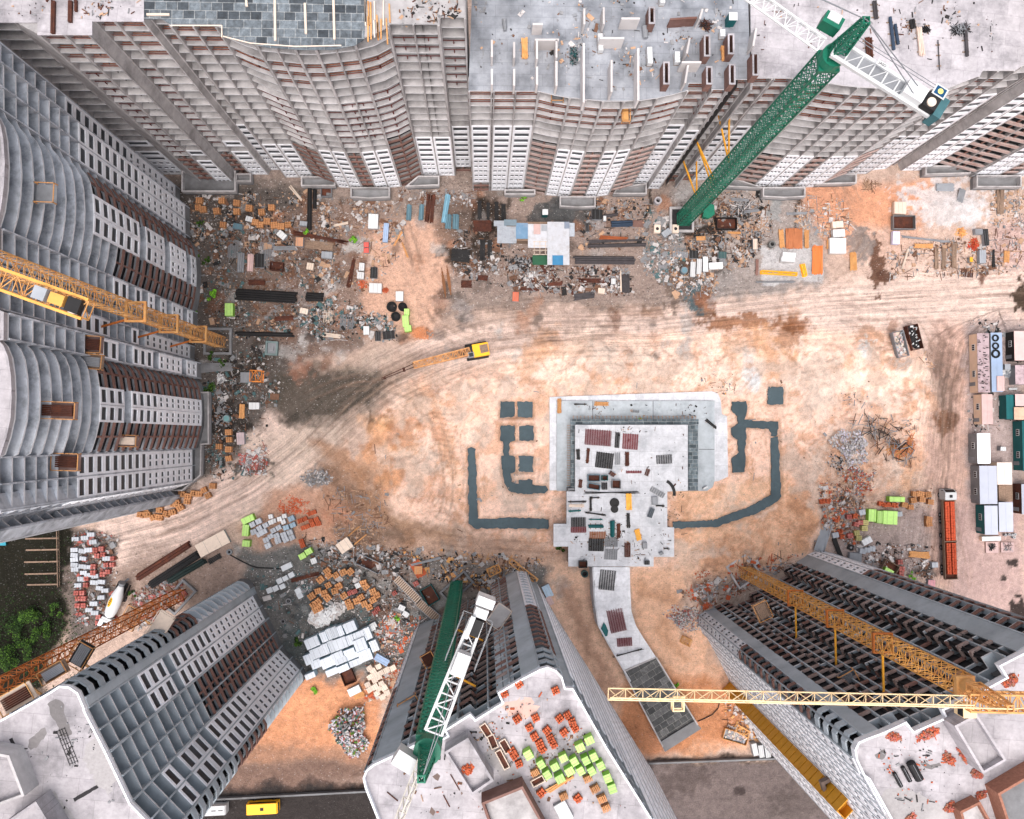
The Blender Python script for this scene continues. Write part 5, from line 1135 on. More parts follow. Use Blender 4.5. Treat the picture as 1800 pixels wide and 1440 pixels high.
# ---- roof goods of the block with the green packs
Z=26*HF+.02
HB=[(912,1201),(976,1212),(887,1218),(909,1262),(941,1260),(930,1277),(939,1292),(948,1305),(953,1315),(961,1282),(967,1296),(973,1307),(991,1285),(1010,1278),(1005,1267),(997,1255),(983,1261),(900,1319),(904,1326),(912,1340),(1015,1401),(951,1391)]
o_=grp(MP(M_BRICK,l=.95,w=.85,h=.6,worn=.35),'orange brick pallet','brick pallet','on the roof with the green packs','orange brick pallets on the roof',HB,z=Z,ang=-28,aj=12)
HL=[(928,1321,60),(950,1337,60),(961,1356,60),(974,1341,-28),(989,1327,-28),(983,1362,-28),(1000,1350,-28),(1018,1308,-25),(1034,1296,-25),(1008,1333,62),(1019,1349,62),(1028,1331,62),(1038,1349,62),(1042,1325,62),(1054,1340,62),(1066,1362,70),(1074,1380,70)]
grp(lambda: mk_wrap(M_LIME,M_LIMED,1.02,.92,1.25),'lime green pack','wrapped pack','on the brick stacked roof','lime green packs on the roof',HL,z=Z,aj=3)
grp(MP(Y_,l=1.05,w=.85,h=.6,nx=5,ny=1),'tan slatted pallet stack','pallet stack','on the roof below the green packs','slatted pallets on the roof',[(1032,1366),(1045,1384),(1057,1401),(1064,1417),(940,1355),(990,1397)],z=Z,ang=-28)
grp(lambda: mk_skip(1.6,.8,.5,M_CREAM,name='hollow_crate'),'cream hollow crate','crate','on the roof beside the stairwell','hollow crates on the roof',[(854,1282,62),(866,1302,62),(888,1310,62),(945,1371,-30)],z=Z,n_var=2)
one(mk_skip(2.4,.7,.5,M_CREAM,name='hollow_crate'),'long cream ladder shaped crate on the roof beside the stairwell','crate',883,1333,62,Z)
one(mk_planks(M_TIMBER,3.9,.5,4),'long pale plank bundle lying below the green roof packs','plank stack',984,1376,-30,Z)
one(mk_wrap(M_WHT,M_BOX,2.4,1.6,.6,False),'crumpled silver sheet pack at the bottom of the roof','sheet pack',990,1424,62,Z)
for i,(u,v,L,a) in enumerate([(690,1400,1.7,40),(800,1375,2.2,60),(785,1408,1.6,62),(980,1300,0.8,10)][:3]):
    mb=MB(); mb.box((0,0,.05),(L,.12,.1)); o=mb.build('loose_beam',M_RUST); one(o,['brown beam lying left of the white jib on the roof','brown beam lying right of the white jib on the roof','short brown beam lying below the stairwell on the roof'][i],'beam',u,v,a,Z)
# stairwell boxes that belong to the roofs
def stair(bl,pts,h,m,inner=None,t=.3,z0=None):
    q=[P(u,v,(z0 or bl.H)+h) for u,v in pts]; q=[Vector((p.x,p.y,0)) for p in q]; z0=z0 or bl.H
    mb=MB(); mb.wallbar(q,z0+.002,z0+h,t,closed=True); bl.part(mb,'stair_shaft',m)
    mb=MB(); mb.prism(q,z0+h-1.0,z0+h-.9); bl.part(mb,'shaft_floor',inner or M_CONC2)
stair(blockH,[(784,1323),(822,1300),(865,1372),(830,1396)],2.8,M_CONC2)
stair(blockH,[(849,1413),(918,1385),(965,1470),(880,1500)],2.8,M_BROWN,M_CONC)
stair(blockI,[(1681,1277),(1717,1258),(1767,1336),(1729,1358)],3.2,M_CONC2)
stair(blockI,[(1757,1396),(1835,1350),(1900,1500),(1800,1530)],2.6,mat('raw_brick_wall',(150,104,86),var=.25,scale=3),M_CONCD)
stair(blockI,[(1690,1428),(1722,1412),(1760,1480),(1710,1500)],1.8,MATS['raw_brick_wall'],M_CONC)
stair(blockG,[(-30,1322),(14,1330),(40,1398),(-20,1420)],3.0,M_CONC)
stair(blockG,[(0,1455),(62,1412),(110,1490),(20,1540)],3.2,M_CONC2)
# mud and mortar stains and grey patches on the roofs (thin patches with outlines of their own)
M_STAIN=mat('mortar_stain',(116,112,112),var=.15,scale=3); M_GREYPATCH=mat('grey_patch',(150,146,146),var=.15,scale=3,dirt=(176,172,172),damt=.8); M_HOLE=mat('slot_dark',(44,42,44))
def patch(bl,pts,m=M_STAIN,amp=.12,seed=1,z=None,nm='roof_patch'):
    z=(bl.H if z is None else z)+.004; w=[tuple(P(u,v,z)[:2]) for u,v in pts]; w=wob(w,amp,.35,seed)
    A=sum(w[i-1][0]*w[i][1]-w[i][0]*w[i-1][1] for i in range(len(w)))
    if A<0: w=w[::-1]
    mb=MB(); mb.add([(x,y,z) for x,y in w],[tuple(range(len(w)))]); bl.part(mb,nm,m)
patch(blockG,[(84,1238),(92,1230),(106,1230),(112,1240),(112,1254),(118,1268),(124,1280),(126,1292),(118,1296),(104,1296),(102,1280),(98,1268),(88,1258)],seed=3)
patch(blockG,[(50,1312),(52,1300),(64,1288),(78,1280),(83,1290),(72,1302),(64,1314),(54,1318)],seed=4)
patch(blockG,[(150,1312),(176,1290),(190,1320),(210,1365),(190,1400),(165,1370),(148,1340)],M_GREYPATCH,seed=5,amp=.3)
patch(blockG,[(128,1404),(170,1380),(173,1385),(131,1410)],M_HOLE,.04,6,nm='slot'); patch(blockG,[(42,1341),(46,1340),(58,1362),(54,1364)],M_HOLE,.04,7,nm='slot'); patch(blockG,[(16,1300),(22,1297),(27,1308),(21,1311)],M_HOLE,.03,8,nm='slot')
patch(blockG,[(56,1420),(95,1392),(160,1470),(60,1480)],M_GREYPATCH,seed=9,amp=.2)
patch(blockI,[(1537,1327),(1545,1322),(1555,1316),(1558,1328),(1550,1336),(1541,1333)],seed=10,amp=.06)
patch(blockI,[(1618,1343),(1626,1340),(1636,1345),(1652,1341),(1655,1346),(1638,1352),(1628,1350)],seed=11,amp=.06)
patch(blockI,[(1545,1400),(1560,1388),(1590,1386),(1620,1396),(1650,1412),(1668,1432),(1672,1460),(1600,1480),(1560,1440)],M_GREYPATCH,seed=12,amp=.2)
patch(blockI,[(1726,1234),(1760,1212),(1800,1222),(1800,1250),(1740,1262)],M_GREYPATCH,seed=13,amp=.2)
for k,(u,v,r) in enumerate([(719,1354,5),(768,1366,7),(760,1427,7),(876,1296,4),(812,1396,3)]):
    patch(blockH,[(u-r,v),(u,v-r),(u+r,v-1),(u+1,v+r)],mat('brown_spill',(112,96,90)),.12,20+k)
patch(blockH,[(850,1330),(880,1360),(905,1400),(925,1385),(905,1350),(870,1300)],M_GREYPATCH,.2,31)  # pale grey strip along the right of the stairwell
patch(blockH,[(885,1240),(920,1225),(950,1240),(940,1262),(900,1260)],mat('brick_dust',(206,170,158),var=.15),.35,32)
for k in range(16):
    u=rnd.uniform(660,1060); v=rnd.uniform(1240,1430); r=rnd.uniform(1,3)
    if v>1262+abs(u-900)*.35: patch(blockH,[(u-r,v),(u,v-r),(u+r,v),(u,v+r)],rnd.choice([M_STAIN,M_GREYPATCH]),.05,50+k)
# brick heaps on the lower right roof
def heap(n,r,m,st=1.0,h=.7,b=(.26,.13,.09)):
    mb=MB()
    for i in range(n):
        a=rnd.uniform(0,6.28); q=rnd.random()**.6*(1+.22*math.sin(a*2+r)+.16*math.sin(a*3+st*5)+.1*math.sin(a*7)); x=math.cos(a)*q*r*st; y=math.sin(a)*q*r; z=(1-q)*h*rnd.random()+b[2]/2
        k=rnd.uniform(.8,1.3); mb.use(rnd.choice(m) if isinstance(m,(list,tuple)) else m).box((x,y,z),(b[0]*k,b[1]*k,b[2]*k),R=Matrix.Rotation(rnd.uniform(0,3.1),3,'Z')@Matrix.Rotation(jit(.7),3,'X'))
    return mb
ZI=26*HF+.01
for u,v,r,st,a,lb in [(1571,1295,.9,1.6,20,'small orange brick heap against the inner corner of the rounded roof'),(1631,1290,1.2,2.0,-20,'largest orange brick heap on the rounded roof, near the stair shaft'),(1667,1334,1.1,1.3,60,'orange brick heap left of the stair shaft on the rounded roof'),(1692,1328,.6,3.0,60,'narrow row of orange bricks along the stair shaft wall'),(1717,1360,.9,1.4,45,'orange brick heap at the lower tip of the stair shaft'),(1670,1418,1.0,1.3,-30,'orange brick heap near the bottom of the rounded roof'),(1601,1438,.9,1.2,-20,'orange brick heap at the very bottom edge of the rounded roof'),(1724,1397,.8,1.5,-10,'orange brick heap beside the brown brick walls on the roof'),(1775,1196,1.4,1.3,-20,'orange brick heap on the roof behind the crane head')]:
    o=heap(110,r*.56,[M_BRICK,M_BRICKR,MATS['raw_brick_wall']],st,.6,(.3,.16,.12)).build('brick_heap'); one(o,lb,'brick heap',u,v,a,ZI,'brick heaps on the rounded roof'); o['kind']='stuff'
o=heap(90,.7,M_BRICK,1.0).build('brick_heap'); one(o,'orange brick heap inside the stairwell box on the roof','brick heap',821,1352,0,26*HF+1.9); o['kind']='stuff'
for u,v,l,w,lb in [(1576,1369,1.9,.5,'leftmost black roofing roll on the rounded roof'),(1591,1359,2.0,.55,'middle black roofing roll on the rounded roof'),(1604,1352,2.3,1.1,'widest black roofing roll on the rounded roof')]:
    t=thing('roofing_roll','x','roofing roll'); mb=MB(); mb.tube((-l/2,0,w/2),(l/2,0,w/2),w/2,14); mb.build('roll',M_BLK,t); mb=MB(); mb.ring((0,0,0),.0001,.001,.001,4)
    mb=MB(); mb.box((0,0,w+.01),(l*.9,.05,.02)); mb.build('band',M_STEEL,t); one(t,lb,'roofing roll',u,v,62,ZI,'black rolls on the rounded roof')
mb=MB()
for i in range(8): mb.bar((-2.2+i*.6,-.5,.05),(-2.2+i*.6,.5,.05),.05)
for s in(-.5,-.15,.15,.5): mb.bar((-2.3,s,.09),(2.2,s,.09),.05)
one(mb.build('rebar_cage',M_BLK),'thin rebar ladder lying on the bare white roof','rebar cage',119,1313,68,26*HF)
# ------------------------------------------------------------------ upper row roofs
ZB=18*HF+.01
M_PW=mat('wall_pale',(204,198,196),var=.12,dirt=(160,154,152),damt=.5)
def wall_thing(u0,v0,u1,v1,z,h,m,label,t=.3,cat='wall',nm='concrete_wall',grp_=None):
    a=P(u0,v0,z); b=P(u1,v1,z); d=b-a; A=math.atan2(d.y,d.x); c=(a+b)/2; L=d.length
    mb=MB(); mb.prism([(-L/2,-t/2),(L/2,-t/2),(L/2,t/2),(-L/2,t/2)],0,h); o=mb.build(nm,m); o.location=(c.x,c.y,z); o.rotation_euler=(0,0,A); return tag(o,label,cat,grp_)
vw=[(905,64,92),(946,62,94),(981,98,142),(1030,66,172),(1080,96,153),(1128,75,168),(865,60,91),(865,112,140),(905,112,142),(946,108,140),(1031,4,32),(1066,2,32),(981,60,92)]
vw=[(850+(u-850)*.955,768+(v0-768)*.962,768+(v1-768)*.962) for u,v0,v1 in vw]
for i,(u,v0,v1) in enumerate(sorted(vw,key=lambda q:q[0])):
    wall_thing(u,v0,u,v1,ZB,3.0,M_PW,f'short pale concrete wall on the middle roof, {od(i)} upright one from left',grp_='walls on the middle roof')
hw=[(942,985,60),(1058,1102,57),(1097,1130,22),(938,956,32),(1205,1240,100)]
for i,(u0,u1,v) in enumerate(hw):
    u0,u1,v=850+(u0-850)*.958,850+(u1-850)*.958,768+(v-768)*.962
    wall_thing(u0,v,u1,v,ZB,3.0,M_PW,['crosswise pale wall left of the rebar heap on the middle roof','crosswise pale wall right of the rebar heap on the middle roof','crosswise pale wall at the top edge of the middle roof','small crosswise pale wall near the top left of the middle roof','crosswise pale wall among the red brick shafts'][i],grp_='crosswise walls on the middle roof')
bw=[(1178,100,138),(1251,52,88),(1294,50,84),(1255,108,138),(1296,104,138),(1338,84,122),(1152,2,30)]
for i,(u,v0,v1) in enumerate(bw):
    u,v0,v1=850+(u-850)*.96,768+(v0-768)*.965,768+(v1-768)*.965
    a=P(u,v0,ZB); b=P(u,v1,ZB); L=(a-b).length; c=(a+b)/2
    t=thing('brick_shaft','x','brick shaft',loc=(c.x,c.y,ZB)); mb=MB(); mb.wallbar([(-.38,-L/2),(.38,-L/2),(.38,L/2),(-.38,L/2)],0,2.5,.2,closed=True); mb.build('walls',M_BROWN,t)
    mb=MB(); mb.wallbar([(-.38,-L/2),(.38,-L/2),(.38,L/2),(-.38,L/2)],2.5,2.6,.26,closed=True); mb.build('coping',M_CONC2,t)
    t['group']='red brick shafts on the roof'; t['label']='narrow red brick shaft on the middle roof, '+['leftmost beside a pale wall','upper one below the teal cabin','upper one right of the teal cabin','lower one left of the timber stack','lower one right of the timber stack','nearest the green crane mast','cut by the top edge of the picture'][i]
wall_thing(1172,48,1218,45,ZB,2.4,M_BROWN,'wide brown brick wall standing crosswise on the middle roof',.3)
for i,(u,v0,v1) in enumerate([(1215,58,85),(1212,106,138),(1334,40,72),(1238,6,24)]):
    u,v0,v1=850+(u-850)*.96,768+(v0-768)*.965,768+(v1-768)*.965
    wall_thing(u+4,v0,u-1,v1,ZB,2.8,M_PW,'slanting pale wall on the middle roof, '+['above the crosswise wall by the brick shafts','below the crosswise wall by the brick shafts','left of the green crane head','touching the top edge of the picture'][i])
one(mk_planks(M_YEL,3.2,.9,5,.5),'yellow board stack on the middle roof between two pale walls','board stack',922,87,88,ZB)
one(mk_planks(M_TIMBER,2.3,1.1,7,.6),'pale timber stack among the red brick shafts','timber stack',1273,96,86,ZB)
for (u,v,l,lb) in [(1054,80,2.7,'long white slab stack standing right of the rebar heap'),(1140,103,2.6,'long white slab stack beside the rightmost long wall'),(1188,106,1.7,'short white slab stack beside the leftmost brick shaft'),(1267,64,1.1,'short white slab stack between the two upper brick shafts'),(1162,4,1.4,'white slab stack cut by the top edge of the picture')]:
    one(mk_block(M_WHT,l,.8,1.0,4),lb,'slab stack',u,v,88,ZB)
def twigs(n,l,w,m,L=(.6,1.6),t=.06,h=.5):
    mb=MB()
    for i in range(n):
        x,y=rnd.uniform(-l/2,l/2),rnd.uniform(-w/2,w/2); a=rnd.uniform(0,3.14); q=rnd.uniform(*L)/2; z=rnd.uniform(.03,h)
        mb.use(rnd.choice(m)).bar((x-math.cos(a)*q,y-math.sin(a)*q,z+jit(.1)+.05),(x+math.cos(a)*q,y+math.sin(a)*q,z+.05),t)
    return mb
o=twigs(140,2.8,.9,[M_BLK,M_STEEL,M_TEAL],(.3,.9)).build('scrap_heap'); one(o,'tangle of dark steel scrap on the middle roof','scrap heap',1008,100,90,ZB); o['kind']='stuff'
o=twigs(90,1.4,1.2,[M_BLK,M_RUST],(.4,1.2)).build('scrap_heap'); one(o,'tangle of rusty bars above the brick shafts','scrap heap',1240,46,30,ZB); o['kind']='stuff'
t=thing('site_cabin','x','cabin'); mb=MB(); mb.box((0,0,1.1),(1.2,1.2,2.2)); mb.build('body',M_TEAL,t); mb=MB(); mb.box((0,0,2.24),(1.3,1.25,.08)); mb.box((.1,.1,2.32),(.8,.2,.1)); mb.build('roof',M_WHT,t); one(t,'small teal cabin with white top on the middle roof','cabin',1281,42,0,ZB)
for u,v,r,lb in [(887,46,.35,'shiny grey cylinder lying near the top left of the middle roof'),(1133,60,.5,'mossy grey stone block near the longest pale wall')]:
    mb=MB(); mb.tube((-.9,0,r),(.9,0,r),r,10,r2=r*.8); one(mb.build('gas_bottle',M_STEEL),lb,'gas bottle',u,v,85,ZB)
def platform(u,v,z,l,w,ang,m,load,label,frame=M_TIMBER):
    t=thing('loading_platform','x','loading platform'); mb=MB(); mb.box((0,0,0),(l,w,.12)); mb.build('deck',m,t)
    mb=MB(); mb.wallbar([(-l/2,-w/2),(l/2,-w/2),(l/2,w/2),(-l/2,w/2)],.9,1.0,.12,closed=True)
    for x in(-1,0,1):
        for y in(-1,1): mb.box((x*l/2,y*w/2,.5),(.12,.12,1.0))
    mb.build('guard_rail',frame,t)
    if load:
        mb=MB()
        for i in range(6): mb.box((0,(i-2.5)*w*.11,.35),(l*.8,w*.09,.5))
        mb.build('boards',load,t)
    p=P(u,v,z); t.location=(p.x,p.y,z); t.rotation_euler=(0,0,-math.radians(ang)); return tag(t,label,'loading platform',"loading platforms hung on the blocks")
platform(1099,200,16*HF,3.2,1.3,90,M_TIMBD,M_YEL,'loading platform stacked with yellow boards on the middle block')
platform(979,165,17*HF,2.9,1.9,90,M_CONCD,M_STEEL,'grey loading platform with a steel cylinder on the middle block')
platform(66,341,22.6*HF,5.2,2.6,2,M_STEEL,None,'wire fenced loading platform on the upper left bulging block')
platform(157,606,17.4*HF,4.2,2.5,3,mat('board_brown',(112,92,88)),M_RUST,'dark boarded platform just below the orange mast')
platform(158,636,17.4*HF,4.2,2.2,5,M_TIMBD,M_STEEL,'second boarded platform below the orange mast, holding a grey sheet')
platform(104,722,21.9*HF,5.0,2.3,2,mat('board_brown',(112,92,88)),M_RUST,'red brown platform on the smooth bulge of the left block')
platform(223,775,13.2*HF,3.7,1.9,2,mat('board_brown',(112,92,88)),M_CREAM,'platform loaded with cream packs on the left block')
platform(119,812,19.8*HF,3.7,2.4,2,mat('board_brown',(112,92,88)),M_RUST,'red brown platform at the lower white strip of the left block')
platform(281,1103,16*HF,5.0,2.6,-58,M_CREAM,None,'pale framed platform on the rounded corner of the lower left block',M_CREAM)
platform(232,1085,4*HF,4.2,3.0,-62,M_TIMBD,M_TIMBD,'grey plank platform beside the rusty orange mast')
platform(145,1150,19*HF,3.6,2.4,-60,M_BLK,M_STEEL,'dark caged platform low beside the rusty orange mast')
platform(97,1180,22*HF,3.6,1.8,-30,M_TIMBD,M_BOX,'small cage platform next to the bare white roof')
platform(32,1226,24*HF,4.4,2.4,-30,M_CREAM,M_RUST,'timber platform at the far end of the bare white roof',M_YEL)
platform(877,1082,15*HF,3.6,2.5,-55,M_CONC,None,'plain grey platform on the block under the white jib',M_CREAM)
platform(754,1158,14*HF,2.2,2.0,60,M_RUST,M_RUST,'rusty heap platform on the dark bays left of the green mast')
platform(1338,1073,10*HF,3.2,2.6,65,M_TIMBD,M_TIMBD,'tilted timber platform among the dark bays near the crane foot')
platform(1493,1201,19*HF,3.8,2.6,62,mat('tarp_dark',(74,80,86)),M_STEEL,'platform with a dark tarp and timber frame under the yellow jib')
platform(1640,1088,14*HF,3.8,3.0,62,M_CONC,None,'grey plate platform at the upper edge of the brown brick block',M_RUST)
platform(722,1240,19*HF,3.0,2.4,-30,M_CONCD,M_STEEL,'platform with gravel and steel left of the green mast foot')
platform(1380,1270,8*HF,1.6,1.4,30,M_RUST,None,'small rusty platform on the white side of the block') if False else None
# pipes and mats on the roof of the curved block
for u,v,l,w,a,m,lb in [(1537,20,2.9,.7,86,M_PIPE,'dark pipe pair at the top of the curved roof'),(1566,60,5.2,.5,84,mat('navy_pipe',(52,66,84)),'longest navy pipe on the curved roof'),(1574,62,3.2,.5,82,mat('navy_pipe',(52,66,84)),'shorter navy pipe against the longest one'),(1602,44,1.4,.9,80,M_BLK,'short black roll near the plank stack on the curved roof'),(1526,85,3.2,1.1,88,M_RUST,'dark rusty mat under the crane ropes'),(1696,72,5.2,.5,88,M_PIPE,'thin dark pipe crossing the rebar bundle'),(1649,98,4.8,.16,88,M_PIPE,'single thin rod on the curved roof')]:
    n=max(1,int(w/.35)); one(mk_pipes(m,l,n,w/n/2,1),lb,'pipe bundle',u,v,a,ZB,'pipes on the curved roof')
one(mk_planks(mat('pale_plank',(204,182,168)),4.6,.8,4,.4),'pale plank stack lying along the curved roof','plank stack',1616,75,86,ZB)
o=twigs(130,2.4,.8,[M_BLK,M_STEEL],(.6,1.8)).build('rebar_pile'); one(o,'tangled dark rebar pile on the curved roof','rebar pile',1686,54,-8,ZB); o['kind']='stuff'
o=twigs(60,1.0,.8,[M_BLK],(.3,.8)).build('rebar_pile'); one(o,'small dark scrap knot right of the pale planks','rebar pile',1626,54,0,ZB); o['kind']='stuff'
# slate formwork on the first roof, yellow beams, black beams
mb=MB(); z_=blockA.H+.05; pts=[(253,-60),(253,34),(285,34),(300,44),(388,44),(392,62),(420,72),(470,84),(530,88),(585,88),(625,80),(640,70),(650,-60)]
mb.prism([tuple(P(u,v,z_)[:2]) for u,v in pts],z_-.04,z_+.03); blockA.part(mb,'slate_formwork',M_TILE)
mb=MB()
for a,b in (((483,-10),(484,72)),((586,-10),(588,70)),((432,-10),(434,12)),((536,6),(538,60)),((258,26),(298,26))):
    p=P(*a,z_+.1); q=P(*b,z_+.1); mb.bar((p.x,p.y,z_+.12),(q.x,q.y,z_+.12),.3,.2)
blockA.part(mb,'formwork_beam',M_CREAM)
mb=MB()
for a,b in (((300,45),(390,45)),((390,45),(390,66)),((392,64),(440,76)),((440,76),(520,82)),((520,82),(600,80))):
    p=P(*a,z_+.6); q=P(*b,z_+.6); mb.bar(p,q,.12)
blockA.part(mb,'guard_rail',M_CREAM)
mb=MB(); pts=[(-60,-60),(-60,40),(66,40),(66,62),(162,62),(162,38),(253,38),(253,-60)]; mb.prism([tuple(P(u,v,z_+.1)[:2]) for u,v in pts],z_-.02,z_+.12); blockA.part(mb,'poured_slab',M_CONC2)
for u,v,l,w,lb in [(95,32,4.4,.5,'long dark beam hanging over the edge of the pale slab'),(125,22,2.9,.5,'shorter dark beam right of the long one on the pale slab'),(135,12,1.5,.3,'thin dark beam next to the shorter one on the pale slab')]:
    mb=MB(); mb.box((0,0,.2),(l,w,.4)); mb.box((0,0,.42),(l,.1,.06)); one(mb.build('steel_beam',M_RUST),lb,'beam',u,v,90,z_+.13)
yb=[]
for i in range(14):
    u=642+(i%9)*5.4; v=rnd.choice([48,52,56,20,24]); mb=MB(); mb.box((0,0,.1),(rnd.uniform(2.2,3.6),.18,.2)); o=mb.build('formwork_beam',M_YEL if i%3 else M_CREAM); place(o,u+jit(1),v,88+jit(2),z_+.04); o['category']='formwork beam'; o['group']='yellow formwork beams beside the slate tiles'; yb.append((o,u,v))
labels(yb,'yellow formwork beam','on the roof beside the slate tiles')
mb=MB(); mb.box((0,0,.1),(1.6,.16,.2)); one(mb.build('formwork_beam',mat('strut_yellow',(226,160,52))),'yellow beam lying askew on the bare bay','formwork beam',713,42,-42,22*HF+.02) if False else None
# ------------------------------------------------------------------ cabins on the right
def cabin(u0,v0,u1,v1,h,mr,mw,label,win=True,ridge=True,wx=-1):
    """roof corners in photo pixels"""
    a=P(u0,v0,h); b=P(u1,v1,h); cx,cy=(a.x+b.x)/2,(a.y+b.y)/2; w,l=abs(b.x-a.x),abs(a.y-b.y)
    t=thing('site_cabin',label,'cabin',loc=(cx,cy,0),group='site cabins on the right'); mb=MB(); mb.box((0,0,h/2+.05),(w-.12,l-.12,h-.1)); mb.build('walls',mw,t)
    mb=MB(); mb.box((0,0,h+.04),(w,l,.08))
    if ridge:
        mb.box((0,0,h+.1),(.05,l,.04))
        for i in range(1,4): mb.box((0,-l/2+l*i/4,h+.095),(w,.03,.03))
    mb.build('roof',mr,t)
    if win:
        n=1 if l<8 else 2
        for i in range(n):
            y=(-.5+(i+.6)/n)*l*.9; mb=MB(); mb.use(M_WHT).box((-(w/2+.0),y,h*.56),(.06,1.4,1.0)); wd=mb.build('window',None,t); mb=MB()
            for j in range(3): mb.box((-(w/2+.03),y-.42+j*.42,h*.56),(.04,.32,.75))
            mb.build('pane',M_GLASS,wd)
        mb=MB(); mb.box((-(w/2-.01),-l*.35,1.05),(.05,.8,2.0)); mb.build('door',M_STEEL,t)
    return t
M_BEIGE=mat('cabin_beige',(226,196,170),rough=.6,var=.08); M_MAUVE=mat('cabin_roof_mauve',(176,156,160),var=.14,scale=1,dirt=(110,90,90),dscale=.9,damt=.7); M_SKYR=mat('cabin_roof_blue',(148,166,192),rough=.6,var=.08,dirt=(110,120,130),damt=.4); M_GRYR=mat('cabin_roof_grey',(178,182,194),rough=.5,var=.06,dirt=(150,152,160),damt=.4); M_PNKR=mat('cabin_roof_pink',(196,168,164),var=.12)
cA=cabin(1717,586,1740,690,3.0,M_MAUVE,M_BEIGE,'long cabin with cream wall and mauve roof strewn with stones')
mb=MB()
for i in range(46): mb.box((rnd.uniform(-1.1,1.1),rnd.uniform(-6,6),3.12),(rnd.uniform(.3,.6),.16,.12),rz=jit(.3))
o=mb.build('roof_stones',M_BLK,cA); o['kind']='stuff'
cB=cabin(1741,585,1763,689,2.9,M_SKYR,M_BOX,'long cabin with light blue roof carrying three black rings',False)
for i,(y,r) in enumerate(((5.2,.75),(3.5,.75),(1.8,.95))):
    mb=MB(); mb.ring((-.3,y,3.0),r*.6,r,.22); o=mb.build('hose_coil',M_TYRE); o.location=(cB.location.x,cB.location.y,0); tag(o,['topmost black hose ring on the light blue cabin roof','middle black hose ring on the light blue cabin roof','largest black hose ring, lowest on the light blue cabin roof'][i],'hose coil','hose rings on the blue roof')
mb=MB(); mb.box((.6,-4.6,3.1),(1.6,3.2,.2))
for i in range(3):
    for j in range(5): mb.box((.1+i*.5,-5.9+j*.65,3.22),(.42,.58,.06))
mb.build('roof_panel',M_PNKR,cB)
cabin(1725,693,1745,746,3.0,M_PNKR,M_BEIGE,'cabin with pinkish roof and cream wall below the stone strewn one')
cabin(1782,582,1830,634,3.0,M_PNKR,M_BLK,'dark walled cabin with pale pink roof at the right edge')
cabin(1784,693,1830,714,3.0,M_PNKR,M_TEAL,'teal walled cabin, upper of two at the right edge')
cabin(1782,716,1830,738,3.0,mat('cabin_roof_tan',(210,176,152)),M_TEAL,'teal walled cabin with tan roof, lower of two at the right edge')
cabin(1768,694,1782,737,2.6,M_TEAL,M_TEAL,'narrow dark teal cabin between the pink roofed ones',False)
cabin(1766,640,1776,650,2.0,M_BOX,M_STEEL,'tiny grey hut beside the crumpled sheets',False,False)
cabin(1784,642,1815,676,2.2,M_MAUVE,M_STEEL,'mauve roofed lean to below the dark walled cabin',False)
cabin(1796,740,1860,828,3.2,M_TEAL,M_TEAL,'long all teal cabin cut by the right edge',True)
cabin(1717,762,1741,815,3.2,mat('cabin_roof_white',(232,238,242),rough=.5,var=.03),M_CONCD,'cabin with bright white roof standing alone')
cabin(1721,819,1753,886,3.2,M_GRYR,M_CONCD,'widest grey roofed cabin directly below the white one')
cabin(1752,813,1779,852,2.8,mat('cabin_roof_cream',(226,212,202),var=.04),M_BEIGE,'cream roofed cabin beside the widest grey one',False)
cabin(1755,853,1780,881,1.2,M_TIMBD,M_TIMBD,'low brown slatted deck between cream and grey roofs',False)
cabin(1730,889,1754,940,3.2,M_GRYR,M_TEAL,'grey roofed cabin with teal wall')
cabin(1755,883,1781,935,3.0,M_GRYR,M_CONCD,'plain grey roofed cabin right of the teal walled one',False)
cabin(1795,851,1850,904,3.0,M_GRYR,M_RUST,'rust walled cabin cut by the right edge')
one(mk_wrap(M_WHT,M_BEIGE,4.2,1.0,1.0,False),'low white bench box below the teal walled cabin','bench',1738,946,-1)
one(mk_block(M_PNKR,2.8,2.4,.25,3),'pale mat with black star shaped spill below the bench','mat',1742,962,0)
o=twigs(24,1.0,1.0,[M_BLK],(.3,1.2),.1,.1).build('spill'); one(o,'black star shaped spill on the pale mat','spill',1743,961,0,.42)
one(mk_block(M_PNKR,2.9,2.2,.25,3),'pale mat crossed by twigs beside the star spill mat','mat',1769,962,0)
o=twigs(26,2.2,1.6,[M_BLK,M_STEEL],(.5,1.2),.06,.1).build('twig_litter'); one(o,'thin dark sticks scattered on the pale mat','sticks',1769,962,0,.42); o['kind']='stuff'
grp(lambda: mk_tank(.28,.8,M_STEEL,M_WHT),'small grey barrel','barrel','in the row under the plain grey cabin','barrels under the grey cabin',[(1764,940),(1770,939),(1776,940),(1781,939),(1779,944)],aj=20)
one(mk_wrap(M_WHT,M_STEEL,1.2,.9,1.3),'white electric box right of the bright white cabin','box',1757,789,4)
mb=heap(90,1.3,[M_WHT,M_BOX],1.3,1.0,(.9,.6,.05)); one(mb.build('sheet_heap'),'crumpled white sheets between the right cabins','sheet heap',1778,655,0)['kind']='stuff'
one(mk_planks(M_WHT,2.0,.5,3,.3),'white board pair in the dark gap between cabins','plank stack',1779,684,0)
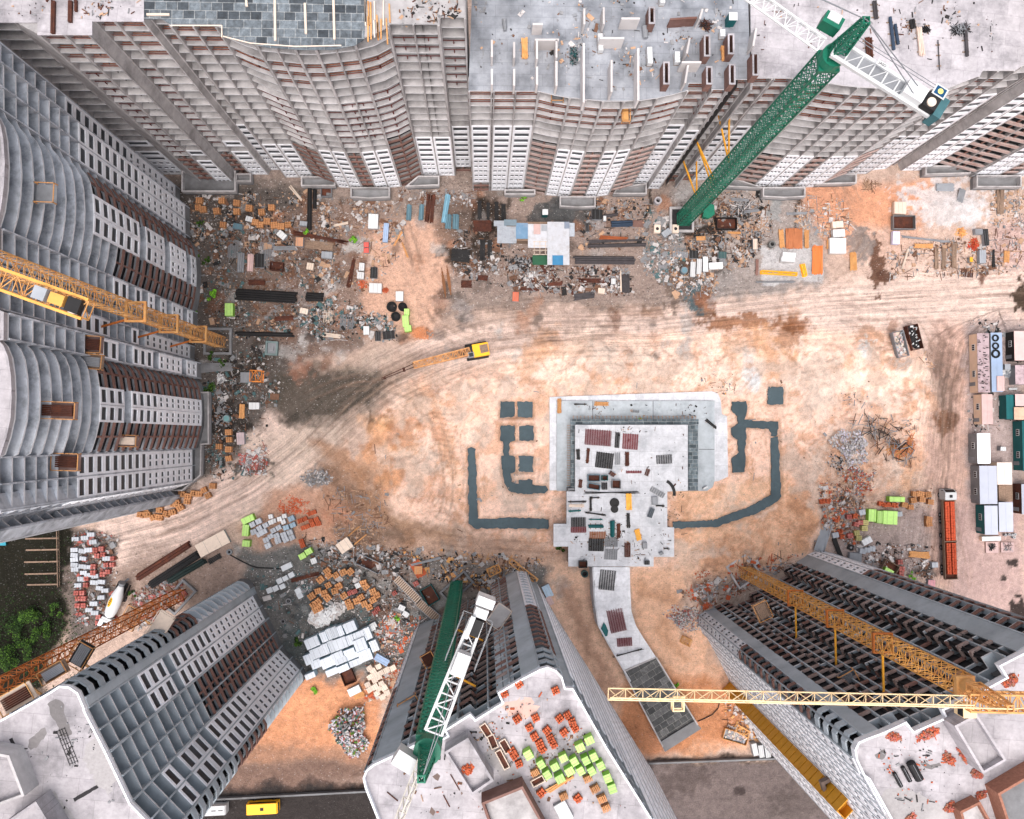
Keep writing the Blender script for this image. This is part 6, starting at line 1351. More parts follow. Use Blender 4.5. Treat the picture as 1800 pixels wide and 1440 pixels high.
# ------------------------------------------------------------------ vehicles
def wheel(parent,x,y,r,w):
    mb=MB(); mb.tube((x,y-w/2,r),(x,y+w/2,r),r,14); wl=mb.build('wheel',M_TYRE,parent); mb=MB(); mb.tube((x,y-w/2-.01,r),(x,y+w/2+.01,r),r*.5,10); mb.build('rim',M_STEEL,wl)
def truck_cab(t,x0,m=M_WHT,w=2.5,l=2.2,h=3.0):
    mb=MB(); vs=[]
    prof=[(x0,.7),(x0,2.9),(x0+l*.72,3.0),(x0+l,2.0),(x0+l,.7)]
    n=len(prof); vs=[(x,-w/2,z) for x,z in prof]+[(x,w/2,z) for x,z in prof]
    mb.add(vs,[tuple(range(n)),tuple(reversed(range(n,2*n)))]+[(i,n+i,n+(i+1)%n,(i+1)%n) for i in range(n)]); c=mb.build('cab',m,t)
    mb=MB(); mb.add([(x0+l*.74,-w/2+.2,2.97),(x0+l*.74,w/2-.2,2.97),(x0+l*.985,w/2-.2,2.08),(x0+l*.985,-w/2+.2,2.08)],[(0,1,2,3)]); 
    for v in range(4): pass
    o=mb.build('windscreen',M_GLASS,c); o.location=(.03,0,.03)
    mb=MB(); mb.box((x0+l*.35,0,3.02),(.6,.6,.08)); mb.build('roof_hatch',M_BLK,c)
    for s in(-1,1):
        mb=MB(); mb.box((x0+l*.9,s*(w/2+.18),2.2),(.12,.3,.5)); mb.build('mirror',M_BLK,c)
        mb=MB(); mb.box((x0+l+.02,s*(w/2-.35),.95),(.06,.35,.22)); mb.build('headlight',M_WHT,c)
    mb=MB(); mb.box((x0+l,0,.65),(.2,w,.35)); mb.build('bumper',M_BLK,c)
tr=thing('brick_truck','long white cabbed truck and trailer loaded with orange bricks','truck')
truck_cab(tr,7.0)
mb=MB(); mb.box((-1.2,0,.85),(16.5,1.0,.3)); mb.build('chassis',M_BLK,tr)
for nm_,x0,x1 in (('cargo_bed',-1.9,6.8),('trailer_bed',-10.0,-2.0)):
    mb=MB(); mb.box(((x0+x1)/2,0,1.2),(x1-x0,2.5,.15)); bd=mb.build(nm_,M_RUST,tr)
    mb=MB(); mb.wallbar([(x0,-1.27),(x1,-1.27),(x1,1.27),(x0,1.27)],1.28,2.1,.08,closed=True)
    for i in range(5):
        for s in(-1,1): mb.box((x0+(x1-x0)*i/4,s*1.32,1.9),(.1,.1,.8))
    mb.build('side_boards',M_TIMBD,bd)
    mb=MB(); 
    xe=x1-.2; xs_=x0+(1.1 if nm_=='trailer_bed' else .2)
    k=int((xe-xs_)/.5)
    for i in range(k):
        for s in(-1,1):
            for j in range(2): mb.box((xs_+(i+.5)*(xe-xs_)/k+jit(.03),s*.58+(j-.5)*.48+jit(.02),1.85+jit(.04)),((xe-xs_)/k-.06,.42,1.15),rz=jit(.05))
    mb.build('brick_load',mat('load_orange',(190,82,52),var=.25,scale=5,dirt=(150,56,34),dscale=2,damt=.7),bd)
for x in (7.9,3.6,2.3,-.8,-3.4,-7.6,-8.9): 
    for s in(-1,1): wheel(tr,x,s*1.05,.52,.35)
place(tr,1660,934,-91)
mx=thing('mixer_truck','white concrete mixer truck with a yellow oval badge on its drum','mixer truck')
truck_cab(mx,3.0,l=2.0); mb=MB(); mb.box((-.6,0,.85),(8.6,1.1,.3)); mb.build('chassis',M_BLK,mx)
mb=MB(); prof=[(-4.6,.55),(-3.9,.75),(-2.6,1.12),(-1.0,1.28),(.8,1.2),(1.9,.95),(2.3,.6)]; n=20
for (xa,ra),(xb,rb) in zip(prof,prof[1:]): 
    za=2.45-(xa)*.08; zb=2.45-(xb)*.08; mb.tube((xa,0,za),(xb,0,zb),ra,n,r2=rb,cap=False)
mb.tube((2.3,0,2.27),(2.34,0,2.27),.6,n)
dr=mb.build('drum',M_WHT,mx); 
for p_ in dr.data.polygons: p_.use_smooth=True
def onDrum(pts,off,m,nm):
    mb=MB(); vs=[]
    for x,a in pts:
        r=np.interp(x,[p[0] for p in prof],[p[1] for p in prof])+off; vs.append((x,-math.sin(a)*r,2.45-x*.08+math.cos(a)*r))
    return vs
def oval(x0,a0,rx,ra,off,m,nm,seg=22,rings=4):
    vs=onDrum([(x0,a0)],off,m,nm); fs=[]
    for k in range(1,rings+1):
        vs+=onDrum([(x0+rx*k/rings*math.cos(t*2*math.pi/seg),a0+ra*k/rings*math.sin(t*2*math.pi/seg)) for t in range(seg)],off,m,nm)
    for t in range(seg): fs.append((0,1+t,1+(t+1)%seg))
    for k in range(rings-1):
        for t in range(seg): a=1+k*seg+t; b=1+k*seg+(t+1)%seg; fs.append((a,a+seg,b+seg,b))
    mb=MB(); mb.add(vs,fs); return mb.build(nm,m,dr)
bdg=oval(-1.0,.42,1.05,.36,.015,mat('badge_yellow',(244,186,24)),'badge')
for i,x in enumerate((-.45,-.9,-1.3,-1.65)): oval(x,.42,.13,.16 if i%2 else .22,.03,M_RUST,'badge_mark',8,1)
mb=MB(); mb.tube((-4.6,0,2.85),(-5.4,0,3.1),.5,12,r2=.7); mb.bar((-5.2,0,2.4),(-6.1,.3,1.4),.4,.2); mb.build('hopper_chute',M_STEEL,mx)
mb=MB(); mb.box((2.75,0,2.0),(.5,2.2,1.6)); mb.build('water_tank',M_WHT,mx)
mb=MB(); mb.box((-3.2,1.2,1.5),(3.6,.1,.9)); mb.box((-3.2,-1.2,1.5),(3.6,.1,.9)); mb.build('mudguard',M_BLK,mx)
for x in (4.0,-1.6,-3.0):
    for s in(-1,1): wheel(mx,x,s*1.05,.52,.35)
place(mx,208,1062,113)
bus=thing('minibus','yellow minibus with a dark roof hatch on the bottom road','minibus'); L_=6.4
mb=MB(); prof_=[(-L_/2,.5),(-L_/2,2.3),(-L_/2+.15,2.5),(L_/2-.3,2.5),(L_/2-.05,2.2),(L_/2,.5)]
n=len(prof_); W_=2.1; mb.add([(x,-W_/2,z) for x,z in prof_]+[(x,W_/2,z) for x,z in prof_],[tuple(range(n)),tuple(reversed(range(n,2*n)))]+[(i,n+i,n+(i+1)%n,(i+1)%n) for i in range(n)]); bb=mb.build('body',M_BUS,bus)
mb=MB(); mb.box((0,0,2.53),(.7,.6,.08)); mb.build('roof_hatch',M_BLK,bb)
mb=MB(); mb.box((0,W_/2+.01,1.8),(L_-1,.04,.6)); mb.box((0,-W_/2-.01,1.8),(L_-1,.04,.6)); mb.box((L_/2+.0,0,1.7),(.06,W_-.3,.8)); mb.build('glazing',M_GLASS,bb)
for x in(-2,2):
    for s in(-1,1): wheel(bus,x,s*.95,.4,.25)
place(bus,466,1413,-2)
van=thing('panel_van','white van half hidden beneath the lower left block','van')
mb=MB(); mb.add([(x*.9,y,z) for y in(-.95,.95) for x,z in prof_][:n]+[(x*.9,.95,z) for x,z in prof_],[tuple(range(n)),tuple(reversed(range(n,2*n)))]+[(i,n+i,n+(i+1)%n,(i+1)%n) for i in range(n)]); vb=mb.build('body',M_WHT,van)
mb=MB(); mb.box((1.8,0,2.53),(.9,.14,.04)); mb.box((.4,0,2.53),(.9,.14,.04)); mb.build('roof_rack',M_BLK,vb)
for x in(-2,2):
    for s in(-1,1): wheel(van,x,s*.9,.38,.25)
place(van,379,1416,-2)
cr=thing('crawler_crane','yellow crawler crane with its lattice boom lowered to the track','crawler crane')
for s in(-1,1):
    mb=MB(); mb.tube((-1.9,s*1.45-.3,.45),(-1.9,s*1.45+.3,.45),.45,12); mb.tube((1.9,s*1.45-.3,.45),(1.9,s*1.45+.3,.45),.45,12); mb.box((0,s*1.45,.45),(3.8,.6,.88))
    for i in range(14): mb.box((-2.0+i*.3,s*1.45,.92),(.12,.64,.06))
    mb.build('track',M_BLK,cr)
mb=MB(); mb.box((.9,0,1.6),(3.4,2.7,1.3)); mb.box((1.2,0,2.28),(2.6,2.3,.12)); hb=mb.build('house',M_BUS,cr)
mb=MB(); mb.box((1.6,.1,2.4),(1.7,1.7,.12),rz=.05); 
for i in range(6): mb.box((1.0+i*.24,.1,2.48),(.06,1.6,.05))
mb.build('engine_cover',M_TIMBD,hb)
mb=MB(); mb.box((-1.3,-.75,1.7),(1.3,1.1,1.6)); cb=mb.build('operator_cab',M_STEEL,cr); mb=MB(); mb.box((-1.3,-.75,2.53),(.9,.8,.05)); mb.build('skylight',M_GLASS,cb)
mb=MB(); mb.box((-1.1,.55,1.6),(1.2,1.1,1.2)); mb.build('winch_drum',M_BLK,cr)
mb=MB(); lattice(mb,(-1.6,.1,1.6),(-13.4,-1.1,4.6),1.5,.9,.2,.13,wb=1.2); mb.build('boom',mat('boom_rust',(216,160,108),var=.25,dirt=(150,90,60),dscale=1,damt=.6),cr)
mb=MB()
for s in(-.35,.35): mb.bar((-13.4,-1.1+s,4.6),(-20.6,-2.6+s*.4,3.2),.16)
mb.box((-15.6,-1.6,4.1),(.5,.9,.4)); mb.box((-19.9,-2.6,3.1),(.5,.4,.4)); mb.build('jib_links',M_RUST,cr)
place(cr,838,618,-10)
one(mk_skip(5.6,2.4,1.4,M_STEEL,[M_WHT,M_BOX,M_CREAM,M_STAIN,M_PNKR],110),'skip heaped with white rubble near the upper right sand','skip',1578,606,77)
one(mk_skip(5.4,2.4,1.6,M_RUST,[M_RUST,M_BLK,M_WHT],34),'brown skip with dark scrap right of the rubble filled one','skip',1602,594,77)
# ------------------------------------------------------------------ goods of the upper yard
def pp(kind,u,v,w,h,ang,label,m=None,cat=None,z=None,**k):
    """item given by its photo-pixel width and height"""
    s=sc(z or .5); l_,w_=w*s,h*s
    if kind=='pipes': 
        L,W_=(l_,w_) if l_>=w_ else (w_,l_); 
        if l_<w_: ang+=90
        n=max(2,int(W_/.42)); o=mk_pipes(m or M_PIPE,L,n,W_/n/2.05,k.get('rows',2)); cat=cat or 'pipe bundle'
    elif kind=='planks':
        L,W_=(l_,w_) if l_>=w_ else (w_,l_)
        if l_<w_: ang+=90
        o=mk_planks(m or M_TIMBD,L,W_,max(2,int(W_/.24)),k.get('hh',.35)); cat=cat or 'plank stack'
    elif kind=='box': o=mk_wrap(m or M_WHT,k.get('m2',M_BOX),l_,w_,k.get('hh',1.0)); cat=cat or 'box'
    elif kind=='block': o=mk_block(m or M_WHT,l_,w_,k.get('hh',1.0),k.get('n',3)); cat=cat or 'block pack'
    elif kind=='mesh': o=mk_mesh(l_,w_,m or M_RUST); cat=cat or 'rebar mats'
    elif kind=='skip': o=mk_skip(l_,w_,k.get('hh',1.2),m or M_STEEL,k.get('fill')); cat=cat or 'container'
    one(o,label,cat,u,v,ang,z,k.get('group')); return o
Y=[('pipes',545,366,8,78,0,'longest black pipe pair standing out from the entrance box',M_BLK),('pipes',554,351,7,34,0,'short black pipe pair beside the longest one',M_BLK),
('planks',562,418,100,6,9,'long dark brown beam crossing the littered yard',M_RUST),('planks',562,432,50,14,6,'old brown board stack with a yellow board',M_TIMBD),
('box',528,427,13,16,3,'tan open box beside the old board stack',mat('tan_board',(186,140,112))),('box',576,450,19,12,4,'grey box with a black round hole in its lid',M_BOX),
('pipes',424,463,12,34,2,'grey pipe bundle in the left yard stack',M_STEEL),('pipes',441,463,11,30,2,'pinkish pipe bundle in the left yard stack',M_PNKR if 'M_PNKR' in globals() else M_CREAM),('box',458,460,16,24,0,'black crate right of the pinkish pipe bundle',M_BLK),
('pipes',470,521,104,20,3,'largest stack of black pipes near the orange mast',M_BLK),('pipes',554,523,30,16,2,'short stack of black pipes right of the largest stack',M_BLK),('pipes',466,588,98,8,1,'thin long black pipe stack below the largest one',M_BLK),
('planks',452,497,30,10,0,'rusty plank pile above the black pipes',M_RUST),('mesh',470,446,24,40,0,'grey wire mats leaning in the left yard',M_STEEL),
('planks',379,646,60,15,-4,'grey ramp of planks leading out of the bulging block',M_CONCD),('box',434,664,18,18,0,'flat grey box beside the orange crane section',M_STEEL),
('box',425,771,13,21,-4,'pale mauve panel pack beside the tan pallets',mat('mauve_panel',(178,160,162))),('planks',426,723,9,27,2,'yellowish timber stack by the teal barrel',M_TIMBER),
('block',449,714,18,12,0,'dusty white crate by the timber stack',M_WHT),('box',270,892,18,14,0,'dark open crate among the tan pallets',M_BLK),
('pipes',290,985,104,13,-33,'upper brown pipe bundle beside the pale pad',M_RUST),('pipes',308,1001,96,14,-33,'lower black pipe bundle beside the pale pad',M_BLK),('pipes',330,1003,70,12,-30,'short black pipe bundle nearest the crane pit',mat('green_black',(40,52,50))),
('planks',378,982,24,9,-30,'small black bundle below the pale pad',M_BLK),('box',376,955,56,24,-28,'pale concrete pad beside the pipe stacks',M_CREAM),
('planks',537,1014,50,6,-15,'pair of long rusty boards in the puddled yard',M_RUST),('skip',650,990,44,18,25,'grey open frame skip in the lower yard',M_STEEL),
('box',607,958,24,20,-35,'light wooden trailer bed with two poles',M_CREAM),('planks',622,934,26,2,-40,'upper pole of the wooden trailer',M_TIMBER),('planks',634,948,28,2,-40,'lower pole of the wooden trailer',M_TIMBER),
('box',553,985,10,10,-20,'white square ring block near two lime packs',M_WHT),('box',630,1028,9,9,-25,'white square block among tan pallets',M_WHT),
('box',624,1212,22,13,-25,'white topped long crate below the white packs',M_WHT),('planks',632,1222,18,9,-22,'orange plank crate below the white packs',M_TIMBER),
('skip',613,1188,20,24,-22,'brown framed sandbox below the white packs',M_RUST),('box',672,1158,12,26,-60,'blue and white mottled sack pile',mat('sack_blue',(150,170,200))),
('planks',735,1000,18,30,-30,'orange brick frame beside the green mast foot',M_BRICK),('box',736,1001,14,14,0,'small orange crate left of the green mast foot',M_BRICKY),
('skip',756,1045,22,30,-30,'steel framed tank with teal bottom by the green mast',M_TEAL),('planks',748,987,55,4,-15,'grey beam above the green mast foot',M_STEEL),
('box',962,1038,14,22,-25,'pale blue container beside the tall block',mat('pale_blue',(170,190,206))),('box',965,1055,12,16,-25,'pink speckled container below the pale blue one',M_PNKR if 'M_PNKR' in globals() else M_CREAM),
('box',657,391,17,26,2,'white upright pack in the upper yard',M_WHT),('box',679,411,9,34,4,'tall blue dotted bottle pack',mat('sack_blue',(150,170,200))),('box',645,432,9,9,0,'upper red crate on the grey ground',mat('red_crate',(206,90,80))),('box',645,442,9,9,0,'lower red crate on the grey ground',mat('red_crate',(206,90,80))),
('pipes',719,375,9,27,3,'short teal pipe bundle, leftmost in the upper yard',M_BPIPE),('pipes',741,375,9,27,3,'short teal pipe bundle beside the brown sheets',M_BPIPE),('planks',756,367,15,52,5,'dark brown sheet pile with light stripes',M_RUST),
('pipes',784,367,10,50,9,'long bright blue pipe bundle',mat('blue_bright',(120,164,184))),('pipes',788,391,11,25,4,'blue grey pipe pack, left of the twin packs',M_BPIPE),('pipes',801,391,12,26,2,'blue grey pipe pack, right of the twin packs',M_BPIPE),
('planks',843,370,7,34,0,'first black pile standing in for a blurred shadow left of the shed',M_BLK),('planks',858,372,6,32,0,'second black pile standing in for a blurred shadow left of the shed',M_BLK),('planks',873,372,7,34,0,'third black pile standing in for a blurred shadow left of the shed',M_BLK),('planks',885,374,8,30,0,'fourth black pile standing in for a blurred shadow left of the shed',M_BLK),  # the upright black piles are added where blurred shadows lie
('planks',848,398,34,20,-2,'wide brown black timber pile left of the shed',M_RUST),('planks',848,440,9,38,0,'tall black pile standing in for a blurred shadow below the wide brown pile',M_BLK),('planks',861,438,8,28,0,'short black pile standing in for a blurred shadow next to the tall one',M_BLK),('planks',810,450,34,22,5,'broad dark heap of sheets on the sand',M_BLK),  # tall and short black piles likewise stand in for blurred shadow
('planks',618,481,7,52,11,'dark brown beam pair near the white slab packs',M_RUST),('block',637,471,9,14,5,'upper white slab pack beside the brown beams',M_WHT),('block',635,486,12,12,5,'lower white slab pack beside the brown beams',M_WHT),
('box',658,481,12,19,2,'black box on the pale yard ground',M_BLK),('block',661,508,22,17,2,'white slab pack pair right of the orange rubble',M_WHT),('box',703,522,13,17,0,'white tank above the black hose coils',M_WHT),
('box',684,590,20,14,-6,'black box below the hose coils',M_BLK),('box',665,592,9,16,0,'narrow black box left of the black box',M_BLK),('mesh',604,566,10,26,3,'upright steel ladder mat, left one',M_STEEL),('mesh',617,565,10,26,3,'upright steel ladder mat, right one',M_STEEL),('block',645,582,10,15,0,'white crate with a black strap',M_WHT),
('planks',820,500,20,13,0,'dark brown crate on the sand below the shed',M_RUST),('planks',849,489,18,9,5,'small dark crate near the scrap',M_RUST),('box',906,523,11,17,2,'small orange topped bin at the road edge',mat('bin_orange',(190,104,80))),
('planks',1082,424,102,4,-3,'uppermost long rail of the steel rail pile',M_PIPE),('pipes',1082,432,104,7,-2,'upper long dark pipe stack right of the shed',M_PIPE),('pipes',1061,458,106,15,0,'thickest long dark pipe stack right of the shed',M_PIPE),('planks',1045,494,60,8,2,'rusty low bar pile below the dark pipes',M_RUST),
('pipes',1060,381,52,6,-7,'short slanting dark pipe stack',M_PIPE),('pipes',1093,394,38,12,-3,'navy sheet pile piece right of the slanting pipes',mat('navy_pipe',(52,66,84))),('planks',1122,394,22,12,0,'mauve board pile beside the navy one',M_BROWN),('planks',1078,419,52,6,2,'bright rust coloured rail',mat('rust_bright',(150,82,50))),
('box',1049,379,18,18,0,'black square box framed in rust',M_BLK),('box',1032,402,6,14,0,'small black upright box',M_BLK),('box',1062,386,5,9,0,'tiny white box by the slanting pipes',M_WHT),('planks',1099,499,15,34,0,'dark grey sheet stack at the road edge',M_PIPE),('planks',1027,521,38,11,-7,'dark bundle lying at the road edge',M_PIPE),('planks',1091,494,2,40,0,'pale thin post at the road edge',M_CREAM),
('box',1077,496,8,10,0,'white box in the black scrap',M_WHT),('box',1170,411,16,11,-35,'tilted grey slab block between two well blocks',M_BOX),
('box',1230,421,17,8,-2,'small orange crate near the dark ditches',M_TIMBER),('box',1216,475,9,27,3,'left one of three long white boxes',M_WHT),('box',1227,470,9,27,3,'middle one of three long white boxes',M_WHT),('box',1238,466,9,27,0,'right one of three long white boxes',M_WHT),('block',1256,469,25,12,-4,'white slatted slab right of the three long boxes',M_WHT),
('box',1218,449,15,14,0,'black square pit box above the long white boxes',M_BLK),('mesh',1196,447,26,10,3,'ladder like white frame near the barrel',M_BOX),('box',1325,431,8,19,0,'concrete trough by the well rings',M_CREAM),
('planks',1373,420,9,34,-4,'orange plank stack, leftmost and narrow',M_TIMBER),('planks',1395,420,30,38,0,'widest upright orange plank stack',mat('plank_orange',(196,124,84))),('planks',1417,421,8,34,0,'thin orange plank stack beside the dark gap',M_TIMBER),
('planks',1436,458,19,54,1,'long bright orange board pile by the white stacks',mat('board_orange',(224,130,72),var=.1)),('block',1384,450,24,9,4,'upper white pack on the pale platform',M_WHT),('block',1382,458,25,9,3,'lower white pack on the pale platform',M_WHT),
('planks',1362,496,72,3,-1,'long grey pole lying below the yellow frame',M_STEEL),('block',1469,397,20,12,-5,'uppermost of three white slab stacks',M_CREAM),('block',1471,412,22,14,-3,'middle of three white slab stacks',M_WHT),('block',1469,434,30,28,0,'largest and lowest of three white slab stacks',M_WHT),
('planks',1499,460,12,34,0,'yellow board stack standing by the wet sand',M_YEL),('block',1578,368,22,22,2,'beige slab box on the red soil',M_CREAM),('skip',1585,393,40,24,0,'grey walled bay below the beige box',M_CONCD),('block',1571,420,13,23,3,'purple white dotted pallet',mat('lilac_block',(206,204,226))),
('planks',1622,433,36,8,2,'orange board pile by the wooden frames',M_TIMBER),('planks',1645,455,7,40,2,'upright wooden plank pile, left one',M_TIMBD),('planks',1658,455,7,42,2,'upright wooden plank pile, middle one',M_TIMBD),('planks',1676,450,8,46,0,'upright wooden plank pile, right one',M_TIMBD),
('box',1729,419,9,30,-4,'black tarped pallet beside the red bricks',M_BLK),('box',1716,409,14,10,0,'teal grey drum box beside the black tarp',M_STEEL),('block',1722,453,12,24,0,'grey slab pack below the red bricks',M_BOX),('box',1703,458,6,9,0,'tiny yellow box left of the grey slab pack',M_BUS),
('planks',1757,355,13,50,1,'boardwalk of reddish planks',M_TIMBD),('planks',1768,452,10,22,5,'orange stick bundle at the right',M_TIMBER),('planks',1625,421,90,3,6,'long grey pole crossing above the orange boards',M_STEEL),
('planks',1615,975,38,11,4,'logs stacked behind the brick truck',M_TIMBER),('skip',1556,1006,27,40,30,'wooden trough holding a lime green pack',M_TIMBD),('box',1500,985,22,28,5,'grey steel box with teal mesh lid',M_STEEL),('block',1520,950,18,11,-28,'light grey slab pack set askew',M_WHT),
('box',1633,1032,13,28,4,'magenta striped tall pack by the block corner',mat('pink_pack',(206,150,156))),('box',1652,1056,11,17,-12,'white thin board by the block corner',M_WHT),('planks',1446,945,19,54,17,'grey corrugated walkway sloping to the block',M_BOX),
('planks',1472,965,8,50,-18,'dark beam stack right of the walkway',M_BLK),('planks',1555,1030,4,60,-10,'dark thin beam behind the lime trough',M_BLK),
('mesh',413,438,22,30,4,'thin bar mat pack left of the grey pipe bundles',M_STEEL),('planks',500,560,34,8,-4,'old board pile above the long thin pipes',M_RUST),('box',536,548,14,10,12,'white crate in the dark scrap',M_CREAM),
('skip',488,470,22,14,5,'open rusty bin in the littered yard',M_RUST),('planks',583,590,34,7,6,'pale board pile at the track edge',M_CREAM),('mesh',578,556,16,22,3,'pale wire frame pack beside the ladder mats',M_CREAM),('block',547,470,12,12,8,'bright block pack in the brown litter',M_CREAM),
('planks',500,437,40,7,-3,'thin rod bundle above the pinkish pipes',M_STEEL),('box',497,415,16,11,40,'tilted white sheet pack near the corner pallets',M_WHT),('box',440,387,12,9,15,'white bag pack among the corner pallets',M_WHT),('box',420,400,16,10,10,'bluish sheet pack below the corner pallets',M_BPIPE),
('planks',520,340,5,34,-40,'pale plank lying askew near the block corner',M_CREAM),('skip',575,340,18,16,0,'grey junk frame at the foot of the curved block',M_STEEL),('box',535,395,13,8,5,'small pale slab near the black pipes',M_BOX),('planks',600,395,26,4,-12,'thin pale board left of the white upright pack',M_CREAM),
('mesh',1010,352,30,8,0,'steel grid on the dark pavement edge',M_STEEL),('planks',700,420,3,30,30,'thin yellow stick on the sand',M_TIMBER),('planks',712,440,3,30,-20,'second thin yellow stick on the sand',M_TIMBER),('planks',930,509,34,5,3,'rusty flat bars near the orange bin',M_RUST),('planks',975,500,28,6,-4,'rusty angle bars below the blue sheet',M_RUST),('block',1056,513,12,10,6,'pale crate at the road edge',M_CREAM),
('planks',1300,352,34,5,2,'grey rail pack under the entrance box',M_STEEL),('planks',1320,372,28,5,-8,'bent grey rail pack near the timber heap',M_STEEL),('skip',1275,395,36,20,0,'black lined ditch frame right of the green tarpaulin',M_BLK),('planks',1290,410,24,4,3,'pinkish board on the ditch rim',M_TIMBER),('box',1268,450,14,12,2,'small teal sump box in the mortar',mat('sump_teal',(60,84,84))),('planks',1330,470,5,30,3,'reddish board stack left of the pale platform',M_BROWN),
('planks',1400,376,40,4,-3,'thin grey pole above the orange planks',M_STEEL),('planks',1455,430,6,18,4,'short orange board behind the white stacks',M_TIMBER),('planks',1590,455,3,40,20,'thin pale pole near the purple pallet',M_CREAM),('mesh',1700,480,22,14,5,'rusty grid at the road edge',M_RUST),('planks',1745,455,4,34,2,'dark upright post near the orange sticks',M_BLK),
('planks',1660,330,34,14,0,'pale cement bag boards on the grey heap',M_BOX),('planks',1688,345,12,26,15,'grey bent sheet bundle on the cement heap',M_STEEL)]
for q in Y: pp(*q[:7],m=q[7])
o=mk_wrap(M_LIME,M_LIMED,2.0,2.2,1.2); one(o,'lime green pack lying inside the wooden trough','wrapped pack',1556,1007,30,.4)
t=mk_skip(5.2,2.2,1.0,M_YEL,[M_BOX,M_PNKR,M_CREAM],60); one(t,'yellow edged skip of pale rubble by the lower road','skip',1291,1293,17)
for i,(u,v,a) in enumerate([(1323,1313,-12),(1334,1316,-8),(1345,1316,-8),(1363,1314,-6),(1376,1316,-6)]):
    one(mk_wrap(M_WHT,M_BOX,1.1,2.6,1.6),'tall white bag pack on the road verge, %s from left'%od(i),'bag pack',u,v,a,group='white bag packs on the verge')
# the corrugated gangway and others
for a,b,w,lb in (((697,1015),(738,1056),1.7,'upper half of the corrugated gangway'),((733,1055),(776,1092),1.8,'lower half of the corrugated gangway')):
    p=PG(*a); q=PG(*b); d=q-p; L=d.length; t=thing('gangway',lb+' beside the green mast','gangway'); mb=MB(); mb.box((0,0,.8),(L,w,.12)); mb.build('deck',M_TIMBD,t)
    mb=MB()
    for i in range(int(L/.45)): mb.box((-L/2+.2+i*.45,0,.89),(.1,w-.1,.06))
    mb.build('treads',M_CREAM,t); mb=MB()
    for s in(-1,1): mb.bar((-L/2,s*w/2,.8),(L/2,s*w/2,.8),.12,.25)
    for s in(-.45,.45): mb.box((L*s,0,.38),(.15,w*.8,.76))
    mb.build('side_beams',M_STEEL,t); c=(p+q)/2; t.location=(c.x,c.y,0); t.rotation_euler=(0,0,math.atan2(d.y,d.x))
# shed of sheets
sh=thing('tin_shed','patchwork tin roofed workshop shed in the upper yard','shed',loc=PG(940,420))
def shp(u0,v0,u1,v1,m,z=2.7,t=.08,nm='roof_sheet',rib=True):
    a=P(u0,v0,z); b=P(u1,v1,z); cx,cy=(a.x+b.x)/2-sh.location.x,(a.y+b.y)/2-sh.location.y; w,l=abs(b.x-a.x),abs(a.y-b.y); z=z-sh.location.z
    mb=MB(); mb.box((cx,cy,z),(w,l,t))
    if rib:
        for i in range(int(w/.35)): mb.box((cx-w/2+.2+i*.35,cy,z+t/2+.02),(.08,l,.04))
    mb.build(nm,m,sh)
M_TIN=mat('tin_sheet',(160,166,174),rough=.5,var=.12,scale=1.2,dirt=(120,112,108),dscale=.7,damt=.5); M_TINW=mat('tin_white',(186,188,194),rough=.5,var=.08,scale=1,dirt=(150,140,134),dscale=.8,damt=.5)
shp(874,398,908,428,M_TIN); shp(868,388,890,398,M_TIN,2.75); shp(907,392,928,420,mat('tin_blue',(104,134,160),var=.15,dirt=(176,160,156),damt=.5),2.8); shp(886,386,908,397,mat('tarp_grey',(120,136,146)),2.85)
shp(928,394,962,436,M_TINW,2.72); shp(938,394,950,412,M_PNKR,2.9); shp(962,390,1001,466,M_TINW,3.0); shp(992,390,1001,402,mat('tin_blue',(104,134,160)),3.12); shp(1001,392,1010,416,M_TIN,2.8); shp(952,396,964,406,M_BOX,2.95)
shp(971,449,990,466,M_BLUE,3.12,rib=False,nm='blue_sheet')
shp(936,449,970,466,mat('tarp_green',(44,84,62)),2.2,rib=False,nm='green_tarp')
mb=MB(); 
for i in range(4): 
    p=P(939+i*10,424,2.8)-sh.location; q=P(939+i*10,448,2.8)-sh.location; mb.bar(p,q,.12)
    p=P(937,425+i*7.5,2.8)-sh.location; q=P(971,425+i*7.5,2.8)-sh.location; mb.bar(p,q,.12)
mb.build('roof_battens',M_CREAM,sh)
mb=MB()
for u0,v0,u1,v1 in ((876,388,1000,426),(964,426,1000,464)):
    a=P(u0,v0,2.5); b=P(u1,v1,2.5); mb.box(((a.x+b.x)/2-sh.location.x,(a.y+b.y)/2-sh.location.y,1.3),(abs(b.x-a.x)-.4,abs(a.y-b.y)-.4,2.5))
mb.build('walls',M_TIMBD,sh)
t=thing('portable_toilet','small teal cabin with a white roof on the dark pavement','toilet cabin'); mb=MB(); mb.box((0,0,1.1),(1.15,1.15,2.2)); mb.build('body',M_TEAL,t); mb=MB(); mb.box((0,0,2.25),(1.2,1.2,.12)); mb.tube((.3,.3,2.3),(.3,.3,2.5),.08,8); mb.build('roof',M_WHT,t); place(t,957,378,0)
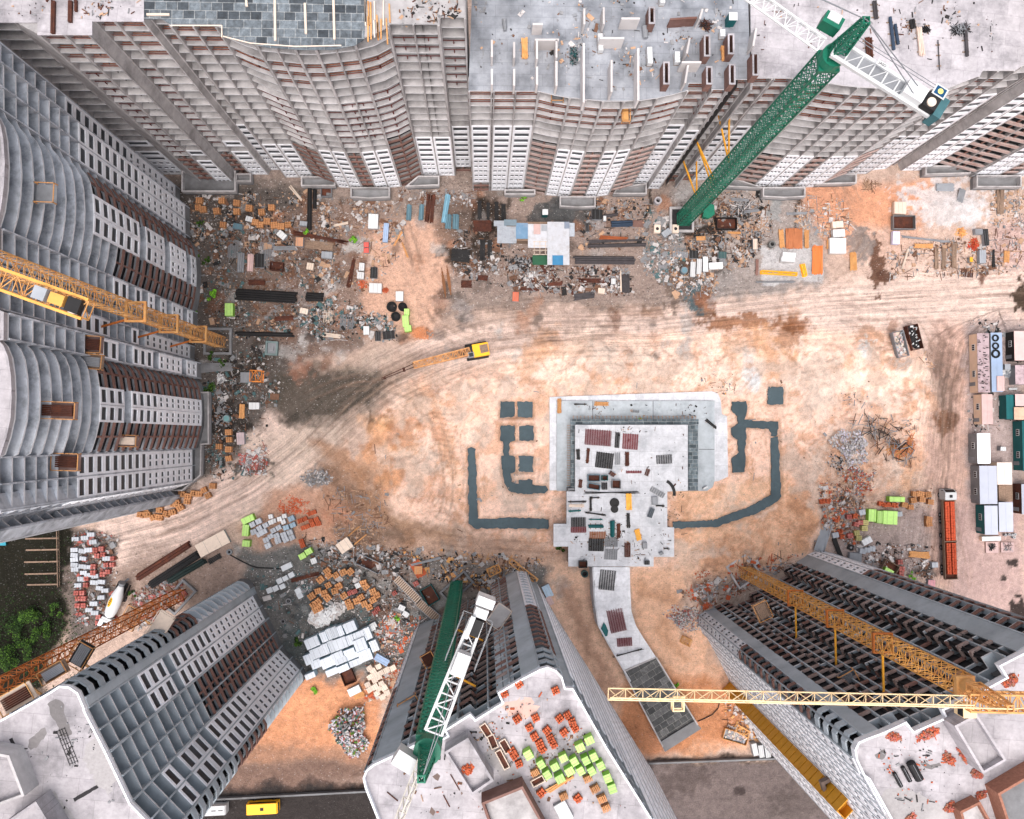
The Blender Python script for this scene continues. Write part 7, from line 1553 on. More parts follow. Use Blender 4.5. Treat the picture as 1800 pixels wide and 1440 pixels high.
# round things
def rg(u,v,r1,r2,h,m,label,cat='concrete ring',nm='concrete_ring',g=None):
    o=mk_ring(r1,r2,h,m,name=nm); one(o,label,cat,u,v,0,group=g)
rg(1155,355,.45,.82,1.2,M_CONC2,'pale concrete ring near the hoist rope','concrete ring',g='concrete well rings'); rg(1355,431,.42,.75,1.0,mat('ring_dark',(112,112,110)),'dark mouthed concrete ring on the concrete apron',g='concrete well rings'); rg(1330,414,.3,.5,.8,M_CONCD,'small concrete ring above the trough',g='concrete well rings')
rg(508,1056,.35,.6,.6,M_CONCD,'concrete ring in the puddled yard',g='concrete well rings'); rg(498,1092,.3,.5,.4,M_CONCD,'half sunken ring beside the lower left block',g='concrete well rings')
rg(689,540,.62,1.1,.7,M_TYRE,'black hose coil, left one of three','hose coil','hose_coil','hose coils in the yard'); rg(708,540,.45,.95,.6,M_TYRE,'black hose coil, right one of three','hose coil','hose_coil','hose coils in the yard'); rg(696,557,.55,1.0,.6,M_TYRE,'black hose coil, lowest of three','hose coil','hose_coil','hose coils in the yard')
rg(404,970,.3,.6,.5,M_STEEL,'grey wheel hub at the end of the black hose','wheel','wheel_hub'); rg(1027,1008,.55,.75,1.0,mat('ring_teal',(70,92,92)),'round dark manhole ring left of the ramp',g='concrete well rings')
one(mk_tank(.75,1.1,M_BPIPE,M_STEEL),'blue lidded barrel beside the three long white boxes','barrel',1201,477); one(mk_tank(.75,1.2,mat('teal_light',(110,150,152)),M_STEEL),'teal grey tank in the dark mud by the left block','barrel',401,736)
for u,v,lb in ((1154,404,'well block with a round hole, left one'),(1186,404,'well block with a round hole, right one')):
    t=thing('well_block',lb,'well block',group='well blocks by the green crane'); mb=MB(); mb.box((0,0,.45),(1.35,1.8,.9)); mb.build('block',M_CREAM,t); mb=MB(); mb.tube((0,0,.9),(0,0,.92),.35,14); mb.build('hole',M_DARK,t); place(t,u,v,2)
t=thing('pump_pit','grey square pump pit in the gravel near the track','pit'); mb=MB(); mb.wallbar([(-1.1,-1.3),(1.1,-1.3),(1.1,1.3),(-1.1,1.3)],0,.9,.35,closed=True); mb.build('rim',mat('pit_grey',(112,128,128)),t); mb=MB(); mb.box((0,0,.15),(1.9,2.3,.3)); mb.box((0,0,.5),(.8,.9,.5)); mb.build('pump',M_STEEL,t); place(t,479,613,3)
def cframe(u,v,l,w,h,ang,m,label,cat='crane section',nm='crane_section'):
    t=thing(nm,label,cat); mb=MB()
    lattice(mb,(-l/2,0,h/2+.05),(l/2,0,h/2+.05),w,max(1.0,l/3),.16,.1,h=h); mb.build('lattice',m,t); mb=MB(); mb.box((-l/2,0,.08),(.3,w+.2,.12)); mb.box((l/2,0,.08),(.3,w+.2,.12)); mb.build('end_plate',m,t); place(t,u,v,ang)
cframe(453,662,2.4,2.3,1.6,2,mat('section_orange',(226,140,70)),'orange lattice crane section standing on the gravel')
cframe(1368,481,7.8,.6,.7,3,M_BUS,'long yellow crane section on the pale platform'); cframe(1411,476,2.6,.7,.8,78,M_BUS,'short yellow crane section at the end of the long one')
cframe(920,1003,7,1.0,.9,38,M_YEL,'yellow lattice piece behind the rounded tower corner'); cframe(868,1002,2.6,1.6,1.0,-25,M_YEL,'orange lattice heap above the green mast yard'); cframe(1303,1283,3,1.4,1,30,M_YEL,'yellow lattice scrap near the hoist foot'); cframe(1205,1126,2.0,1.4,1,25,M_YEL,'yellow lattice scrap below the white rubble') 
for u,v,a,lb in ((780,497,-8,'thin rusty boat shaped beam, left one'),(789,493,-8,'thin rusty boat shaped beam, right one')):
    mb=MB(); n=8
    for i in range(n):
        x0=-3.2+6.4*i/n; x1=-3.2+6.4*(i+1)/n; w0=.28*math.sin(math.pi*(i+.3)/n)+.05; mb.box(((x0+x1)/2,0,.15),(x1-x0,w0*2,.3))
    one(mb.build('rusty_beam',mat('rust_beam',(124,84,58),var=.2)),lb,'beam',u,v,90+a)
# green tarpaulin
mb=MB(); mb.prism([(-1.3,-1.2),(-.9,1.0),(.3,1.6),(1.2,1.3),(1.3,-.7),(.1,-1.6)],0,1.3); one(mb.build('tarpaulin',M_GRN),'green tarpaulin covered box beside the green mast foot','tarpaulin',1243,374)
# ------------------------------------------------------------------ goods on the garage deck and the ramp
D=[('mesh',1052,769,46,27,4,'large reddish rebar mat stack on the deck',M_REDM,4.6),('mesh',1085,773,8,27,4,'narrow dark rebar mat between the red ones',M_BLK,4.6),('mesh',1108,776,26,27,4,'smaller reddish rebar mat stack on the deck',M_REDM,4.6),
('mesh',1063,809,30,27,7,'square dark rebar mat stack on the deck',M_BLK,4.6),('planks',1016,799,6,20,-3,'dark board bundle at the left deck edge',M_BLK,4.6),('planks',1033,801,5,27,4,'brown board bundle at the left of the deck',M_RUST,4.6),('mesh',1086,806,9,21,0,'small striped rack on the deck',M_STEEL,4.6),('planks',1102,807,7,26,0,'dark brown plank bundle mid deck',M_RUST,4.6),
('box',1075,833,10,7,35,'brown board tile on the deck',M_RUST,4.6),('mesh',1138,830,7,12,20,'brown slat tile on the deck',M_RUST,4.6),('mesh',1114,829,27,4,0,'reddish bar strip on the deck',M_REDM,4.6),('skip',1043,840,21,11,0,'glassy teal crate, upper left of the crate group',M_BPIPE,4.6),('skip',1043,855,21,9,10,'glassy teal crate, lower left of the crate group',M_BPIPE,4.6),('skip',1062,840,10,8,0,'small teal crate, upper middle',M_TEAL,4.6),('mesh',1063,854,10,12,0,'small dark crate, lower middle',M_BLK,4.6),('skip',1082,851,15,14,2,'square dark framed crate, right of the group',M_STEEL,4.6),
('mesh',1168,807,27,15,-3,'dark wavy rebar pile right on the deck',M_BLK,4.6),('planks',1020,850,6,15,5,'small brown scrap at the lower left deck',M_RUST,4.6),('planks',1057,710,26,7,0,'orange timber stack on the bluish base slab',M_TIMBER,1.0),('planks',983,714,7,27,0,'orange timber stack at the base slab corner',M_TIMBER,1.0),('planks',1020,711,23,2,0,'black rod on the bluish base slab',M_BLK,1.0),('mesh',1117,723,14,4,5,'small steel grid on the base slab',M_STEEL,1.0),('planks',1249,745,25,5,38,'thick black beam askew on the base slab',M_BLK,1.0),('box',1238,857,8,3,-25,'white box pair in the rounded slab corner',M_WHT,1.0),
('planks',1014,882,33,2.5,0,'uppermost black beam left on the lower deck',M_BLK,4.6),('planks',1013,889,28,5,0,'straw coloured board bundle on the lower deck',M_CREAM,4.6),('planks',1010,898,22,3,-3,'teal pipe bundle on the lower deck',M_TEAL,4.6),('planks',1038,886,4,26,0,'black upright of the bracket shaped beams',M_BLK,4.6),('planks',1046,875,16,2,0,'black upper arm of the bracket shaped beams',M_BLK,4.6),('planks',1046,903,38,2.5,8,'black lower slanting beam by the bracket',M_BLK,4.6),('planks',1075,866,100,1.5,0,'long thin black rod across the deck',M_BLK,4.6),
('planks',1105,882,10,30,0,'yellow timber stack on the lower deck',mat('timber_yellow',(236,172,76)),4.6),('planks',1121,940,9,20,-14,'small yellow timber stack on the lower deck',mat('timber_yellow',(236,172,76)),4.6),('planks',1104,915,6,27,-3,'thick black beam between the yellow stacks',M_BLK,4.6),('planks',1047,913,25,2,0,'thin teal rod on the lower deck',M_TEAL,4.6),('pipes',1047,925,26,6,0,'dark teal pipe bundle, lying',M_TEAL,4.6),('pipes',1076,929,9,28,0,'dark teal pipe bundle, upright',M_TEAL,4.6),('planks',1087,933,6,28,0,'brown board bundle beside the upright teal pipes',M_RUST,4.6),('mesh',1051,940,28,12,0,'brown slatted rack on the lower deck',mat('rack_brown',(150,100,70)),4.6),('mesh',1048,957,26,22,2,'black rebar mat on the lower deck',M_BLK,4.6),
('mesh',1017,917,25,16,0,'dark mat at the left of the lower deck',M_BLK,4.6),('mesh',1017,931,26,9,0,'mauve mat below the dark one',M_REDM,4.6),('mesh',1103,966,10,25,0,'brown rack near the lower deck edge',M_RUST,4.6),('mesh',1074,952,22,16,0,'steel grating stack, upper',M_STEEL,4.6),('mesh',1074,974,22,18,3,'steel grating stack, lower',M_STEEL,4.6),('box',1132,958,8,11,0,'grey box on the lower deck',M_STEEL,4.6),('box',1136,988,9,7,0,'black box standing in for a dark hole at the lower deck edge',M_BLK,4.6),('box',1143,901,8,17,20,'dark grey tilted box on the right deck',mat('dk_grey',(70,76,82)),4.6),('mesh',1156,865,26,9,30,'shiny panel pile at the deck step',M_STEEL,4.6),('planks',1160,889,16,3,5,'dark short rod by the shiny panels',M_BLK,4.6),('box',1150,880,10,14,0,'grey sheet box on the right deck',M_STEEL,4.6),('planks',1170,964,9,2,0,'tiny black bar at the right deck corner',M_BLK,4.6),('box',1161,972,7,5,-30,'tiny grey tile at the right deck corner',M_STEEL,4.6),('skip',1024,991,14,11,0,'dark pump crate at the top of the ramp',M_BLK,4.6),  # black box at the lower edge stands in for the dark of a hole
('mesh',1068,1020,27,34,6,'dark rebar mat pile on the ramp',M_BLK,4.45),('mesh',1084,1090,28,40,-12,'large red rebar mat pile on the ramp',M_REDM,4.1),('mesh',1098,1128,26,14,-4,'small red rebar mat pile on the ramp',M_REDM,3.9),('planks',1104,1147,56,1.5,-13,'long dark rod across the ramp',M_BLK,3.9),('planks',1044,1048,1.5,60,0,'thin rail along the ramp kerb',M_STEEL,4.6)]
for q in D: pp(*q[:7],m=q[7],z=q[8]+.01)
mb=MB(); mb.prism([(-.5,-1.5),(-.8,0),(-.2,1.4),(.2,.9),(.7,-.3),(.5,-1.4)],0,.25); one(mb.build('tarpaulin',M_TEAL),'crumpled teal tarpaulin on the ramp','tarpaulin',1063,1106,0,4.15)
mb=MB(); mb.tube((0,0,0),(0,0,.25),1.0,18); mb.tube((0,-1.3,0),(0,-1.3,.2),.8,16); mb.ring((0,0,.25),.6,.95,.2,18); one(mb.build('cable_coil',M_BLK),'black figure eight cable coil on the lower deck','cable coil',1080,884,0,4.61)
for i in range(1):
    mb=MB()
    for k in range(10):
        a0=.9+k*.12; mb.bar((math.cos(a0)*3,math.sin(a0)*3,.1),(math.cos(a0+.12)*3,math.sin(a0+.12)*3,.1),.6,.3)
    o=mb.build('curved_formwork',M_BLK); one(o,'curved black formwork piece right on the deck','formwork',1160,868,60,4.61)
# ------------------------------------------------------------------ rubble, litter and plants
def inpoly(x,y,poly):
    c=False; n=len(poly)
    for i in range(n):
        x1,y1=poly[i-1]; x2,y2=poly[i]
        if (y1>y)!=(y2>y) and x<(x2-x1)*(y-y1)/(y2-y1)+x1: c=not c
    return c
M_CH1=mat('chip_white',(186,180,178),var=.3,scale=2); M_CH2=mat('chip_grey',(130,130,132),var=.25,scale=3); M_CH3=mat('chip_brown',(112,82,66),var=.3,scale=3); M_CH4=mat('chip_black',(44,42,42)); M_CH5=mat('chip_tan',(178,144,118),var=.2); M_CH6=mat('chip_teal',(74,100,102))
def litter(pts,n,label,pal,smin=.1,smax=.6,sticks=.16,hmax=.2,nm='rubble',zz=None):
    n=int(n*1.7) if zz is None else n; w=W(pts,zz or 0); x0,x1=min(p[0] for p in w),max(p[0] for p in w); y0,y1=min(p[1] for p in w),max(p[1] for p in w); mb=MB(); k=0; t=0
    cl=[(rnd.uniform(x0,x1),rnd.uniform(y0,y1)) for _ in range(max(4,n//45))]
    while k<n and t<n*12:
        t+=1
        if rnd.random()<.65: c=rnd.choice(cl); x=c[0]+rnd.gauss(0,1.1); y=c[1]+rnd.gauss(0,1.1)
        else: x,y=rnd.uniform(x0,x1),rnd.uniform(y0,y1)
        if not inpoly(x,y,w): continue
        k+=1; z=gz(x,y) if zz is None else zz; m=rnd.choice(pal); s=smin+(smax-smin)*rnd.random()**3; s=s*rnd.choice([1,1,1,1,2.2])
        if rnd.random()<sticks:
            a=rnd.uniform(0,3.14) if rnd.random()<.5 else rnd.choice([0,1.57])+jit(.2); L=rnd.uniform(.4,2.2)*(1 if zz is None else .45); mb.use(m if m is not M_CH1 or rnd.random()<.3 else M_CH3).box((x,y,z+.08),(L,rnd.uniform(.06,.16),.08),rz=a)
        else: mb.use(m).box((x,y,z+rnd.uniform(.03,hmax)),(s*rnd.uniform(.6,1.6),s*rnd.uniform(.5,1),rnd.uniform(.04,.25)),R=Matrix.Rotation(rnd.uniform(0,3.1),3,'Z')@Matrix.Rotation(jit(.35),3,'X'))
    o=mb.build(nm); tag(o,label,'rubble',kind='stuff'); return o
PW=[M_CH1,M_CH2,M_CH2,M_CH3,M_CH4,M_CH5,M_CH3]
litter([(325,400),(420,400),(600,410),(600,520),(560,560),(470,600),(400,600),(350,540)],1500,'mixed white and brown rubble in the upper left yard',PW+[M_CH3,M_CH6])
litter([(330,345),(560,335),(600,420),(340,420)],600,'brown litter around the corner pallets',[M_CH3,M_CH4,M_CH5,M_CH2,M_CH1])
litter([(560,340),(720,360),(700,460),(640,520),(560,480)],600,'pale litter left of the sandy clearing',[M_CH1,M_CH2,M_CH5,M_CH3])
litter([(590,520),(690,560),(700,600),(560,600),(520,560)],600,'dense scrap around the steel ladder mats',[M_CH1,M_CH2,M_CH4,M_CH6,M_CH3])
litter([(700,335),(830,335),(830,365),(700,360)],200,'litter against the foot of the white block',[M_CH1,M_CH2,M_CH3])
litter([(800,400),(900,420),(960,480),(960,520),(860,500),(790,480)],500,'black and pale scrap left below the shed',[M_CH4,M_CH1,M_CH2,M_CH3])
litter([(900,465),(1100,470),(1120,520),(1000,520),(900,510)],600,'scrap below the shed and pipe stacks',[M_CH1,M_CH4,M_CH3,M_CH2,M_RUST])
litter([(1040,350),(1140,350),(1140,440),(1010,440)],300,'litter between the pipe stacks',[M_CH5,M_CH3,M_CH2,M_CH4])
litter([(1130,350),(1200,400),(1200,520),(1130,480)],450,'grey broken mortar below the green crane',[M_CH2,M_CH1,M_CH6,M_CH2])
litter([(1250,340),(1350,330),(1360,400),(1310,470),(1250,480),(1200,440)],900,'timber and mortar scrap right of the green mast',[M_CH2,M_CH1,M_CH5,M_CH3,M_CH4],sticks=.5)
litter([(1170,440),(1260,440),(1260,520),(1180,520)],350,'broken boards around the long white boxes',[M_CH1,M_CH5,M_CH3,M_CH2])
litter([(1400,340),(1480,350),(1500,400),(1460,420),(1400,400)],250,'sticks around the white slab stacks',[M_CH1,M_CH5,M_CH2],sticks=.6)
litter([(1560,440),(1800,400),(1800,480),(1560,490)],500,'scattered sticks and shards along the upper road',[M_CH5,M_CH3,M_CH2,M_CH1],sticks=.5)
litter([(1740,330),(1800,330),(1800,400),(1740,400)],160,'grey shards at the right edge',[M_CH2,M_CH1,M_CH5])
litter([(340,640),(480,600),(500,680),(440,830),(370,860)],600,'white and brown litter before the bulging block',[M_CH1,M_CH2,M_CH3,M_CH4,M_CH6])
litter([(420,800),(470,780),(470,835),(430,835)],220,'bright plaster shards beside the red spill',[M_CH1,M_CH1,M_BRICKR,M_CH2])
litter([(130,930),(210,940),(200,1100),(135,1100)],400,'litter between the block pallets of the long yard',[M_CH1,M_CH2,M_CH3,M_BRICKR])
litter([(232,1045),(310,1000),(330,1050),(240,1110)],450,'pink and white rubble beside the rusty orange mast',[M_CH1,M_CH2,M_BRICKR,M_CH3])
litter([(440,1000),(560,990),(660,1100),(600,1120),(500,1120)],300,'mortar shards in the puddled yard',[M_CH2,M_CH6,M_CH1])
litter([(530,940),(720,970),(760,1060),(700,1110),(620,1060),(540,990)],900,'dark and pale litter between the tan pallets',[M_CH2,M_CH4,M_CH1,M_CH3])
litter([(700,960),(960,980),(930,1010),(880,1040),(760,1020)],700,'scrap heaps above the green mast foot',[M_CH2,M_CH3,M_YEL,M_CH1,M_CH4])
litter([(690,1070),(760,1090),(720,1130),(660,1180),(650,1110)],450,'white plaster litter left of the dark bays',[M_CH1,M_CH1,M_CH5,M_CH2,M_BRICK])
litter([(650,1170),(720,1150),(700,1200),(640,1240)],250,'broken cream block litter',[M_CH5,M_CH1,M_BRICK])
litter([(1190,1040),(1260,1010),(1300,980),(1420,970),(1380,1000),(1250,1070),(1240,1110)],500,'mixed rubble at the crane pit rim',[M_CH1,M_CH2,M_BRICK,M_CH3])
litter([(1430,850),(1530,840),(1500,960),(1440,930)],500,'rubble and bricks in the right yard',[M_CH1,M_CH2,M_BRICK,M_CH3,M_CH5])
litter([(1480,950),(1640,960),(1640,1040),(1560,1040)],400,'scrap behind the brick truck',[M_CH2,M_CH4,M_CH1,M_CH3])
litter([(1270,1230),(1340,1260),(1360,1310),(1280,1290)],250,'yellow and white scrap near the hoist foot',[M_YEL,M_CH1,M_CH1,M_CH3])
litter([(560,860),(680,860),(690,960),(600,960)],260,'sparse shards on the brown soil',[M_CH5,M_CH2,M_CH3],.08,.35,.4)
litter([(640,700),(1640,620),(1640,900),(1400,960),(1200,1000),(820,940),(660,860)],420,'sparse stones on the dug sand',[M_CH5,M_CH3,M_CH2],.06,.28,.15,.08,'stones')
litter([(250,470),(352,470),(352,600),(352,900),(300,900)],60,'litter at the block foot',[M_CH2,M_CH3]) if False else None
litter([(1700,560),(1800,570),(1800,760),(1700,760)],160,'bits strewn between the right cabins',[M_CH1,M_CH2,M_CH4])
DK=[M_CH2,M_CH4,M_CH3,M_CH5,M_RUST,M_BLK]
litter([(1014,750),(1205,750),(1205,990),(1003,990),(1003,870),(1014,866)],190,'offcuts and small scraps strewn over the upper deck slab',DK,.06,.32,.25,.05,'offcuts',4.61)
litter([(982,708),(1252,708),(1252,735),(982,735)],70,'small scraps along the bluish base slab',DK,.06,.3,.4,.04,'offcuts',1.01)
litter([(1000,925),(1180,925),(1180,990),(1003,990)],90,'dense scraps on the lowest part of the deck',DK,.06,.35,.5,.05,'offcuts',4.61)
litter([(700,1330),(800,1300),(960,1200),(1060,1330),(1100,1420),(720,1430)],420,'chips and dust strewn over the brick stacked roof',[M_CH2,M_BRICK,M_CH3,M_CH4,M_CH5],.05,.2,.15,.04,'roof_litter',26*HF+.01)
litter([(1530,1310),(1640,1280),(1700,1400),(1680,1430),(1590,1430)],120,'sparse chips on the rounded white roof',[M_CH2,M_BRICK,M_CH4],.05,.2,.2,.04,'roof_litter',26*HF+.01)
litter([(60,1260),(140,1230),(230,1400),(120,1430),(40,1330)],60,'sparse specks on the bare white roof',[M_CH2,M_CH4],.05,.2,.2,.04,'roof_litter',26*HF+.01)
litter([(835,0),(1290,0),(1290,130),(1100,165),(835,125)],520,'boards, bars and chips strewn over the middle roof',[M_CH2,M_CH2,M_CH1,M_CH5,M_CH3,M_STEEL,M_CH4],.07,.45,.18,.06,'roof_litter',18*HF+.02)
litter([(1320,0),(1760,0),(1740,110),(1460,120),(1330,90)],170,'thin scraps on the curved roof',DK,.06,.3,.5,.05,'roof_litter',18*HF+.02)
litter([(700,0),(810,0),(810,30),(700,50)],120,'scraps on the bare bay beside the slate tiles',DK,.06,.4,.4,.06,'roof_litter',23*HF+.02)
litter([(0,0),(250,0),(250,30),(0,34)],70,'scraps on the poured slab corner',DK,.06,.3,.4,.05,'roof_litter',23*HF+.2)
def pile(u,v,n,r,h,m,st,label,b=(.35,.2,.12),cat='rubble pile',nm='rubble_pile',rot=0):
    mb=heap(n,r,m,st,h,b); p=PG(u,v); o=mb.build(nm); o.location=(p.x,p.y,p.z-.15); o.rotation_euler=(0,0,rot); tag(o,label,cat,kind='stuff')
pile(1497,785,700,3.6,1.6,[M_CH1,M_CH1,M_CH1,M_CH2,mat('chip_lilac',(196,190,204))],1.1,'round pile of white broken blocks on the right sand')
pile(1509,838,500,3.2,.9,[M_CH1,M_BRICK,M_BRICKR,M_CH2,M_CH5],1.2,'pink and white rubble pile below the white one')
pile(1578,790,160,3.0,1.2,[M_TIMBER,mat('plank_orange',(196,124,84))],1.3,'tangled pile of orange planks beside white rubble',(2.2,.12,.1),'plank pile','plank_pile',.5)
pile(1556,768,120,3.6,.7,[M_CH2,M_CH3,M_CH4],2.2,'dark branch and board pile above the orange planks',(2.0,.12,.1),'board pile','board_pile',-.4)
pile(1478,812,140,2.0,.5,[M_CH2,M_CH4,M_CH1],2.4,'dark speckled rubble strip left of the white pile')
pile(560,845,260,2.6,.9,[M_CH2,M_CH2,M_CH1],1.1,'grey gravel mound on the brown soil',(.3,.22,.14),'gravel mound','gravel_mound')
pile(520,890,240,2.2,.6,[M_BRICK],1.7,'loose orange bricks spilled above the grey stack',(.28,.15,.1),'brick heap','brick_heap')
pile(498,897,90,1.2,.5,[M_BRICK],1.7,'small orange brick spill left of the bigger one',(.28,.15,.1),'brick heap','brick_heap')
pile(615,1285,900,4.2,1.8,[M_CH1,M_CH1,M_CH1,M_LEAFL,M_CH2,M_CH2,M_BRICKR,M_CH6,M_CH4,MATS['chip_lilac']],1.0,'round colourful garbage heap on the sandy slope',(.5,.28,.08),'garbage heap','garbage_heap')
pile(1205,1085,600,3.4,1.2,[M_CH1,M_CH1,M_CH2,M_BRICKR],1.2,'white rubble fan at the corner of the brown brick block')
pile(1240,1062,90,1.2,.8,[M_BRICK],1.4,'orange brick pile beside the crane pit',(.3,.16,.1),'brick heap','brick_heap')
pile(1232,1010,60,1.0,.5,[M_BRICK,M_CREAM],1.4,'orange and cream brick scatter above the white rubble',(.3,.16,.1),'brick heap','brick_heap')
pile(580,1283,1,.1,.1,[M_CH1],1,'x') if False else None
pile(1712,430,220,1.8,1.0,[M_BRICK,mat('red_load',(196,70,50))],.7,'bright red brick pile beside the black tarp',(.3,.18,.1),'brick heap','brick_heap')
pile(1690,408,110,1.2,1.0,[M_YEL,M_TIMBER],1,'orange scrap pile left of the grey drum box',(.7,.12,.1),'scrap pile','scrap_pile')
pile(636,500,110,1.2,.5,[M_BRICK],1,'orange brick spill left of the white slab pair',(.28,.15,.1),'brick heap','brick_heap')
pile(678,511,90,.9,.5,[M_BRICK],.8,'orange brick spill right of the white slab pair',(.28,.15,.1),'brick heap','brick_heap')
pile(735,587,160,1.6,.3,[mat('straw_soil',(196,128,88))],1.6,'low ring of orange bark below the lime packs',(.3,.12,.06),'bark ring','bark_ring')
pile(1325,1262,200,1.6,.9,[M_CH1,M_WHT],1.4,'torn white sacks near the hoist tower',(.7,.4,.12),'sack heap','sack_heap')
pile(569,1083,120,1.8,1.0,[M_WHT,M_CH1],1.5,'white plastic wrapped heap below the tan pallets',(1.1,.8,.3),'sack heap','sack_heap',.4)
pile(595,1070,50,1.1,.9,[M_WHT,M_CH1],1.5,'smaller white wrapped heap right of the first',(.9,.7,.3),'sack heap','sack_heap',.4)
pile(390,730,200,2.6,.6,[M_CH4,M_CH3,M_CH2],1.4,'black muddy scrap around the teal tank',(.6,.3,.1))
pile(388,665,160,1.2,.5,[M_CH1,M_WHT,M_CH2],.7,'white plaster spill in the weeds',(.6,.4,.08),rot=.3)
pile(1018,440,1,.1,.1,[M_CH1],1,'x') if False else None
pile(932,488,160,1.4,.6,[M_CH1,M_WHT,M_CH2],1.2,'white foil heap below the shed',(.6,.3,.06))
pile(916,462,110,1.6,.6,[M_BLK,M_CH4,M_CH2],1.3,'black tyre and scrap heap left of the green tarp',(.6,.3,.12))
pile(1340,395,200,1.8,.7,[M_CH5,M_CH1],1.0,'matchstick like timber heap beside the apron',(1.8,.1,.07),'timber heap','timber_heap')
pile(1300,362,160,2.0,.7,[M_CH2,M_CH1,M_CH4],1.8,'grey bent steel heap beneath the entrance box',(1.6,.12,.07),'scrap pile','scrap_pile')
pile(1530,327,90,1.5,.5,[M_CH3,M_CH5],2,'brushwood heap at the foot of the white block',(1.8,.08,.06),'brushwood','brushwood')
# plants
def leaves(n,r,h,mats,c=(0,0,0),s=(.18,.4),flat=.6):
    mb=MB()
    bl=[(rnd.gauss(0,r*.45),rnd.gauss(0,r*.45),rnd.uniform(.3,1)*h,rnd.uniform(.25,.5)*r) for _ in range(max(5,int(r*4)))]
    for i in range(n):
        b=rnd.choice(bl); d=Vector((rnd.gauss(0,1),rnd.gauss(0,1),rnd.gauss(0,1))).normalized()*b[3]*rnd.random()**.4
        p=Vector((b[0],b[1],b[2]))+Vector((d.x,d.y,d.z*flat))+Vector(c); 
        if p.z<.02: p.z=.05+rnd.random()*.2
        a=Vector((rnd.gauss(0,1),rnd.gauss(0,1),rnd.gauss(0,.5))).normalized(); q=a.cross(Vector((rnd.gauss(0,.5),rnd.gauss(0,.5),1))).normalized(); L=rnd.uniform(*s)
        mb.use(rnd.choice(mats)).add([p-a*L*.5,p+q*L*.28,p+a*L*.5,p-q*L*.28],[(0,1,2,3)])
    return mb
def bush(u,v,r,h,n,label,mats,nm='bush'):
    t=thing(nm,label,'bush'); leaves(n,r,h,mats).build('crown',None,t)
    mb=MB()
    for i in range(5): a=i*1.256; mb.tube((0,0,0),(math.cos(a)*r*.4,math.sin(a)*r*.4,h*.7),.05,5,r2=.02)
    mb.build('trunk',M_BARK,t); place(t,u,v,rnd.uniform(0,90))
GR=[M_LEAF,M_LEAF,M_LEAFL]
bush(60,1078,2.6,2.4,1500,'bright green bush in the dark plot, upper one',GR); bush(80,1105,2.4,2.2,1200,'green bush in the dark plot left of the mixer truck',GR); bush(48,1130,2.6,2.0,1200,'green bush mid way down the dark plot',[M_LEAF,M_LEAF,M_LEAF,M_LEAFL]); bush(18,1160,3.4,2.6,1800,'broad green bush at the lower left of the plot',GR); bush(30,1100,2.4,1.6,700,'low dull green bush at the left edge',[M_LEAF]); bush(100,1070,1.6,1.4,500,'small green bush nearest the mixer truck',GR)
BR=[mat('leaf_vivid',(126,196,52)),M_LEAFL]
bush(379,517,1.3,1.2,500,'vivid green bush by the left block near the pipes',BR); bush(345,549,.9,.8,250,'vivid green tuft beside the bulging block',BR); bush(347,455,.8,1.0,260,'green bush at the foot of the white strip',GR); bush(365,458,.9,.8,260,'low green bush right of the white strip',GR); bush(369,625,1.0,.8,260,'green weeds beside the crane pit',GR); bush(392,640,.9,.7,200,'green weeds at the ramp of planks',GR); bush(374,680,1.5,1.0,380,'green weeds below the ramp of planks',GR); bush(355,395,.7,.7,200,'green weeds left of the corner pallets',GR)
bush(622,425,1.0,.9,280,'vivid green bush at the end of the long beam',BR); bush(537,408,.9,.5,200,'vivid green weeds under the black pipes',BR); bush(919,350,.8,.6,180,'green weeds before the middle block',BR); bush(697,1086,.8,.7,240,'vivid green bush near the white boxed packs',BR); bush(524,1130,1.2,.9,330,'green and red shrub at the lower left block',GR); bush(553,1213,1.0,.7,220,'pale green weeds on the orange soil',BR); bush(228,1042,.9,.9,260,'green and orange shrub beside the mixer truck',GR); bush(235,1092,.8,.8,220,'yellow green shrub under the orange mast',BR); bush(1190,1203,.7,.7,180,'green weeds beside the tiled ramp',BR); bush(1602,1012,.8,.8,240,'vivid green weeds behind the lime trough',BR); bush(985,965,.9,.8,260,'green weeds against the deck wall',GR)
t=leaves(2600,14,.5,[M_LEAF,M_LEAF,mat('leaf_dark',(30,42,20))],s=(.2,.5)).build('undergrowth'); p=P(45,1110); t.location=(p.x,p.y,0); tag(t,'dark weeds covering the plot beside the orange mast','undergrowth',kind='stuff')
for i,v in enumerate((947,967,988,1009,1028)):
    mb=MB(); a=PG(46+jit(3),v); b=PG(103,v-1); mb.bar((a.x,a.y,.15),(b.x,b.y,.15),.3,.2); tag(mb.build('bed_board',M_TIMBD),'pale garden bed board in the dark plot, %s from top'%od(i),'board','garden bed boards')
mb=MB(); a=PG(105,905); b=PG(107,1030)
for i in range(12):
    q=a.lerp(b,i/11); mb.box((q.x,q.y,.7),(.12,.12,1.4))
mb.bar((a.x,a.y,1.3),(b.x,b.y,1.3),.14); mb.bar((a.x,a.y,.5),(b.x,b.y,.5),.08); tag(mb.build('wooden_fence',M_TIMBD),'low wooden fence closing off the dark garden plot','fence')
one(mk_wrap(mat('teal_tub',(70,160,180)),M_TEAL,1.2,2.0,.6,False),'teal tub in the dark plot under the block','tub',8,950)
# low wall between site and the bottom road
for u0,v0,u1,v1,lb in ((380,1402,650,1388,'low concrete wall along the bottom road below the garbage heap'),(1110,1340,1520,1325,'low concrete wall along the bottom road below the ramp')):
    a=PG(u0,v0); b=PG(u1,v1); mb=MB(); mb.wallbar([(a.x,a.y),(b.x,b.y)],-.3,1.0,.25); mb.wallbar([(a.x,a.y),(b.x,b.y)],1.0,1.08,.36); tag(mb.build('boundary_wall',M_CONCD),lb,'wall')
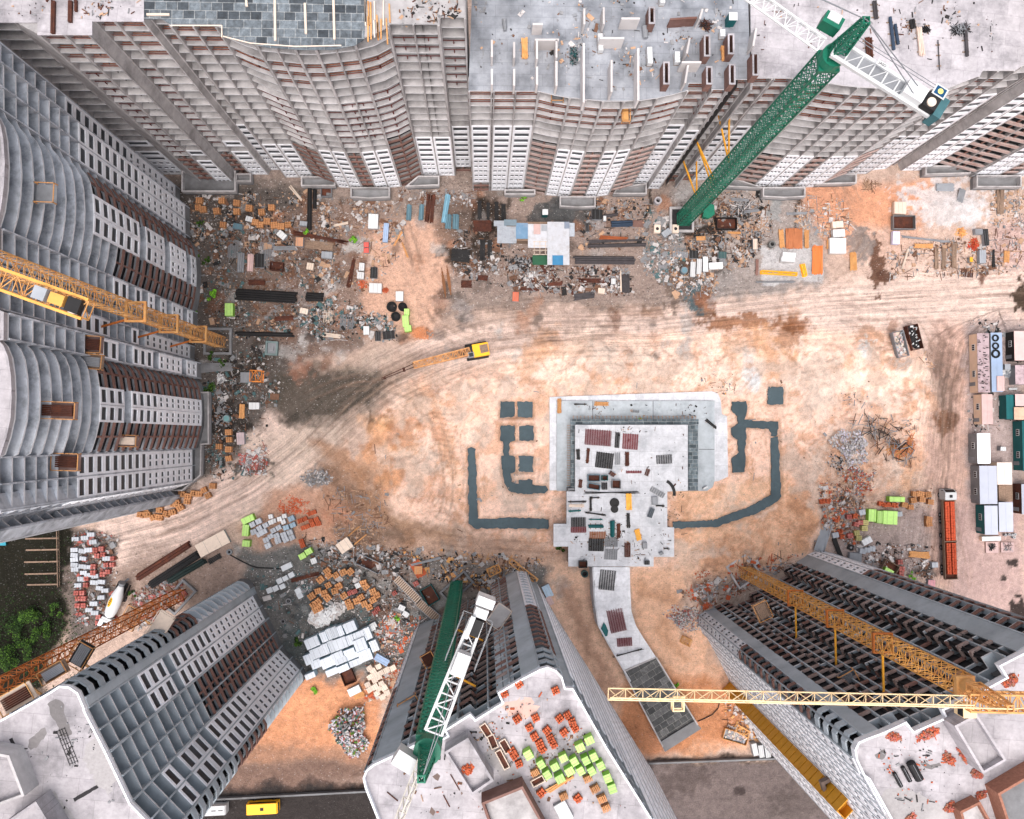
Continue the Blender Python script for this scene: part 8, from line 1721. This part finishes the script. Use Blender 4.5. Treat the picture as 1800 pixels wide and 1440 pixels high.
# workers
def person(u,v,z,label,top,legs,arm=.5,rz=0):
    me=bpy.data.meshes.new('person'); J={'pel':(0,0,.95),'ch':(0,0,1.35),'nk':(0,0,1.52),'hd':(0,.02,1.66),'ls':(-.2,0,1.42),'le':(-.3,.1,1.15),'lh':(-.28,.3,1.0),'rs':(.2,0,1.42),'re':(.3,.1*arm*2,1.15),'rh':(.26,.35,1.05),'lp':(-.1,0,.9),'lk':(-.12,.08,.5),'lf':(-.12,0,.08),'lt':(-.12,.2,.04),'rp':(.1,0,.9),'rk':(.12,.1,.5),'rf':(.12,-.05,.08),'rt':(.12,.15,.04)}
    ks=list(J); E=[('pel','ch'),('ch','nk'),('nk','hd'),('ch','ls'),('ls','le'),('le','lh'),('ch','rs'),('rs','re'),('re','rh'),('pel','lp'),('lp','lk'),('lk','lf'),('lf','lt'),('pel','rp'),('rp','rk'),('rk','rf'),('rf','rt')]
    me.from_pydata([J[k] for k in ks],[(ks.index(a),ks.index(b)) for a,b in E],[]); o=bpy.data.objects.new('person',me); scene.collection.objects.link(o)
    sm=o.modifiers.new('Skin','SKIN'); R_={'pel':.15,'ch':.16,'nk':.06,'hd':.11,'ls':.08,'le':.055,'lh':.045,'rs':.08,'re':.055,'rh':.045,'lp':.1,'lk':.07,'lf':.05,'lt':.04,'rp':.1,'rk':.07,'rf':.05,'rt':.04}
    for i,k in enumerate(ks): me.skin_vertices[0].data[i].radius=(R_[k],R_[k]*.85); me.skin_vertices[0].data[i].use_root=(k=='pel')
    sb=o.modifiers.new('Sub','SUBSURF'); sb.levels=1; sb.render_levels=1; me.materials.append(top)
    mb=MB(); mb.tube((0,.02,1.72),(0,.02,1.8),.13,12,r2=.07); h=mb.build('helmet',M_BUS,o); place(o,u,v,rz,z); tag(o,label,'person')
person(1271,693,None,'person in dark clothes standing at the deck corner',M_BLK,M_BLK); person(1124,737,1.0,'person in a lime vest at the upper slab edge',mat('vest_lime',(170,236,90)),M_BLK); person(953,432,None,'person in a yellow vest beside the shed frame',M_BUS,M_BLK,rz=40)
# hose
mb=MB(); pts=[(404,975),(420,984),(440,994),(452,998),(478,999),(500,1001)]
q=[PG(*p)+Vector((0,0,.12)) for p in pts]
for a,b in zip(q,q[1:]): mb.tube(a,b,.14,6)
tag(mb.build('hose',M_BLK),'thick black hose running from the wheel hub into the yard','hose')
mb=MB(); pts=[(1226,1268),(1240,1262),(1252,1256),(1262,1245),(1264,1236),(1260,1228)]
q=[PG(*p)+Vector((0,0,.12)) for p in pts]
for a,b in zip(q,q[1:]): mb.tube(a,b,.1,6)
tag(mb.build('hose',M_BLK),'thin black hose curling from the ramp end','hose')
bpy.context.view_layer.update()
